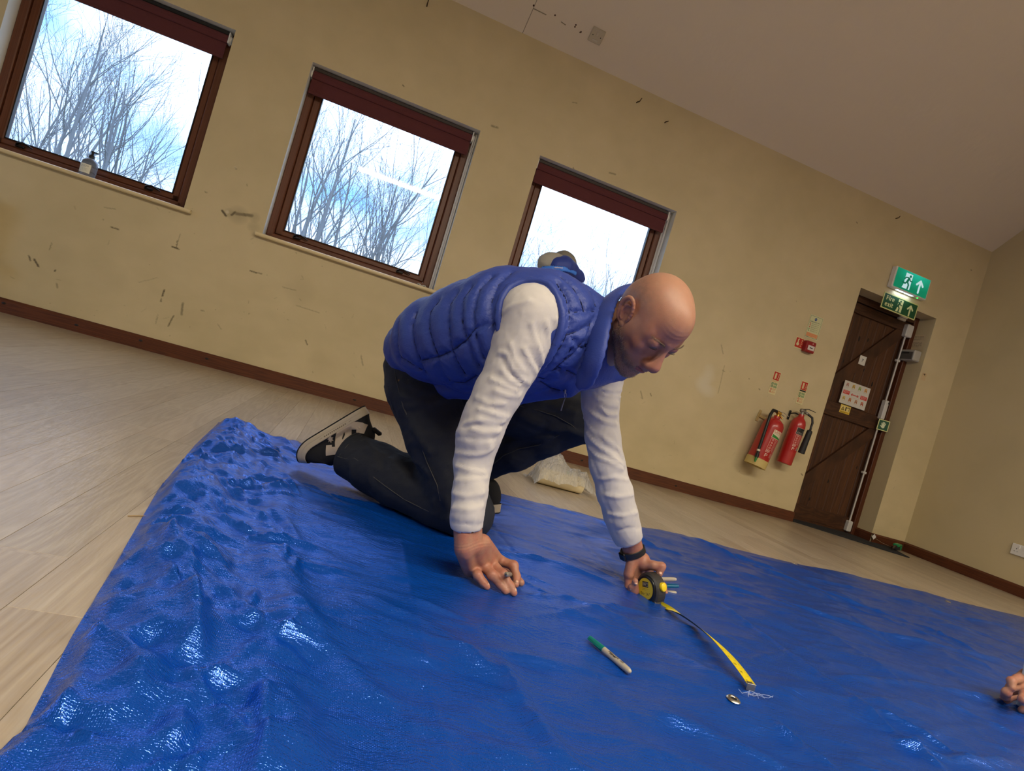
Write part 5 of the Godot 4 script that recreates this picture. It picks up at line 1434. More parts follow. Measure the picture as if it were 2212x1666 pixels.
		if i > 0:
			for q in 4:
				var t0 := (i - 1) / float(N); 
				bl.quad(prev[q + 1], prev[q], row[q], row[q + 1], Vector2((q + 1) / 4.0, t0), Vector2(q / 4.0, t0), Vector2(q / 4.0, f), Vector2((q + 1) / 4.0, f))
				var dn := nn * -.0004
				bk.quad(prev[q] + dn, prev[q + 1] + dn, row[q + 1] + dn, row[q] + dn)
		prev = row
	var tp := Pic.new(48, 1200, rgb(214, 192, 30))
	for i in 150:
		var ln := 30 if i % 10 == 0 else (18 if i % 5 == 0 else 9)
		tp.rect(0, i * 8, ln * .5, 1.5, rgb(30, 28, 20)); tp.rect(48 - ln * .4, i * 8, ln * .4, 1.5, rgb(30, 28, 20))
	for i in 15: tp.text(str((i * 3 + 2) % 10), 20, 1200 - i * 80 - 50, 3, rgb(30, 28, 20))
	tp.im.resize(96, 2048, Image.INTERPOLATE_CUBIC)
	var bm := mat(Color.WHITE, .35); bm.albedo_texture = tex(tp.im)
	var inv := t.transform.affine_inverse()
	for m in [bl, bk]:
		for i in m.v.size():
			m.v[i] = inv * m.v[i]; m.n[i] = inv.basis * m.n[i]
	obj("blade", bl, bm, t); obj("blade_back", bk, mat(rgb(74, 72, 44), .4), t)
	var d2 := (E - A).normalized(); var s2 := d2.cross(Vector3.UP).normalized()
	b = MB.new()
	var HB := Basis(s2, Vector3.UP, s2.cross(Vector3.UP)).orthonormalized()
	b.box(E + d2 * .001 + Vector3(0, -.003, 0), Vector3(.019, .013, .0012), .0003, HB); b.box(E - d2 * .006 + Vector3(0, .0018, 0), Vector3(.017, .001, .014), .0003, HB)
	for i in b.v.size():
		b.v[i] = inv * b.v[i]; b.n[i] = inv.basis * b.n[i]
	obj("end_hook", b, mat(rgb(150, 148, 140), .35, .9), t)
	# three pens under the tape
	var r := CB.x
	var g := "pens held under the tape measure"
	for s in [["grey pen end, upper of the three under the tape measure", rgb(90, 84, 74), 1462, 1252, false], ["teal blue pen cap, middle of the three under the tape measure", rgb(0, 92, 128), 1467, 1267, true], ["grey pen end, lowest of the three under the tape measure", rgb(60, 110, 80), 1462, 1281, false]]:
		var e := P(s[2], s[3], 2.715)
		var dirr := (CB * Vector3(-1, -.03, -.12)).normalized()
		if s[4]: marker(s[0], s[1], e, dirr, CB.z, .118, false, g)
		else: marker(s[0], s[1], e + dirr * .118, -dirr, CB.z, .118, false, g)

# ---------------------------------------------------------------- soft bodies: a field of tapered capsules and ellipsoids, meshed with surface nets
class Field:
	var o: Vector3
	var h: float
	var kk: float
	var nx: int
	var ny: int
	var nz: int
	var S := PackedFloat32Array()
	func _init(lo: Vector3, hi: Vector3, cell: float, soft: float) -> void:
		o = lo; h = cell; kk = soft
		var d := (hi - lo) / cell
		nx = int(d.x) + 2; ny = int(d.y) + 2; nz = int(d.z) + 2
		S.resize(nx * ny * nz)
	func span(lo: Vector3, hi: Vector3) -> Array:
		return [maxi(0, int((lo.x - o.x) / h)), mini(nx - 1, int((hi.x - o.x) / h) + 1), maxi(0, int((lo.y - o.y) / h)), mini(ny - 1, int((hi.y - o.y) / h) + 1), maxi(0, int((lo.z - o.z) / h)), mini(nz - 1, int((hi.z - o.z) / h) + 1)]
	func cap(a: Vector3, b: Vector3, ra: float, rb: float) -> void:
		var m := 4.5 * kk
		var R := maxf(ra, rb) + m
		var q := span(a.min(b) - Vector3(R, R, R), a.max(b) + Vector3(R, R, R))
		var d := b - a
		var inv := 1.0 / maxf(d.length_squared(), 1e-12)
		var ik := 1.0 / kk; var dr := rb - ra
		for k in range(q[4], q[5] + 1):
			for j in range(q[2], q[3] + 1):
				var n := (k * ny + j) * nx
				var p := Vector3(o.x + int(q[0]) * h, o.y + j * h, o.z + k * h) - a
				for i in range(q[0], q[1] + 1):
					var t := clampf(p.dot(d) * inv, 0.0, 1.0)
					var e := (p - d * t).length() - ra - dr * t
					if e < m: S[n + i] += exp(minf(-e * ik, 25.0))
					p.x += h
	func ell(c: Vector3, r: Vector3, B := Basis.IDENTITY) -> void:
		var m := 4.5 * kk
		var R := maxf(r.x, maxf(r.y, r.z)) + m
		var q := span(c - Vector3(R, R, R), c + Vector3(R, R, R))
		var ik := 1.0 / kk
		var BI := Basis.from_scale(Vector3(1 / r.x, 1 / r.y, 1 / r.z)) * B.transposed()
		var BJ := Basis.from_scale(Vector3(1 / r.x, 1 / r.y, 1 / r.z)) * BI
		var rm := minf(r.x, minf(r.y, r.z))
		for k in range(q[4], q[5] + 1):
			for j in range(q[2], q[3] + 1):
				var n := (k * ny + j) * nx
				for i in range(q[0], q[1] + 1):
					var p := Vector3(o.x + i * h, o.y + j * h, o.z + k * h) - c
					var k0 := (BI * p).length()
					var k1 := (BJ * p).length()
					var e := -rm if k1 < 1e-6 else k0 * (k0 - 1.0) / k1
					if e < m: S[n + i] += exp(minf(-e * ik, 25.0))
	func dent(c: Vector3, r: float, soft := 0.004) -> void:      # press a hollow as deep as this ball reaches in
		var m := 6.0 * soft
		var R := r + m
		var q := span(c - Vector3(R, R, R), c + Vector3(R, R, R))
		for k in range(q[4], q[5] + 1):
			for j in range(q[2], q[3] + 1):
				for i in range(q[0], q[1] + 1):
					var e := (Vector3(o.x + i * h, o.y + j * h, o.z + k * h) - c).length() - r
					if e > m: continue
					var sp := soft * log(1.0 + exp(minf(-e / soft, 40.0)))
					S[(k * ny + j) * nx + i] *= exp(-sp / kk)
	func f(p: Vector3) -> float:
		var g := (p - o) / h
		var i := int(g.x); var j := int(g.y); var k := int(g.z)
		if i < 0 or j < 0 or k < 0 or i >= nx - 1 or j >= ny - 1 or k >= nz - 1: return 1.0
		var u := g.x - i; var v := g.y - j; var w := g.z - k
		var n := (k * ny + j) * nx + i
		var sy := nx; var sz := nx * ny
		var s := lerpf(lerpf(lerpf(S[n], S[n + 1], u), lerpf(S[n + sy], S[n + sy + 1], u), v), lerpf(lerpf(S[n + sz], S[n + sz + 1], u), lerpf(S[n + sz + sy], S[n + sz + sy + 1], u), v), w)
		return -kk * log(maxf(s, 1e-12))
	func hit(from: Vector3, d: Vector3, t0: float, t1: float) -> Vector3:   # where a ray first meets the surface (Vector3.INF if nowhere)
		var t := t0
		while t < t1:
			if f(from + d * t) < 0.0:
				var a := t - h; var b := t
				for k in 6:
					var c := (a + b) / 2
					if f(from + d * c) < 0.0: b = c
					else: a = c
				return from + d * b
			t += h * .8
		return Vector3.INF
	func nets() -> MB:
		var mb := MB.new()
		var id := PackedInt32Array(); id.resize(nx * ny * nz); id.fill(-1)
		var lo := exp(-2.2 * h / kk); var hi := exp(2.2 * h / kk)
		var sy := nx; var sz := nx * ny
		var off := [0, 1, sy, sy + 1, sz, sz + 1, sz + sy, sz + sy + 1]
		var cells := PackedInt32Array()
		for k in nz - 1:
			for j in ny - 1:
				var n := (k * ny + j) * nx
				for i in nx - 1:
					var s := S[n]
					if s > lo and s < hi:
						var inside := 0
						for q in 8: if S[n + off[q]] > 1.0: inside += 1
						if inside > 0 and inside < 8:
							var sum := Vector3.ZERO; var cnt := 0
							var fv := []
							for q in 8: fv.append(log(maxf(S[n + off[q]], 1e-12)))
							for q in 8:
								for ax in 3:
									var r := q | (1 << ax)
									if r == q: continue
									var fa: float = fv[q]; var fb: float = fv[r]
									if (fa > 0.0) != (fb > 0.0):
										var t := fa / (fa - fb)
										var pa := Vector3(q & 1, (q >> 1) & 1, (q >> 2) & 1); var pb := Vector3(r & 1, (r >> 1) & 1, (r >> 2) & 1)
										sum += pa.lerp(pb, t); cnt += 1
							id[n] = mb.vert(o + (Vector3(i, j, k) + sum / cnt) * h, Vector3.UP)
							cells.append(n)
					n += 1
		for n in cells:
			var i := n % nx; var j := (n / nx) % ny; var k := n / sz
			if i == 0 or j == 0 or k == 0: continue
			for e in [[1, sy, sz], [sy, sz, 1], [sz, 1, sy]]:
				var a := S[n] > 1.0; var b := S[n + e[0]] > 1.0
				if a == b: continue
				var q0 := id[n - e[1] - e[2]]; var q1 := id[n - e[2]]; var q2 := id[n]; var q3 := id[n - e[1]]
				if q0 < 0 or q1 < 0 or q2 < 0 or q3 < 0: continue
				if a: mb.tri(q0, q1, q2); mb.tri(q0, q2, q3)
				else: mb.tri(q0, q2, q1); mb.tri(q0, q3, q2)
		return mb

func join(into: MB, from: MB) -> void:
	var n := into.v.size()
	into.v.append_array(from.v); into.n.append_array(from.n); into.uv.append_array(from.uv); into.c.append_array(from.c)
	for k in from.ix: into.ix.append(k + n)

func chain(F: Field, pts: Array) -> void:          # pts: [point, radius]
	for k in pts.size() - 1: F.cap(pts[k][0], pts[k + 1][0], pts[k][1], pts[k + 1][1])

func PR(u: float, v: float, z: float, rp: float) -> Array:      # a ball given by its pixel, its depth plane and its radius in pixels
	var p := P(u, v, z)
	return [p, rp * px(p)]

func on(F: Field, u: float, v: float) -> Vector3:    # the point of a field's surface that stands at a pixel
	var d := CB * Vector3((u - IW / 2) / FOC, -(v - IH / 2) / FOC, -1)
	return F.hit(CO, d, .9, 2.3)

func lines_on(F: Field, lines: Array, sc: float, ou: float, ov: float) -> Array:    # polylines of a zoomed crop -> polylines on the surface
	var out := []
	for l in lines:
		var pts := []
		for q in l:
			var p := on(F, ou + q[0] / sc, ov + q[1] / sc)
			if p != Vector3.INF: pts.append(p)
		if pts.size() > 1: out.append(pts)
	return out

func near(p: Vector3, lines: Array, cut: float) -> float:
	var best := cut
	for l in lines:
		for k in l.size() - 1:
			var a: Vector3 = l[k]; var d: Vector3 = l[k + 1] - a
			var q := p - a
			if q.length() > best + d.length(): continue
			var t := clampf(q.dot(d) / maxf(d.length_squared(), 1e-9), 0, 1)
			best = minf(best, (q - d * t).length())
	return best

# ---------------------------------------------------------------- the kneeling man
const HX := Vector3(.247, -.782, .572)      # his face looks this way
const HY := Vector3(.186, .618, .764)       # towards the crown
const HZ := Vector3(-.951, -.083, .298)     # towards his right ear
const HO := Vector3(.628, .709, 2.935)
const SKIN := Color(.37, .185, .118)
const SKIN_RED := Color(.36, .130, .085)

func head_mesh() -> MB:
	var F := Field.new(Vector3(-.125, -.23, -.098), Vector3(.145, .130, .104), .0025, .005)
	F.ell(Vector3(-.011, .029, 0), Vector3(.083, .074, .0705))
	F.ell(Vector3(.028, .032, 0), Vector3(.063, .064, .058))
	F.ell(Vector3(-.048, -.002, 0), Vector3(.055, .070, .063))
	F.ell(Vector3(.042, -.036, 0), Vector3(.046, .066, .052))
	for s in [-1.0, 1.0]:
		F.cap(Vector3(.000, -.062, s * .054), Vector3(.062, -.112, s * .020), .016, .017)
		F.cap(Vector3(.000, -.050, s * .052), Vector3(.052, -.062, s * .036), .018, .018)
		F.ell(Vector3(.055, -.028, s * .039), Vector3(.027, .023, .020))
		F.cap(Vector3(.084, .016, s * .010), Vector3(.066, .014, s * .040), .0095, .0075)
		F.ell(Vector3(.100, -.050, s * .0130), Vector3(.011, .0085, .0078))
		F.cap(Vector3(-.012, -.01, s * .066), Vector3(.010, -.058, s * .058), .012, .012)
		F.ell(Vector3(.010, -.030, s * .058), Vector3(.034, .036, .013))
		F.ell(Vector3(.040, .004, s * .050), Vector3(.030, .030, .012))
		F.ell(Vector3(.064, -.074, s * .028), Vector3(.016, .022, .014))
	F.cap(Vector3(.088, .006, 0), Vector3(.111, -.038, 0), .0085, .0115)
	F.ell(Vector3(.1095, -.0445, 0), Vector3(.0135, .0115, .0130))
	F.ell(Vector3(.072, -.075, 0), Vector3(.026, .028, .032))
	F.ell(Vector3(.072, -.116, 0), Vector3(.022, .022, .025))
	F.cap(Vector3(.015, -.10, .0), Vector3(.052, -.116, 0), .026, .018)
	for s in [-1.0, 1.0]:
		F.cap(Vector3(.0985, -.0660, 0), Vector3(.084, -.0705, s * .022), .0050, .003)
		F.cap(Vector3(.0965, -.0790, 0), Vector3(.083, -.0740, s * .021), .0055, .003)
	# neck, down into the collar
	F.cap(Vector3(-.035, -.075, 0), Vector3(-.070, -.215, 0), .060, .064)
	F.cap(Vector3(.010, -.085, 0), Vector3(-.030, -.21, 0), .040, .050)
	for s in [-1.0, 1.0]:
		F.dent(Vector3(.099, .000, s * .030), .0165, .005)
		F.dent(Vector3(.113, -.058, s * .0068), .0045, .0015)
		F.dent(Vector3(.077, -.072, s * .0265), .0045, .002)
		pass
	for k in 9:
		var a := (k - 4) / 4.0
		F.dent(Vector3(.1040 - .015 * a * a, -.0722 - .001 * a * a, a * .021), .0046, .0010)
	F.dent(Vector3(.106, -.095, 0), .011, .004)
	for s in [-1.0, 1.0]: F.ell(Vector3(.0785, .0010, s * .030), Vector3(.0128, .0112, .0150))
	var mb := F.nets()
	# the ears, on a finer grid of their own
	for s in [-1.0, 1.0]:
		var B := Basis(Vector3(0, 1, 0), s * .34) * Basis(Vector3(0, 0, 1), .42) * Basis.from_scale(Vector3(1.16, 1.16, 1.1))
		var C := Vector3(-.007, -.013, s * .0735)
		var E := Field.new(C - Vector3(.040, .052, .026), C + Vector3(.040, .052, .026), .0013, .0016)
		E.ell(C + B * Vector3(.002, -.001, s * .001), Vector3(.0166, .0310, .0044), B.orthonormalized())
		E.ell(C + B * Vector3(.008, -.004, s * -.006), Vector3(.013, .024, .009), B.orthonormalized())
		var rim := []
		for k in 19:
			var a := deg_to_rad(lerpf(-38, 262, k / 18.0))
			rim.append([C + B * Vector3(-.0005 + .0160 * cos(a), .004 + .0275 * sin(a), s * (.0062 + .0022 * sin(a))), lerpf(.0024, .0036, sin(PI * k / 18.0))])
		chain(E, rim)
		var anti := []
		for k in 9:
			var a := deg_to_rad(lerpf(70, 245, k / 8.0))
			anti.append([C + B * Vector3(.0015 + .0098 * cos(a), .000 + .0175 * sin(a), s * .0058), .0026])
		chain(E, anti)
		E.ell(C + B * Vector3(.004, -.0275, s * .0035), Vector3(.0088, .0098, .0050), B.orthonormalized())
		E.cap(C + B * Vector3(.0125, -.006, s * .005), C + B * Vector3(.0115, -.014, s * .005), .0036, .0030)
		E.dent(C + B * Vector3(.0045, -.006, s * .0085), .0078, .0012)
		E.dent(C + B * Vector3(.0040, .010, s * .0082), .0040, .0010)
		E.dent(C + B * Vector3(-.0085, .008, s * .0080), .0030, .0010)
		join(mb, E.nets())
	mb.smooth()
	var n1 := noise(401, 60, 3); var n2 := noise(402, 420, 2); var n3 := noise(403, 24, 2)
	for k in mb.v.size():
		var p := mb.v[k]
		var c := SKIN.lerp(SKIN_RED, clampf(.28 + .5 * n3.get_noise_3dv(p), 0, 1) * .55)
		c = c * (1.0 + .10 * n1.get_noise_3dv(p))
		# redder nose, ears, cheeks and brow
		var az := absf(p.z)
		var red := exp(-pow((p - Vector3(.115, -.046, 0)).length() / .022, 2)) * .8 + exp(-pow((Vector3(p.x, p.y, az) - Vector3(.062, -.032, .045)).length() / .03, 2)) * .5
		red += .65 * clampf((az - .070) * 120, 0, 1) * clampf(1.0 - absf(p.y + .012) * 18, 0, 1) * clampf(1.0 - absf(p.x + .006) * 34, 0, 1) + .3 * exp(-pow((p.y - .03) / .03, 2)) * clampf(p.x * 14, 0, 1)
		c = c.lerp(SKIN_RED, clampf(red, 0, .9))
		# paler crown; grey shadow of shaved hair round the sides and back
		var crown := clampf((p.y - .055) * 18, 0, 1)
		c = c.lerp(Color(.40, .225, .145), crown * .6)
		var hair := clampf((.030 - p.x) * 26, 0, 1) * clampf((.085 - p.y) * 22, 0, 1) * clampf((p.y + .085) * 20, 0, 1)
		if az > .068 and absf(p.x + .006) < .022 and p.y < .022: hair = 0.0
		hair *= clampf(.55 + .7 * n1.get_noise_3dv(p * 1.2) + .5 * n2.get_noise_3dv(p), 0, 1)
		c = c.lerp(Color(.15, .11, .08), hair * .50)
		# stubble beard
		var jaw := clampf((-.036 - p.y + .55 * clampf(p.x - .045, -.05, .06) * -.6) * 55, 0, 1)
		var front := clampf((p.x + .012) * 45, 0, 1)
		var lip_zone := exp(-pow((Vector3(p.x, p.y, 0) - Vector3(.097, -.0725, 0)).length() / .0105, 2)) * (1.0 if az < .020 else 0.0)
		var cheek := exp(-pow((Vector3(p.x, p.y, az) - Vector3(.072, -.044, .034)).length() / .020, 2))
		var st := jaw * front * (1.0 - lip_zone) * (1.0 - cheek * .9)
		if p.x > .098 and p.y > -.060: st = 0.0
		if p.y < -.118 and p.x < .05: st *= .5
		st *= clampf(.78 + .35 * n2.get_noise_3dv(p) + .25 * n1.get_noise_3dv(p), 0, 1)
		c = c.lerp(Color(.185, .135, .095), st * .55)
		c = c.lerp(Color(.30, .085, .075), clampf(lip_zone * 1.2, 0, .85))
		var slit := exp(-pow((p.y + .0722) / .0016, 2)) * clampf((p.x - .078) * 200, 0, 1) * clampf((.024 - az) * 300, 0, 1)
		c = c.lerp(Color(.06, .02, .018), slit * .8)
		# shade of the lids
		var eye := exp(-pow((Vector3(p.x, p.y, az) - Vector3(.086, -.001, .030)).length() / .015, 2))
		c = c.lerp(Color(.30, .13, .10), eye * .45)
		# nostrils
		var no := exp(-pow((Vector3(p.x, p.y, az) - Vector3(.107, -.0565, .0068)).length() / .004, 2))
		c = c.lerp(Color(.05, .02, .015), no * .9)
		c.a = 1
		mb.c[k] = c
	for k in mb.v.size():
		var p := mb.v[k]
		var g := clampf((p.x - .05) * 40, 0, 1) * exp(-pow((p.y - .045) / .018, 2)) * clampf(1.4 - absf(p.z) * 26, 0, 1)
		if g > .01: mb.v[k] = p + mb.n[k] * g * .00022 * sin(p.y * 620.0 + 2.0 * sin(p.z * 70.0))
	mb.smooth()
	var T := Transform3D(Basis(HX, HY, HZ).orthonormalized(), HO)
	for k in mb.v.size():
		mb.v[k] = T * mb.v[k]; mb.n[k] = T.basis * mb.n[k]
	return mb

func tint_skin(mb: MB, sd: int) -> void:
	var n1 := noise(sd, 40, 3); var n2 := noise(sd + 1, 160, 2)
	for k in mb.v.size():
		var p := mb.v[k]
		var c := SKIN.lerp(SKIN_RED, clampf(.40 + .8 * n1.get_noise_3dv(p), 0, .8)) * (1.0 + .10 * n2.get_noise_3dv(p))
		c.a = 1; mb.c[k] = c

# joints of the two hands
var nails: Array = []
func hands() -> MB:
	var out := MB.new()
	# right hand, planted on the tarpaulin: pixels and heights
	var q := func(u: float, v: float, y: float) -> Vector3: return PF(u, v, y)
	var w0: Vector3 = P(1010, 1118, 2.932); var w1: Vector3 = P(1012, 1180, 2.940)
	var hv: Vector3 = q.call(1020, 1222, .036)
	var pinky := [[q.call(1024, 1226, .034), .0120], [q.call(1032, 1243, .030), .0090], [q.call(1044, 1259, .020), .0082], [q.call(1052, 1268, .0135), .0074]]
	var ring := [[q.call(1044, 1222, .044), .0130], [q.call(1063, 1242, .038), .0098], [q.call(1081, 1263, .024), .0089], [q.call(1092, 1277, .0150), .0080]]
	var middle := [[q.call(1062, 1218, .048), .0130], [q.call(1087, 1242, .042), .0100], [q.call(1102, 1266, .026), .0091], [q.call(1110, 1281, .0155), .0081]]
	var index := [[q.call(1078, 1211, .050), .0130], [q.call(1109, 1222, .054), .0100], [q.call(1116, 1246, .036), .0090], [q.call(1114, 1263, .024), .0080]]
	var thumb := [[q.call(1050, 1200, .040), .0150], [q.call(1090, 1225, .026), .0130], [q.call(1110, 1245, .020), .0110], [q.call(1125, 1259, .017), .0092]]
	var lo := w1; var hi := w1
	for ch in [pinky, ring, middle, index, thumb, [[w0, 0], [hv, 0]]]:
		for e in ch: lo = lo.min(e[0]); hi = hi.max(e[0])
	var F := Field.new(lo - Vector3(.045, .03, .045), hi + Vector3(.045, .03, .045), .0025, .0024)
	var across: Vector3 = (index[0][0] - pinky[0][0]).normalized()
	for s in [-.011, .0, .011]: F.cap(w0 + across * s * .9, w1 + across * s * 1.2, .0245, .0215)
	for f in [pinky, ring, middle, index]:
		var base: Vector3 = w1 + across * ((f[0][0] - w1).dot(across)) * .35
		F.cap(base, f[0][0], .0200, .0128)
		chain(F, f)
		F.ell(f[1][0], Vector3.ONE * f[1][1] * 1.05)
	F.cap(w1 - across * .006 + Vector3(0, -.012, 0), hv - across * .004 + Vector3(0, -.010, 0), .021, .016)
	F.cap(w1 + across * .012, thumb[0][0], .020, .016)
	chain(F, thumb)
	F.cap(w1 - across * .016 + Vector3(0, .006, 0), w1 - across * .014 + Vector3(0, .014, 0), .012, .010)
	var mb := F.nets()
	mb.smooth()
	tint_skin(mb, 411)
	# wrinkles at the bent wrist, knuckle creases
	for k in mb.v.size():
		var p := mb.v[k]
		var t := (p - w1).dot((w0 - w1).normalized())
		var cr := exp(-pow((t - .004) / .010, 2))
		mb.v[k] = p + mb.n[k] * cr * .00035 * sin(t * 900.0 + 3.0 * sin(p.dot(across) * 60))
		for f in [pinky, ring, middle]:
			var e: Vector3 = f[1][0] - p
			var g := exp(-e.length_squared() / .00012)
			if g > .02:
				mb.v[k] += mb.n[k] * g * .0006 * sin(e.dot((f[2][0] - f[1][0]).normalized()) * 1500.0)
				mb.c[k] = mb.c[k].lerp(SKIN_RED, g * .5)
	mb.smooth()
	join(out, mb)
	for f in [pinky, ring, middle, index]: nails.append([f, Vector3.UP])
	# left hand, palm up round the tape measure
	var z := 2.705
	var m0: Vector3 = P(1349, 1122, z + .015); var m1: Vector3 = P(1372, 1204, z)
	var l_th := [[P(1392, 1219, z + .015), .0170], [P(1412, 1222, z + .040), .0125], [P(1429, 1224, z + .052), .0115], [P(1424, 1241, z + .056), .0090]]
	var l_in := [[P(1402, 1240, z - .012), .0125], [P(1432, 1266, z - .005), .0100], [P(1437, 1290, z + .022), .0098], [P(1426, 1309, z + .042), .0082]]
	var l_mi := [[P(1378, 1256, z - .005), .0130], [P(1372, 1290, z + .018), .0108], [P(1389, 1304, z + .046), .0100], [P(1408, 1310, z + .052), .0086]]
	var l_ri := [[P(1366, 1248, z + .000), .0130], [P(1362, 1287, z + .020), .0104], [P(1372, 1277, z + .046), .0098], [P(1372, 1256, z + .052), .0086]]
	var l_pi := [[P(1358, 1240, z + .008), .0120], [P(1357, 1276, z + .022), .0098], [P(1362, 1283, z + .036), .0090], [P(1363, 1268, z + .044), .0080]]
	lo = m0; hi = m0
	for ch in [l_th, l_in, l_mi, l_ri, l_pi, [[m1, 0]]]:
		for e in ch: lo = lo.min(e[0]); hi = hi.max(e[0])
	F = Field.new(lo - Vector3(.04, .03, .04), hi + Vector3(.04, .04, .04), .0025, .0024)
	var ac: Vector3 = (l_in[0][0] - l_pi[0][0]).normalized()
	var wa := (CB * Vector3(.96, -.25, -.1)).normalized()
	for s in [-.011, 0.0, .011]: F.cap(m0 + wa * s, m1 + wa * s * 1.05, .0225, .0190)
	for s in [-.006, .004]: F.cap(m0 + wa * s + CB.z * .016, m1 + wa * s * .9 + CB.z * .014, .0045, .0045)     # tendons of the inner wrist
	for f in [l_pi, l_ri, l_mi, l_in]:
		F.cap(m1 + wa * ((f[0][0] - m1).dot(wa)) * .4, f[0][0], .0180, .0135)
		chain(F, f)
	F.cap(m1 + wa * .012, l_th[0][0], .018, .018)
	chain(F, l_th)
	F.cap(m1 - wa * .008 + CB.z * .006, l_pi[0][0] + CB.z * .008, .016, .012)
	mb = F.nets()
	mb.smooth(); tint_skin(mb, 421)
	join(out, mb)
	for f in [l_th, l_ri, l_mi, l_pi]: nails.append([f, CB.z + CB.y * .3])
	return out

func body_mesh() -> MB:      # the continuous body under the clothes
	var F := Field.new(Vector3(-.25, -.02, 2.0), Vector3(1.02, .86, 3.06), .017, .012)
	chain(F, [PR(905, 800, 2.47, 50), PR(960, 755, 2.54, 66), PR(1050, 742, 2.63, 84), PR(1130, 735, 2.70, 96), PR(1215, 725, 2.77, 80), PR(1275, 710, 2.80, 48)])
	chain(F, [PR(940, 780, 2.36, 55), PR(1000, 790, 2.44, 60)])
	chain(F, [PR(1150, 688, 2.86, 44), PR(1105, 792, 2.87, 36), PR(1034, 945, 2.87, 30), PR(1010, 1118, 2.93, 22)])
	chain(F, [PR(1290, 760, 2.70, 40), PR(1298, 872, 2.71, 28), PR(1312, 1000, 2.72, 26), PR(1349, 1122, 2.72, 20)])
	chain(F, [PR(905, 815, 2.47, 56), PR(960, 960, 2.53, 50), PR(1010, 1112, 2.58, 40)])
	chain(F, [PR(1010, 1112, 2.58, 40), PR(880, 1035, 2.44, 38), PR(770, 980, 2.31, 28)])
	chain(F, [PR(985, 815, 2.36, 56), PR(1130, 880, 2.42, 46), PR(1262, 900, 2.46, 40)])
	chain(F, [PR(1250, 905, 2.46, 40), PR(1110, 965, 2.36, 34), PR(990, 1018, 2.27, 24)])
	var mb := F.nets()
	mb.smooth(); tint_skin(mb, 431)
	return mb

func cloth(F: Field, bumps: Array, grooves: Array, bw: float, bh: float, gw: float, gh: float, nz: float, sd: int) -> MB:
	var mb := F.nets()
	mb.smooth()
	var n1 := noise(sd, 16, 3); var n2 := noise(sd + 1, 55, 2)
	for k in mb.v.size():
		var p := mb.v[k]
		var d := nz * (n1.get_noise_3dv(p) + .35 * n2.get_noise_3dv(p))
		if bumps.size():
			var e := near(p, bumps, bw * 2.6)
			d += bh * exp(-pow(e / bw, 2))
		if grooves.size():
			var e := near(p, grooves, gw * 2.6)
			d -= gh * exp(-pow(e / gw, 2))
		mb.v[k] = p + mb.n[k] * d
	mb.smooth()
	return mb

func seam(pts: Array, r: float, F: Field, lift := .0) -> MB:
	var mb := MB.new()
	for l in pts:
		if l.size() < 2: continue
		var c := Curve3D.new(); c.bake_interval = .006
		for p in l: c.add_point(p)
		var out := []
		for p in c.get_baked_points(): out.append(p + (CO - p).normalized() * lift)
		if out.size() > 1: mb.tube(out, [r], 5)
	return mb

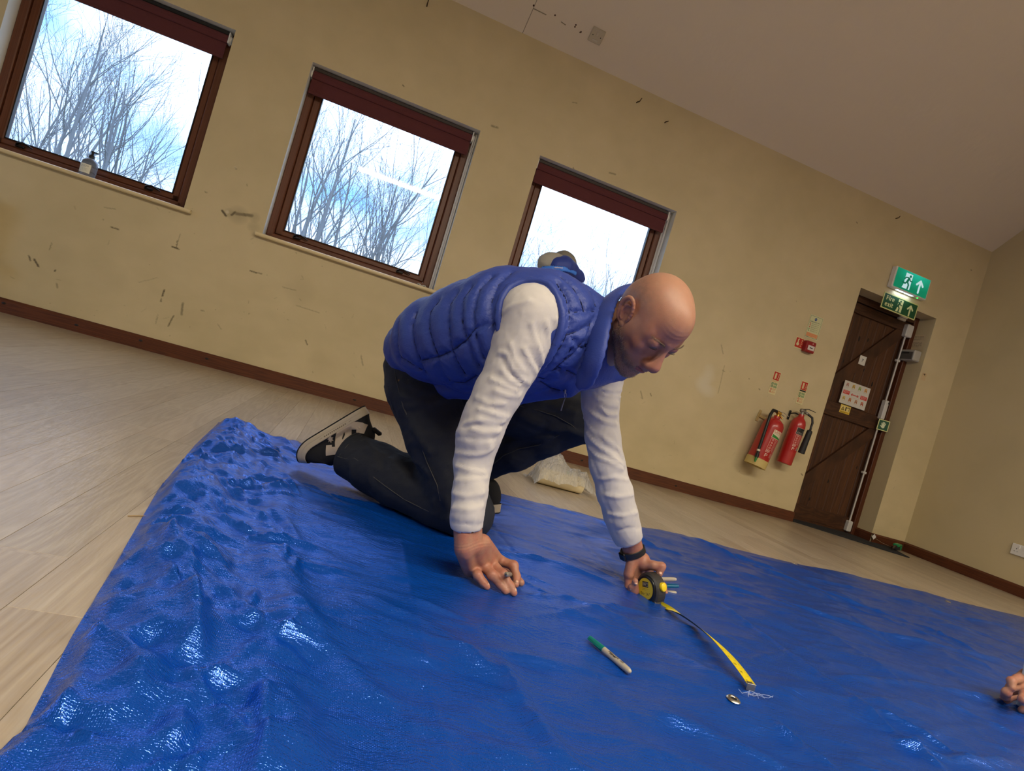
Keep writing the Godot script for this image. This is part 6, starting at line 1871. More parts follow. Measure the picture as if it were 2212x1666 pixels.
func man() -> void:
	var skin := mat(Color.WHITE, .48, 0, .45)
	skin.vertex_color_use_as_albedo = true
	skin.subsurf_scatter_enabled = true; skin.subsurf_scatter_strength = .08
	skin.normal_enabled = true; skin.normal_texture = ntex(407, .12, 3, 256, true, 3.0); skin.normal_scale = .22; skin.uv1_triplanar = true; skin.uv1_scale = Vector3(14, 14, 14)
	M.skin = skin
	var man := thing("person", "bald man in blue quilted vest kneeling on the tarpaulin, drawing out a tape", "person")
	var b := body_mesh()
	join(b, head_mesh())
	join(b, hands())
	obj("body", b, skin, man)
	# eyes, lashes and brows
	var T := Transform3D(Basis(HX, HY, HZ).orthonormalized(), HO)
	for s in [-1.0, 1.0]:
		var e := MB.new(); e.lathe(T * Vector3(.0810, -.0012, s * .030), T.basis, [Vector2(0, -.0115), Vector2(.008, -.008), Vector2(.0115, 0), Vector2(.008, .008), Vector2(0, .0115)], 16)
		obj("eye", e, mat(rgb(120, 104, 96), .2), man)
		e = MB.new()
		var ls := []
		for k in 7: ls.append(T * Vector3(.0925 - .0045 * pow((k - 3) / 3.0, 2) + .001, -.0042 - .0025 * absf((k - 3) / 3.0), s * (.030 + (k - 3) * .0042)))
		e.tube(ls, [.0003, .0007, .0009, .0009, .0009, .0007, .0003], 6)
		obj("eyelashes", e, mat(rgb(44, 30, 24), .8), man)
		e = MB.new()
		var rg := RandomNumberGenerator.new(); rg.seed = 5 + int(s)
		for k in 170:
			var f := rg.randf()
			var base := Vector3(lerpf(.0935, .0765, f * f), .0140 + .004 * sin(f * 2.4) + rg.randf_range(-.0030, .0030), s * lerpf(.012, .050, f))
			var d := Vector3(-.0006 + rg.randf_range(-.001, .001), rg.randf_range(-.0012, .0028) - f * .002, s * .005).normalized() * rg.randf_range(.0035, .0070)
			e.tube([T * base, T * (base + d * .5 + Vector3(.0010, .0003, 0)), T * (base + d)], [.00024, .00022, .00008], 3, false)
		obj("eyebrow", e, mat(rgb(124, 104, 84), .8), man)
	# the short beard: a few thousand hairs, nobody could count them
	var bh := MB.new()
	var rb := RandomNumberGenerator.new(); rb.seed = 99
	var inv := T.affine_inverse()
	var head_lo := 0
	for k in range(0, b.v.size()):
		var p := inv * b.v[k]
		if p.x < -.03 or p.x > .12 or p.y > -.03 or p.y < -.135 or absf(p.z) > .075: continue
		if b.c[k].r > .295: continue
		for j in 2:
			if rb.randf() < .35: continue
			var n := inv.basis * b.n[k]
			var d := (n * .75 + Vector3(.25, -.85, rb.randf_range(-.25, .25)) + Vector3(rb.randf_range(-.3, .3), rb.randf_range(-.3, .3), rb.randf_range(-.3, .3))).normalized() * rb.randf_range(.0016, .0036)
			var a := p + Vector3(rb.randf_range(-.0015, .0015), rb.randf_range(-.0015, .0015), rb.randf_range(-.0015, .0015)) - n * .0006
			bh.col = lin(rgb(150, 122, 92).lerp(rgb(196, 182, 160), rb.randf()) if rb.randf() < .7 else rgb(100, 78, 58))
			bh.tube([T * a, T * (a + d)], [.00028, .00010], 3, false)
	if bh.v.size():
		var hm := mat(Color.WHITE, .7); hm.vertex_color_use_as_albedo = true
		obj("beard", bh, hm, man).set_meta("kind", "stuff")
	var nail_m := mat(rgb(210, 166, 140), .35)
	for q in nails:
		var f: Array = q[0]; var up: Vector3 = (q[1] as Vector3).normalized()
		var a: Vector3 = f[2][0]; var c: Vector3 = f[3][0]
		var d := (c - a).normalized(); var side := d.cross(up).normalized(); var nn := side.cross(d).normalized()
		var R: float = f[3][1]
		var m := MB.new()
		var fw := side.cross(nn); if fw.dot(d) < 0: fw = -fw
		m.lathe(c - d * R * .30 + nn * R * .80, Basis(side, nn, side.cross(nn)) * Basis(Vector3.RIGHT, .30 if side.cross(nn).dot(d) > 0 else -.30) * Basis.from_scale(Vector3(R * .60, R * .30, R * .74)), [Vector2(1, -.4), Vector2(.97, .3), Vector2(.8, .7), Vector2(.45, .93), Vector2(0, 1)], 16)
		obj("fingernail", m, nail_m, man)
	# ---- shirt
	var white := mat(rgb(188, 183, 180), .85)
	white.normal_enabled = true; white.normal_texture = ntex(441, .35, 2, 256, true, 3.0); white.normal_scale = .25; white.uv1_triplanar = true; white.uv1_scale = Vector3(10, 10, 10)
	white.rim_enabled = true; white.rim = .15
	var FR := Field.new(Vector3(.12, .05, 2.72), Vector3(.50, .74, 3.03), .0052, .006)
	var zw := 2.932
	chain(FR, [PR(1160, 700, 2.84, 66), PR(1147, 682, 2.885, 66), PR(1126, 745, 2.888, 61), PR(1105, 794, 2.89, 53), PR(1075, 850, 2.89, 50), PR(1049, 903, 2.89, 47), PR(1033, 944, 2.89, 46), PR(1022, 1000, 2.885, 39), PR(1016, 1060, lerpf(2.885, zw, .6), 36), PR(1009, 1112, zw, 34), PR(1007, 1142, zw, 34)])
	# cut the cuff straight: nothing below the hem
	var cuff_a := P(1007, 1141, zw); var cuff_d := (P(1010, 1060, zw) - cuff_a).normalized()
	trim_field(FR, cuff_a, cuff_d)
	var bump := lines_on(FR, [[[440, 690], [470, 800], [520, 950], [545, 1110]], [[590, 660], [612, 800], [622, 960]], [[360, 960], [430, 1100], [480, 1200]], [[90, 990], [170, 1000], [230, 1150], [330, 1280], [405, 1312]], [[0, 1270], [130, 1330], [270, 1400]], [[210, 900], [250, 1050], [330, 1180]], [[690, 640], [680, 800], [650, 930]], [[140, 560], [260, 480], [420, 440]], [[120, 1180], [210, 1290], [300, 1330]], [[60, 1390], [180, 1440], [300, 1440]]], 4.9, 1060, 560)
	bump.append_array(lines_on(FR, [[[120, 500], [190, 420], [330, 385], [570, 400]], [[260, 470], [360, 500], [520, 490]], [[420, 610], [445, 660], [400, 690]], [[110, 690], [240, 715], [380, 700]], [[110, 820], [230, 860], [380, 890]], [[100, 960], [240, 960], [400, 930]], [[90, 1080], [200, 1110], [370, 1080]], [[80, 1220], [220, 1240], [360, 1200]], [[330, 280], [480, 330], [600, 360]], [[300, 170], [420, 230], [560, 230]], [[520, 120], [600, 160], [700, 160]]], 4.385, 960, 820))
	var groove := lines_on(FR, [[[120, 540], [250, 556], [420, 575], [485, 560]], [[180, 450], [330, 430], [560, 440]], [[250, 560], [430, 620]], [[70, 1345], [210, 1370], [355, 1375]]], 4.385, 960, 820)
	groove.append_array(lines_on(FR, [[[470, 700], [500, 830], [560, 1000]], [[400, 960], [470, 1090], [520, 1160]], [[120, 1040], [200, 1190], [310, 1310]], [[600, 360], [680, 440], [730, 540]]], 4.9, 1060, 560))
	var sh := cloth(FR, bump, groove, .0065, .0042, .0045, .0030, .0022, 445)
	var shirt := obj("shirt_sleeve", sh, white, man)
	var FL := Field.new(Vector3(.50, .06, 2.58), Vector3(.96, .72, 2.86), .0055, .006)
	chain(FL, [PR(1288, 760, 2.70, 58), PR(1299, 815, 2.70, 46), PR(1297, 872, 2.705, 38.5), PR(1302, 944, 2.71, 36), PR(1312, 1004, 2.715, 36.5), PR(1328, 1064, 2.72, 37), PR(1341, 1112, 2.72, 35), PR(1352, 1148, 2.718, 31), PR(1359, 1168, 2.715, 29)])
	var cl_a := P(1359, 1169, 2.715); trim_field(FL, cl_a, (P(1352, 1130, 2.715) - cl_a).normalized() * .92 + CB.x * -.16)
	bump = lines_on(FL, [[[300, 150], [360, 250], [450, 310], [555, 325]], [[330, 140], [440, 230], [580, 240]], [[350, 200], [430, 280], [560, 300]], [[270, 330], [340, 400], [440, 460], [550, 490]], [[260, 430], [330, 540], [470, 640], [570, 720], [600, 770]], [[280, 560], [350, 660], [470, 740], [560, 820], [620, 860]], [[300, 700], [380, 780], [500, 830], [600, 890]], [[340, 130], [460, 180], [590, 180]], [[400, 330], [470, 400], [550, 400]], [[400, 980], [520, 960], [650, 990]], [[440, 1120], [560, 1140], [690, 1120]], [[480, 1290], [600, 1310], [730, 1280]]], 4.164, 1200, 800)
	groove = lines_on(FL, [[[290, 700], [370, 900], [430, 1100], [500, 1300], [540, 1480]], [[545, 1440], [650, 1420], [765, 1420]], [[300, 480], [400, 610], [560, 740]]], 4.164, 1200, 800)
	obj("shirt_sleeve", cloth(FL, bump, groove, .0060, .0044, .0045, .0028, .0016, 447), white, man)
	# ---- jeans
	var den := mat(rgb(30, 34, 44), .82)
	den.normal_enabled = true; den.normal_texture = ntex(451, .4, 2, 256, true, 4.0); den.normal_scale = .35; den.uv1_triplanar = true; den.uv1_scale = Vector3(9, 9, 9)
	den.albedo_texture = ntex(452, .16, 3, 256, false, 1, [[0, 1], [rgb(190, 190, 190), rgb(255, 255, 255)]])
	var FJ := Field.new(Vector3(-.20, -.03, 2.05), Vector3(.90, .64, 2.78), .0085, .009)
	chain(FJ, [PR(902, 788, 2.46, 68), PR(912, 838, 2.48, 74), PR(946, 935, 2.52, 70), PR(984, 1045, 2.56, 60), PR(1010, 1108, 2.575, 54)])
	chain(FJ, [PR(918, 790, 2.34, 74), PR(990, 815, 2.34, 74), PR(1130, 880, 2.42, 62), PR(1262, 900, 2.46, 55)])
	FJ.cap(P(906, 795, 2.46), P(960, 800, 2.34), .095, .09)
	chain(FJ, [PR(1010, 1110, 2.575, 54), PR(950, 1088, 2.52, 54), PR(868, 1042, 2.43, 57), PR(812, 1012, 2.36, 54), PR(768, 988, 2.31, 46), PR(752, 980, 2.29, 47)])
	chain(FJ, [PR(1250, 906, 2.46, 52), PR(1180, 935, 2.41, 48), PR(1110, 968, 2.36, 47), PR(1040, 995, 2.30, 43), PR(985, 1020, 2.27, 38)])
	var hem_a := P(757, 981, 2.293); trim_field(FJ, hem_a, (P(868, 1042, 2.43) - hem_a).normalized(), .16)
	flatten_field(FJ, .006)
	bump = lines_on(FJ, [[[240, 1290], [400, 1380], [560, 1420]], [[300, 1560], [460, 1530], [640, 1480]], [[250, 1450], [380, 1480], [560, 1520]]], 4.9, 820, 560)
	bump.append_array(lines_on(FJ, [[[860, 470], [920, 560], [960, 700]], [[720, 640], [740, 720], [740, 800]], [[890, 620], [900, 760], [920, 900]], [[1180, 520], [1300, 640], [1420, 760]], [[1240, 250], [1330, 420], [1420, 560]], [[1460, 1000], [1500, 1080], [1470, 1110]], [[1560, 980], [1600, 1060], [1560, 1150]], [[950, 560], [1080, 640], [1200, 760]]], 4.096, 580, 840))
	bump.append_array(lines_on(FJ, [[[500, 330], [700, 330], [900, 420]], [[560, 620], [760, 560], [1000, 540]], [[900, 200], [1080, 260], [1240, 300]], [[1000, 480], [1150, 470], [1290, 520]]], 4.385, 960, 820))
	var jm := cloth(FJ, bump, [], .012, .006, .006, .002, .0035, 455)
	var jeans := obj("jeans", jm, den, man)
	var st := lines_on(FJ, [[[170, 1080], [158, 1180], [178, 1290], [210, 1420], [255, 1570], [300, 1665]], [[205, 1285], [300, 1278], [420, 1285], [540, 1290]], [[95, 1340], [85, 1400], [105, 1480], [140, 1600]], [[40, 1110], [100, 1120], [160, 1140]]], 4.9, 820, 560)
	st.append_array(lines_on(FJ, [[[1150, 20], [1190, 160], [1250, 300], [1330, 450], [1400, 650], [1490, 850], [1520, 990]], [[610, 600], [680, 620], [760, 615], [870, 690], [900, 760], [1030, 860], [1200, 980], [1400, 1080], [1480, 1110]], [[630, 590], [700, 500], [830, 420], [900, 410]]], 4.096, 580, 840))
	st.append_array(lines_on(FJ, [[[430, 830], [560, 720], [700, 660], [900, 620], [1090, 525]], [[720, 255], [880, 290], [1060, 350], [1200, 430], [1250, 470], [1190, 510]]], 4.385, 960, 820))
	var sm := mat(rgb(66, 64, 60), .8)
	for l in st: obj("stitched_seam", seam([l], .0013, FJ, .0006), sm, jeans)
	var hemr := []
	var hb := Basis.looking_at((hem_a - P(868, 1042, 2.43)).normalized(), Vector3.UP)
	for k in 25:
		var a := TAU * k / 24
		hemr.append(hem_a + (P(868, 1042, 2.43) - hem_a).normalized() * .006 + hb * Vector3(cos(a), sin(a), 0) * (47 * px(hem_a) + .0025))
	var hm2 := MB.new(); hm2.tube(hemr, [.0045], 8, false); obj("hem", hm2, den, jeans)
	var pk := on(FJ, 829, 837)
	if pk != Vector3.INF:
		var lb := MB.new(); lb.box(pk, Vector3(.011, .014, .004), .001, Basis(CB.x, CB.y, CB.z)); obj("pocket_label", lb, mat(rgb(120, 112, 100), .6), jeans)
	var rv := on(FJ, 862, 822)
	if rv != Vector3.INF:
		var lb := MB.new(); lb.lathe(rv, Basis(CB.x, CB.z, -CB.y), [Vector2(.0032, 0), Vector2(.003, .0012), Vector2(.0012, .0016), Vector2(0, .0012)], 10); obj("rivet", lb, mat(rgb(120, 90, 60), .35, .9), jeans)
	# waist band
	vest(man)
	shoes(man)
	# wrist band, with its dark case
	var wa := (P(1349, 1122, 2.72) - P(1372, 1204, 2.705)).normalized()
	var wc := P(1367, 1191, 2.705)
	var wx := (CB * Vector3(.96, -.25, -.1)).normalized(); wx = (wx - wa * wx.dot(wa)).normalized()
	var wz := wx.cross(wa).normalized()
	var rub := mat(rgb(22, 22, 22), .5)
	var bd := MB.new()
	var prof := [Vector2(-.0098, .000), Vector2(-.0085, .0022), Vector2(.0085, .0022), Vector2(.0098, .000)]
	for k in 40:
		var a0 := TAU * k / 40; var a1 := TAU * (k + 1) / 40
		var e0 := wx * cos(a0) * .0335 + wz * sin(a0) * .0265; var e1 := wx * cos(a1) * .0335 + wz * sin(a1) * .0265
		for j in 3:
			var p0: Vector2 = prof[j]; var p1: Vector2 = prof[j + 1]
			bd.quad(wc + e0 * (1 + p0.y / .03) + wa * p0.x, wc + e1 * (1 + p0.y / .03) + wa * p0.x, wc + e1 * (1 + p1.y / .03) + wa * p1.x, wc + e0 * (1 + p1.y / .03) + wa * p1.x)
	var wb := obj("wristband", bd, rub, man, "black fitness wristband")
	bd = MB.new()
	var a := PI * .86
	var cc := wc + (wx * cos(a) * .0345 + wz * sin(a) * .0275)
	var out := (wx * cos(a) / .0335 + wz * sin(a) / .0265).normalized()
	bd.box(cc + out * .002, Vector3(.022, .024, .009), .0025, Basis(wa.cross(out), wa, out)); obj("watch_case", bd, mat(rgb(12, 12, 13), .2), wb)
	bd = MB.new(); bd.box(cc + out * .001 + wa.cross(out) * -.0125, Vector3(.0016, .020, .007), .0004, Basis(wa.cross(out), wa, out)); obj("case_edge", bd, M.chrome, wb)

func trim_field(F: Field, a: Vector3, d: Vector3, reach := 9.0) -> void:      # nothing of the field stays below the plane through a, within reach of it
	for k in F.nz:
		for j in F.ny:
			var n := (k * F.ny + j) * F.nx
			var p := Vector3(F.o.x, F.o.y + j * F.h, F.o.z + k * F.h) - a
			for i in F.nx:
				if F.S[n] > 1e-6:
					var t := p.dot(d)
					if t < F.h and p.length_squared() < reach * reach: F.S[n] *= exp(minf(0.0, t) / F.kk * 3.0)
				p.x += F.h; n += 1

func flatten_field(F: Field, y0: float) -> void:     # pressed flat where it lies on the floor
	for j in F.ny:
		var y := F.o.y + j * F.h
		if y > y0 + F.h: break
		for k in F.nz:
			var n := (k * F.ny + j) * F.nx
			for i in F.nx:
				F.S[n] *= exp(minf(0.0, (y - y0)) / F.kk * 3.0)
				n += 1

func vest(man: Node3D) -> void:
	var blue := mat(rgb(46, 64, 138), .50, 0, .4)
	blue.normal_enabled = true; blue.normal_texture = ntex(461, .08, 3, 256, true, 4.0); blue.normal_scale = .3; blue.uv1_triplanar = true; blue.uv1_scale = Vector3(9, 9, 9)
	blue.rim_enabled = true; blue.rim = .25; blue.rim_tint = .6
	M.vest = blue
	var F := Field.new(Vector3(-.02, .36, 2.22), Vector3(.80, .84, 3.04), .0046, .010)
	var Lh := Vector3(.55, 0, -.83); var Ls := Vector3(.73, 0, -.69)
	var sec := [[902, 758, 2.47, 50, .045, Lh], [958, 742, 2.54, 82, .055, Lh], [1045, 738, 2.62, 108, .06, Ls], [1125, 727, 2.70, 124, .065, Ls], [1200, 722, 2.755, 112, .068, Ls], [1248, 734, 2.775, 72, .065, Ls]]
	var prev := []
	for s in sec:
		var c := P(s[0], s[1], s[2]); var r: float = s[3] * px(c) - .006
		var l: Vector3 = s[5] * s[4]
		if prev.size():
			F.cap(prev[0], c - l, prev[2], r); F.cap(prev[1], c + l, prev[2], r)
		F.cap(c - l, c + l, r, r)
		prev = [c - l, c + l, r]
	# shoulders and the loose front panel on the far side
	F.cap(P(1150, 670, 2.82), P(1250, 672, 2.80), .060, .046)
	F.cap(P(1250, 672, 2.80), P(1308, 690, 2.68), .046, .036)
	F.cap(P(1235, 810, 2.80), P(1330, 795, 2.73), .034, .028)
	F.cap(P(1330, 790, 2.73), P(1366, 790, 2.70), .028, .020)
	F.cap(P(1300, 730, 2.74), P(1345, 785, 2.70), .050, .028)
	F.cap(P(890, 800, 2.50), P(960, 838, 2.56), .022, .020)
	F.cap(P(960, 838, 2.56), P(1110, 850, 2.70), .020, .018)
	F.cap(P(1110, 850, 2.70), P(1222, 838, 2.80), .018, .018)
	# seams of the quilting, from the crops they were read in
	var s1 := [[[205, 680], [197, 800], [200, 930], [235, 1045]], [[395, 575], [352, 700], [368, 880], [430, 1045], [490, 1200]], [[620, 460], [540, 560], [530, 740], [562, 870], [622, 1020], [745, 1290]], [[830, 370], [752, 480], [740, 740], [775, 960], [835, 1100], [905, 1215]], [[980, 300], [890, 420], [872, 650], [932, 855], [1060, 1135]], [[1190, 200], [1060, 330], [1000, 560], [1022, 820], [1105, 1045]], [[1400, 150], [1262, 270], [1190, 450], [1200, 700], [1225, 850]], [[455, 1072], [620, 1035], [770, 970], [925, 850], [1015, 735], [1255, 660]], [[240, 1045], [330, 1100], [450, 1175]], [[640, 1310], [800, 1300], [900, 1310], [1030, 1230]]]
	var seams := lines_on(F, s1, 4.9, 820, 560)
	var s2 := [[[740, 195], [880, 320], [960, 460], [985, 555]], [[905, 225], [1040, 340], [1110, 500]], [[780, 580], [900, 560], [1095, 550]], [[700, 260], [790, 400], [835, 570], [825, 720], [790, 830], [730, 950]], [[800, 800], [900, 770], [1030, 700]], [[1180, 330], [1105, 480], [1045, 700], [1005, 900], [990, 1060]], [[740, 930], [650, 1030], [560, 1110]], [[850, 950], [790, 1060], [700, 1140], [560, 1270], [500, 1250]], [[700, 1140], [830, 1190], [900, 1230]], [[630, 1190], [700, 1160]], [[830, 790], [900, 900], [1000, 960]], [[760, 1090], [860, 1010], [960, 890]], [[520, 1290], [640, 1370], [760, 1400]]]
	seams.append_array(lines_on(F, s2, 4.9, 1060, 560))
	var axis := Vector3(.456, .39, .80).normalized(); var p0 := P(862, 703, 2.45)
	var mb := F.nets()
	mb.smooth()
	var n1 := noise(462, 30, 3); var n2 := noise(463, 110, 2)
	for k in mb.v.size():
		var p := mb.v[k]
		var nn := mb.n[k]
		var e := near(p, seams, .036)
		var view := nn.dot((CO - p).normalized())
		if view < .25:
			var t := (p - p0).dot(axis) / .064
			var g := absf(t - roundf(t)) * .064
			e = lerpf(e, g, clampf((.25 - view) * 4.0, 0, 1))
		var d := .0100 * (1.0 - exp(-e / .0055)) - .005 + .003 * smoothstep(0.0, .03, e)
		d += exp(-e / .010) * .0045 * n2.get_noise_3dv(p) + .0011 * n1.get_noise_3dv(p)
		mb.v[k] = p + nn * d
	mb.smooth()
	var v := obj("quilted_vest", mb, blue, man)
	var thread := mat(rgb(22, 30, 76), .7)
	for l in seams: obj("quilt_seam", seam([l], .0009, F, -.0024), thread, v)
	# collar, armhole piping, zip edge
	var na := -HY
	na = (HO - Vector3(.50, .63, 2.80)).normalized()
	var cb := MB.new()
	var cp := []
	for q in [[1372, 640, 2.66], [1354, 626, 2.69], [1331, 636, 2.78], [1311, 660, 2.86], [1298, 702, 2.915], [1290, 744, 2.940], [1280, 780, 2.945], [1266, 812, 2.925], [1248, 836, 2.90]]: cp.append(P(q[0], q[1], q[2]))
	var cu := Curve3D.new(); cu.bake_interval = .008
	for i in cp.size():
		var tg: Vector3 = (cp[mini(i + 1, cp.size() - 1)] - cp[maxi(i - 1, 0)]) * .17
		cu.add_point(cp[i], -tg, tg)
	var bp := cu.get_baked_points()
	var rad := []
	for i in bp.size(): rad.append(.0150 * clampf(minf(i, bp.size() - 1 - i) / 8.0 + .35, .35, 1.0) * (1.0 + .05 * sin(i * 1.7)))
	cb.tube(Array(bp), rad, 18, true, Vector2(1.9, .80), (CB * Vector3(.90, .25, .3)).normalized())
	obj("collar", cb, blue, v)
	var ed := MB.new()
	var ep := []
	for p in bp: ep.append(p + (CB * Vector3(.90, .25, .0)).normalized() * .0165 + CB.z * .0102)
	ed.tube(ep, [.0016], 6); obj("collar_piping", ed, blue, v)
	# far side of the collar and the dark lining below the chin
	cb = MB.new(); var fp := []
	for q in [[1380, 650, 2.66], [1400, 720, 2.66], [1398, 770, 2.68], [1378, 800, 2.71], [1345, 812, 2.75]]: fp.append(P(q[0], q[1], q[2]))
	cb.tube(fp, [.008, .012, .013, .012, .008], 12, true, Vector2(1.7, .8), HY); obj("collar", cb, blue, v)
	var arm := lines_on(F, [[[100, 760], [86, 600], [112, 440], [200, 305], [350, 240], [500, 232], [620, 275], [705, 400], [750, 540], [756, 640], [728, 790], [645, 985], [575, 1090], [480, 1190], [420, 1280]]], 4.9, 1060, 560)
	if arm.size():
		var c := Curve3D.new(); c.bake_interval = .006
		for i in arm[0].size():
			var tg: Vector3 = (arm[0][mini(i + 1, arm[0].size() - 1)] - arm[0][maxi(i - 1, 0)]) * .16
			c.add_point(arm[0][i], -tg, tg)
		var pts := []
		for p in c.get_baked_points(): pts.append(p + (CO - p).normalized() * .008)
		var r2 := []
		for i in pts.size(): r2.append(.0095 * (1.0 + .10 * sin(i * 1.1) + .06 * sin(i * 2.7)))
		var am := MB.new(); am.tube(pts, r2, 10); obj("armhole_binding", am, blue, v)
	var zp := lines_on(F, [[[1110, 1040], [1045, 1130], [1030, 1200], [1000, 1260], [930, 1320], [830, 1370], [770, 1400]]], 4.9, 1060, 560)
	obj("zip_edge", seam(zp, .0035, F, .004), mat(rgb(34, 52, 120), .4), v)
	var z0 := on(F, 1221, 842)
	if z0 == Vector3.INF: z0 = P(1221, 845, 2.84)
	var zz := z0 + (CO - z0).normalized() * .012
	var dn := -CB.y
	var pl := MB.new(); pl.tube([zz, zz + dn * .010 - CB.x * .001], [.0028], 8); pl.tube([zz + dn * .009 + CB.x * .0022, zz + dn * .018 + CB.x * .0015, zz + dn * .020 - CB.x * .002, zz + dn * .011 - CB.x * .003], [.0011], 6); obj("zip_pull", pl, mat(rgb(90, 100, 150), .3, .6), v)
	pl = MB.new(); pl.tube([zz + dn * .019, zz + dn * .030 - CB.x * .004, zz + dn * .052 - CB.x * .011], [.0014, .0017, .0020], 6); obj("pull_cord", pl, mat(rgb(50, 54, 80), .7), v)
	# hem band along the bottom edge
	var hl := lines_on(F, [[[175, 860], [180, 980], [215, 1090], [260, 1160], [360, 1210], [480, 1230]]], 4.9, 820, 560)
	obj("hem_piping", seam(hl, .004, F, .001), blue, v)

func star(c: Vector2, R: float, r: float, n: int, turn: float) -> PackedVector2Array:
	var p := PackedVector2Array()
	for k in n * 2:
		var a := turn + PI * k / n
		p.append(c + Vector2(cos(a), sin(a)) * (R if k % 2 == 0 else r))
	return p

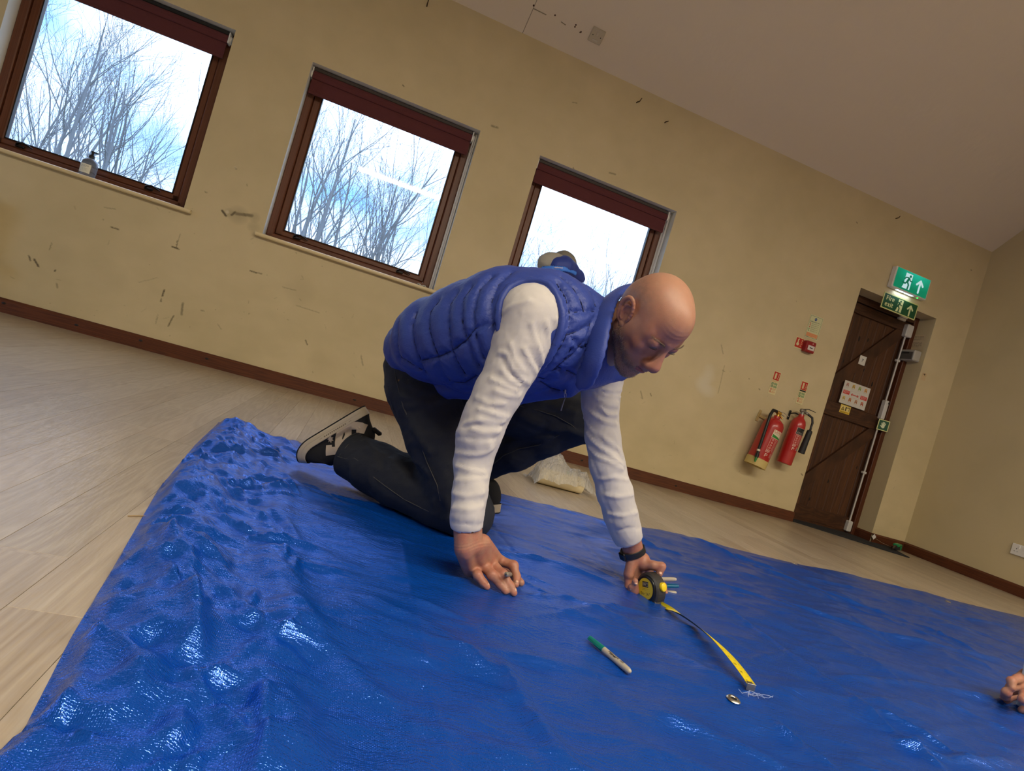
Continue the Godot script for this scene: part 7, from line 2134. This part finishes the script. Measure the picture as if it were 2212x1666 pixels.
func shoes(man: Node3D) -> void:
	var black := mat(rgb(20, 20, 22), .85)
	black.normal_enabled = true; black.normal_texture = ntex(471, .5, 2, 128, true, 3.0); black.normal_scale = .3; black.uv1_triplanar = true; black.uv1_scale = Vector3(14, 14, 14)
	var sole_m := mat(rgb(188, 174, 146), .55)
	var patch := mat(rgb(186, 170, 148), .5)
	for side in 2:
		var sh := Node3D.new(); sh.name = "shoe"; man.add_child(sh, true)
		# foot frame: x from heel to toe, y up out of the shoe, z to the outer side
		var X: Vector3; var Y: Vector3; var O: Vector3
		if side == 0:
			var toe := P(633, 974, 2.215); var heel := P(786, 880, 2.265)
			X = (toe - heel).normalized(); O = heel
			Y = (CB * Vector3(.51, -.86, .0)).normalized()
		else:
			O = Vector3(.345, .055, 2.235); X = (Vector3(.585, .028, 2.348) - O).normalized(); Y = Vector3(.1, 1, 0).normalized()
		Y = (Y - X * Y.dot(X)).normalized()
		var Z := X.cross(Y)
		sh.transform = Transform3D(Basis(X, Y, Z), O)
		var L := 0.268
		if side == 0: L = .285
		var bend := .95 if side == 0 else .25
		var curl := func(m: MB) -> MB:
			var rr: float = .34 * L / bend
			for k in m.v.size():
				var p := m.v[k]
				var a := (p.x - .66 * L) / rr
				if a <= 0.0: continue
				m.v[k] = Vector3(.66 * L + (rr - p.y) * sin(a), rr - (rr - p.y) * cos(a), p.z)
				m.n[k] = Vector3(m.n[k].x * cos(a) - m.n[k].y * sin(a), m.n[k].x * sin(a) + m.n[k].y * cos(a), m.n[k].z)
			return m
		var plan := func(t: float) -> float: return .040 * sqrt(clampf(1.0 - pow(absf(2 * t - 1), 5.5), 0, 1)) * lerpf(.86, 1.12, smoothstep(.2, .75, t)) * (1.0 if t < .8 else lerpf(1.0, .90, (t - .8) / .2))
		var ts := []
		for i in 33: ts.append(.5 - .5 * cos(PI * i / 32.0))
		# sole: a band with two grooves
		var b := MB.new()
		var levels := [[-.0, .97], [.003, 1.0], [.011, 1.0], [.012, .985], [.013, 1.0], [.025, 1.0], [.027, .97]]
		var grid := []
		for lv in levels:
			var row := []
			for sgn in [1.0, -1.0]:
				for i in 33:
					var t: float = ts[i if sgn > 0 else 32 - i]
					row.append(Vector3(-.004 + t * (L + .004), lv[0] - .006 * smoothstep(.85, 1.0, t) * -1.0, sgn * (plan.call(t) + .0035) * lv[1]))
			grid.append(row)
		for r in grid.size() - 1:
			for i in 66:
				var j := (i + 1) % 66
				b.quad(grid[r][j], grid[r][i], grid[r + 1][i], grid[r + 1][j])
		obj("midsole", curl.call(b), sole_m, sh)
		b = MB.new()
		for sgn in [0, 1]:
			for i in 32:
				var a0: Vector3 = grid[0][i]; var a1: Vector3 = grid[0][i + 1]; var c0: Vector3 = grid[0][65 - i]; var c1: Vector3 = grid[0][64 - i]
				var dy := Vector3(0, -.004 * sgn, 0)
				if sgn == 0: continue
				b.quad(c0 + dy, a0 + dy, a1 + dy, c1 + dy)
				b.quad(a0 + dy, a0, a1, a1 + dy); b.quad(c1 + dy, c1, c0, c0 + dy)
		obj("outsole", curl.call(b), black, sh)
		# upper
		var F := Field.new(Vector3(-.03, .0, -.065), Vector3(L + .03, .150, .065), .0042, .006)
		F.ell(Vector3(L * .78, .046, 0), Vector3(L * .205, .060, .042))
		F.cap(Vector3(L * .66, .058, .0), Vector3(L * .44, .082, 0), .042, .042)
		F.cap(Vector3(L * .44, .076, 0), Vector3(L * .20, .082, 0), .040, .036)
		F.cap(Vector3(L * .14, .030, 0), Vector3(L * .15, .075, 0), .036, .030)
		F.ell(Vector3(L * .45, .022, 0), Vector3(L * .45, .026, .040))
		for y0 in [0]: pass
		var nb := F.nets(); nb.smooth()
		for k in nb.v.size():
			if nb.v[k].y < .022: nb.v[k].y = .022
			var hz: float = plan.call(clampf(nb.v[k].x / L, 0.02, .98)) + .001
			if nb.v[k].y < .05: nb.v[k].z = clampf(nb.v[k].z, -hz, hz)
		nb.smooth()
		obj("upper", curl.call(nb), black, sh)
		b = MB.new(); b.box(Vector3(L * .02, .088, 0), Vector3(.012, .036, .022), .004, Basis(Vector3.BACK, .35)); obj("heel_tab", curl.call(b), black, sh)
		b = MB.new()
		for k in 4:
			var x := L * (.56 - .045 * k); var y := .106 + .004 * k
			b.tube([Vector3(x, y - .010, .022), Vector3(x + .002, y + .001, .008), Vector3(x, y + .001, -.008), Vector3(x, y - .010, -.022)], [.003], 6, true, Vector2(.5, 1))
		if side == 0: b.tube([Vector3(L * .46, .112, .018), Vector3(L * .47, .128, .030), Vector3(L * .44, .138, .034)], [.0022], 5)
		obj("laces", curl.call(b), black, sh)
		if side == 1: continue
		# the emblem on the outer side: two interlocked letters and a star, stitched leather
		var put := func(poly: PackedVector2Array, lift: float) -> MB:
			var m := MB.new()
			var pp := poly
			if Geometry2D.is_polygon_clockwise(pp): pp = pp.duplicate(); pp.reverse()
			var tr := Geometry2D.triangulate_polygon(pp)
			var at := func(e: Vector2, d: float) -> Vector3:
				var hz := 0.0
				var lo := 0.0; var hi := .065
				for it in 9:
					var mid := (lo + hi) / 2
					if F.f(Vector3(e.x, maxf(e.y, .03), mid)) < 0.0: lo = mid
					else: hi = mid
				hz = lo
				var pl: float = plan.call(clampf(e.x / L, .02, .98)) + .001
				if e.y < .05: hz = minf(hz, pl)
				return Vector3(e.x, e.y, hz + d)
			for k in range(0, tr.size(), 3):
				var q := [pp[tr[k]], pp[tr[k + 1]], pp[tr[k + 2]]]
				if (q[1] - q[0]).cross(q[2] - q[0]) < 0: q = [q[0], q[2], q[1]]
				var stack := [[q[0], q[1], q[2], 0]]
				while stack.size():
					var e: Array = stack.pop_back()
					var l: float = maxf(e[0].distance_to(e[1]), maxf(e[1].distance_to(e[2]), e[2].distance_to(e[0])))
					if l > .010 and e[3] < 5:
						var m01: Vector2 = (e[0] + e[1]) / 2; var m12: Vector2 = (e[1] + e[2]) / 2; var m20: Vector2 = (e[2] + e[0]) / 2
						stack.append([e[0], m01, m20, e[3] + 1]); stack.append([m01, e[1], m12, e[3] + 1]); stack.append([m20, m12, e[2], e[3] + 1]); stack.append([m01, m12, m20, e[3] + 1])
					else:
						m.tri3(at.call(e[0], lift), at.call(e[1], lift), at.call(e[2], lift))
			for k in pp.size():
				var a: Vector2 = pp[k]; var c: Vector2 = pp[(k + 1) % pp.size()]
				m.quad(at.call(a, -.002), at.call(c, -.002), at.call(c, lift), at.call(a, lift))
			return m
		# a crop pixel on the side of the shoe -> foot frame
		var inv := sh.global_transform.affine_inverse() if sh.is_inside_tree() else sh.transform.affine_inverse()
		var foot := func(cu: float, cv: float) -> Vector2:
			var u := 620 + cu / 9.2545; var v := 870 + cv / 9.2545
			var d := CB * Vector3((u - IW / 2) / FOC, -(v - IH / 2) / FOC, -1)
			var o := inv * CO; var dd := inv.basis * d
			var t := (.040 - o.z) / dd.z
			var r := o + dd * t
			var rr: float = .34 * L / bend
			var w := Vector2(r.x - .66 * L, rr - r.y)
			if w.x > 0.0: return Vector2(.66 * L + atan2(w.x, w.y) * rr, rr - w.length())
			return Vector2(r.x, r.y)
		var ap := func(pts: Array) -> PackedVector2Array:
			var r := PackedVector2Array()
			for q in pts: r.append(foot.call(q[0], q[1]))
			return r
		# the rear letter: an arch open towards the ankle
		var outer := [[1585, 455], [1490, 405], [1390, 385], [1290, 390], [1200, 415], [1110, 455], [1040, 520], [990, 600], [962, 690], [955, 790], [970, 880], [900, 885], [895, 845], [780, 855], [785, 1060], [1000, 1030], [1090, 950], [1180, 800], [1260, 740], [1275, 640], [1275, 545], [1380, 540], [1375, 600], [1530, 625]]
		obj("emblem_letter", curl.call(put.call(ap.call(outer), .0022)), patch, sh)
		obj("emblem_letter", curl.call(put.call(ap.call([[845, 610], [935, 615], [985, 535], [1040, 530], [1080, 470], [1010, 480], [940, 530]]), .0020)), patch, sh)
		obj("emblem_gap", curl.call(put.call(ap.call([[1132, 590], [1108, 640], [1092, 700], [1095, 745], [1118, 715], [1136, 650]]), .0027)), black, sh)
		var sc := []
		for k in 14:
			var a := -PI / 2 + .25 + PI * k / 7; var R := 72.0 if k % 2 == 0 else 36.0
			sc.append([862 + cos(a) * R * .88, 730 + sin(a) * R * 1.15])
		obj("emblem_star", curl.call(put.call(ap.call(sc), .0022)), patch, sh)
		# faint raised print along the sole
		var pm := MB.new()
		for k in 12:
			var x := lerpf(.24, .50, k / 11.0) * L
			pm.box(Vector3(x, .018, plan.call(x / L) + .0037), Vector3(.0042, .0038, .0006))
		for q in [[.16, .22], [.53, .58]]: pm.box(Vector3(L * (q[0] + q[1]) / 2, .018, plan.call((q[0] + q[1]) / 2) + .0036), Vector3(L * (q[1] - q[0]), .001, .0005))
		var so := obj("sole_print", curl.call(pm), mat(rgb(120, 108, 88), .6), sh); so.set_meta("kind", "stuff")
	# the pen pinched between index and middle finger
	var pe := PF(1094, 1241, .058)
	var dp := (Vector3(.30, -.20, -.62)).normalized()
	var t := thing("marker_pen", "grey pen pinched under the man's planted right hand", "marker pen", pe)
	t.basis = Basis.looking_at(dp, Vector3.UP)
	var b2 := MB.new(); b2.lathe(Vector3.ZERO, Basis(Vector3.RIGHT, -PI / 2), [Vector2(0, -.003), Vector2(.0034, -.002), Vector2(.0050, .001), Vector2(.0056, .006), Vector2(.0060, .05), Vector2(.0060, .095), Vector2(.003, .1)], 18)
	obj("barrel", b2, mat(rgb(128, 122, 110), .35), t)
	b2 = MB.new(); b2.lathe(Vector3.ZERO, Basis(Vector3.RIGHT, -PI / 2), [Vector2(0, -.0045), Vector2(.0018, -.0038), Vector2(.0024, -.002)], 12)
	obj("end_plug", b2, mat(rgb(70, 66, 60), .4), t)

func second_person() -> void:     # seen only from behind, above the kneeling man's back
	var pr := thing("person", "person in grey cap and blue jacket bent down behind the kneeling man", "person")
	var z := .78
	var c := P(1212, 588, z); var k := px(c)
	var R := CB.x; var U := Vector3(0, 1, 0)
	var skin: Material = M.skin
	# body: kneeling upright, bent over, on the far strip of floor
	var F := Field.new(Vector3(c.x - .42, -.02, z - .60), Vector3(c.x + .42, c.y + .16, z + .40), .020, .016)
	var hd := c + Vector3(0, -.02, -.06)
	var base := Vector3(c.x - .06, 0, z - .10)
	F.ell(hd, Vector3(.080, .095, .095))
	F.cap(hd, hd + Vector3(0, -.14, .02), .055, .06)
	var chest := hd + Vector3(0, -.30, .0)
	F.cap(chest + Vector3(-.10, .06, 0), chest + Vector3(.10, .06, 0), .07, .07)
	F.cap(chest, base + Vector3(0, .40, 0), .11, .11)
	for s in [-1.0, 1.0]:
		F.cap(chest + Vector3(s * .16, .06, 0), chest + Vector3(s * .20, -.20, -.10), .045, .04)
		F.cap(chest + Vector3(s * .20, -.20, -.10), chest + Vector3(s * .12, -.36, -.22), .038, .03)
		F.cap(base + Vector3(s * .07, .40, 0), base + Vector3(s * .07, .09, .08), .08, .06)
		F.cap(base + Vector3(s * .07, .08, .08), base + Vector3(s * .07, .07, -.32), .058, .045)
	var mb := F.nets(); mb.smooth(); tint_skin(mb, 501)
	obj("body", mb, skin, pr)
	var jk := mat(rgb(40, 74, 160), .55)
	jk.normal_enabled = true; jk.normal_texture = ntex(511, .06, 3, 128, true, 4.0); jk.uv1_triplanar = true; jk.uv1_scale = Vector3(4, 4, 4)
	F = Field.new(Vector3(c.x - .45, .05, z - .58), Vector3(c.x + .45, c.y + .10, z + .42), .018, .014)
	F.cap(chest + Vector3(-.12, .05, 0), chest + Vector3(.12, .05, 0), .085, .085)
	F.cap(chest, base + Vector3(0, .42, 0), .135, .135)
	for s in [-1.0, 1.0]:
		F.cap(chest + Vector3(s * .16, .05, 0), chest + Vector3(s * .20, -.20, -.10), .065, .055)
		F.cap(chest + Vector3(s * .20, -.20, -.10), chest + Vector3(s * .13, -.34, -.21), .052, .04)
	F.cap(hd + Vector3(-.02, -.13, .02), hd + Vector3(.02, -.13, .02), .075, .075)
	mb = F.nets(); mb.smooth(); obj("jacket", mb, jk, pr)
	F = Field.new(Vector3(c.x - .3, -.02, z - .55), Vector3(c.x + .3, .55, z + .2), .018, .014)
	for s in [-1.0, 1.0]:
		F.cap(base + Vector3(s * .07, .42, 0), base + Vector3(s * .07, .085, .08), .10, .075)
		F.cap(base + Vector3(s * .07, .08, .08), base + Vector3(s * .07, .07, -.34), .068, .060)
	mb = F.nets(); mb.smooth(); obj("trousers", mb, mat(rgb(40, 42, 50), .8), pr)
	# what shows: the folded collar, its bright neck band with small print, the two-tone cap
	var at := func(u: float, v: float, dz: float) -> Vector3: return P(1150 + u / 15.146, 530 + v / 15.146, z + dz)
	F = Field.new(c - Vector3(.22, .20, .2), c + Vector3(.25, .14, .2), .007, .008)
	chain(F, [[at.call(560, 760, 0.0284), 0.0426], [at.call(800, 690, 0.071), 0.04828], [at.call(1050, 700, 0.071), 0.05112], [at.call(1250, 790, 0.0284), 0.0426], [at.call(1480, 1010, -0.0284), 0.03692], [at.call(1590, 1100, -0.0426), 0.02556]])
	chain(F, [[at.call(850, 620, 0.0426), 0.0426], [at.call(1050, 620, 0.0426), 0.04544], [at.call(1200, 720, 0), 0.03976]])
	mb = F.nets(); mb.smooth()
	obj("collar", mb, mat(rgb(40, 62, 146), .6), pr)
	var bm := MB.new()
	var bp := []
	for q in [[320, 775, 0.0781], [450, 752, 0.1065], [640, 745, 0.125], [860, 762, 0.1306], [1080, 782, 0.125], [1260, 830, 0.1022], [1400, 905, 0.0639]]: bp.append(at.call(q[0], q[1], q[2]))
	var cu := Curve3D.new(); cu.bake_interval = .006
	for p in bp: cu.add_point(p)
	var pts := Array(cu.get_baked_points()); var rr := []
	for i in pts.size(): rr.append(.0125 * (1.0 + .12 * sin(i * 1.6)))
	bm.tube(pts, rr, 10, true, Vector2(1.15, .7), Vector3.UP)
	obj("neck_band", bm, mat(rgb(66, 132, 235), .6), pr)
	var tl := P(1206.5, 578.2, z + .148)
	letters("lettering", "redmoos", .0125, Transform3D(Basis(CB.x, CB.y, CB.z) * Basis(Vector3.BACK, -.05), tl), mat(rgb(216, 206, 214), .6), pr, "Droid Sans", true, .0005)
	F = Field.new(c - Vector3(.22, .14, .2), c + Vector3(.22, .14, .2), .006, .007)
	chain(F, [[at.call(330, 690, 0.0426), 0.0284], [at.call(420, 560, 0.0568), 0.0426], [at.call(560, 520, 0.0426), 0.04828], [at.call(760, 500, 0.0426), 0.0426], [at.call(900, 470, 0.0284), 0.03124]])
	mb = F.nets(); mb.smooth(); obj("cap_peak", mb, mat(rgb(158, 154, 144), .8), pr, "pale grey turned back peak of the cap")
	F = Field.new(c - Vector3(.22, .17, .2), c + Vector3(.22, .14, .2), .006, .007)
	chain(F, [[at.call(900, 440, -0.0568), 0.0426], [at.call(1020, 450, -0.0426), 0.04828], [at.call(1120, 540, -0.0426), 0.05112], [at.call(1190, 640, -0.0426), 0.04544], [at.call(1250, 740, -0.0426), 0.03692]])
	mb = F.nets(); mb.smooth(); obj("cap_crown", mb, mat(rgb(122, 118, 108), .85), pr, "darker grey knitted crown of the cap")
	var dk := MB.new(); dk.lathe(at.call(385, 590, 0.0781), Basis(CB.x, CB.z, -CB.y) * Basis(Vector3.UP, .3) * Basis.from_scale(Vector3(.8, 1, 1.6)), [Vector2(.020, 0), Vector2(.016, .011), Vector2(0, .015)], 14); obj("cap_opening", dk, mat(rgb(14, 13, 14), .9), pr)

func third_person() -> void:      # a hand that reaches in at the right edge of the picture
	var pr := thing("person", "hand reaching in at the right edge, gripping a teal printed packet", "person")
	var q := func(u: float, v: float, y: float) -> Vector3: return PF(2100 + u / 10.41, 1400 + v / 10.41, y)
	var F := Field.new(Vector3(1.72, -.02, 2.85), Vector3(2.48, .34, 3.40), .0036, .003)
	var hand: Vector3 = q.call(1420, 850, .075)
	chain(F, [[hand, .030], [hand + Vector3(.12, .05, .04), .030], [hand + Vector3(.34, .14, .10), .038]])
	chain(F, [[hand + Vector3(-.01, .02, -.02), .016], [q.call(1010, 700, .085), .0105], [q.call(880, 745, .080), .0100], [q.call(905, 900, .066), .0082]])
	chain(F, [[hand + Vector3(-.01, 0, 0), .015], [q.call(870, 880, .060), .0100], [q.call(770, 1000, .048), .0105], [q.call(745, 1090, .034), .0095], [q.call(800, 1130, .026), .0082]])
	chain(F, [[hand + Vector3(-.01, -.01, .01), .014], [q.call(880, 1080, .030), .0100], [q.call(720, 1170, .016), .0090], [q.call(790, 1200, .0125), .0078]])
	chain(F, [[hand + Vector3(0, -.01, .02), .014], [q.call(1180, 1050, .070), .0105], [q.call(1140, 1160, .062), .0100], [q.call(1200, 1250, .052), .0086]])
	chain(F, [[hand + Vector3(0, -.02, .03), .013], [q.call(1230, 1380, .024), .0095], [q.call(1110, 1400, .016), .0085]])
	var mb := F.nets(); mb.smooth(); tint_skin(mb, 521)
	obj("body", mb, M.skin, pr)
	var slv := MB.new(); var s0 := hand + Vector3(.16, .066, .05); var s1 := hand + Vector3(.36, .15, .105)
	slv.tube([s0, (s0 + s1) / 2, s1], [.040, .046, .052], 16); obj("sleeve", slv, mat(rgb(60, 70, 90), .8), pr)
	var pc := Pic.new(120, 200, rgb(196, 206, 200))
	var n := noise(531, .03, 3)
	for y in 200:
		for x in 120:
			var t := clampf(1.25 - y / 90.0 + .3 * n.get_noise_2d(x, y), 0, 1)
			var c := rgb(186, 192, 176).lerp(rgb(96, 178, 190), t)
			c = c.lerp(rgb(206, 204, 150), clampf(n.get_noise_2d(x * 2 + 50, y * 2) * 1.6 - .2, 0, .6))
			pc.im.set_pixel(x, y, c)
	for k in 5: pc.stroke([Vector2(20 + k * 18, 60 + k * 6), Vector2(26 + k * 18, 50), Vector2(32 + k * 18, 66)], 1.5, rgb(30, 70, 90))
	for k in 3: pc.stroke([Vector2(24, 96 + k * 14), Vector2(40, 88 + k * 14), Vector2(52, 100 + k * 14), Vector2(76, 92 + k * 14), Vector2(96, 100 + k * 14)], 1.2, rgb(40, 80, 90))
	pc.stroke([Vector2(20, 180), Vector2(50, 170), Vector2(80, 190), Vector2(110, 175)], 1.5, rgb(120, 124, 120)); pc.rect(58, 70, 14, 60, rgb(214, 218, 212))
	var o: Vector3 = q.call(1020, 1290, .012)
	var top: Vector3 = q.call(1215, 320, .135)
	var up := (top - o).normalized(); var side := (CB.x - up * CB.x.dot(up)).normalized()
	var pk := thing("packet", "teal and white printed packet gripped at the right edge", "packet", o + side * .052 + up * .070)
	pk.basis = Basis(side, up, side.cross(up))
	var b := MB.new(); b.box(Vector3.ZERO, Vector3(.105, .15, .022), .006); obj("sleeve_box", b, mat(rgb(186, 200, 198), .4), pk)
	b = MB.new(); b.quad(Vector3(-.049, -.072, .0115), Vector3(.049, -.072, .0115), Vector3(.049, .072, .0115), Vector3(-.049, .072, .0115), Vector2(0, 1), Vector2(1, 1), Vector2(1, 0), Vector2(0, 0)); obj("printed_face", b, print_mat(pc, .35), pk)

func people() -> void:
	man()
	second_person()
	third_person()
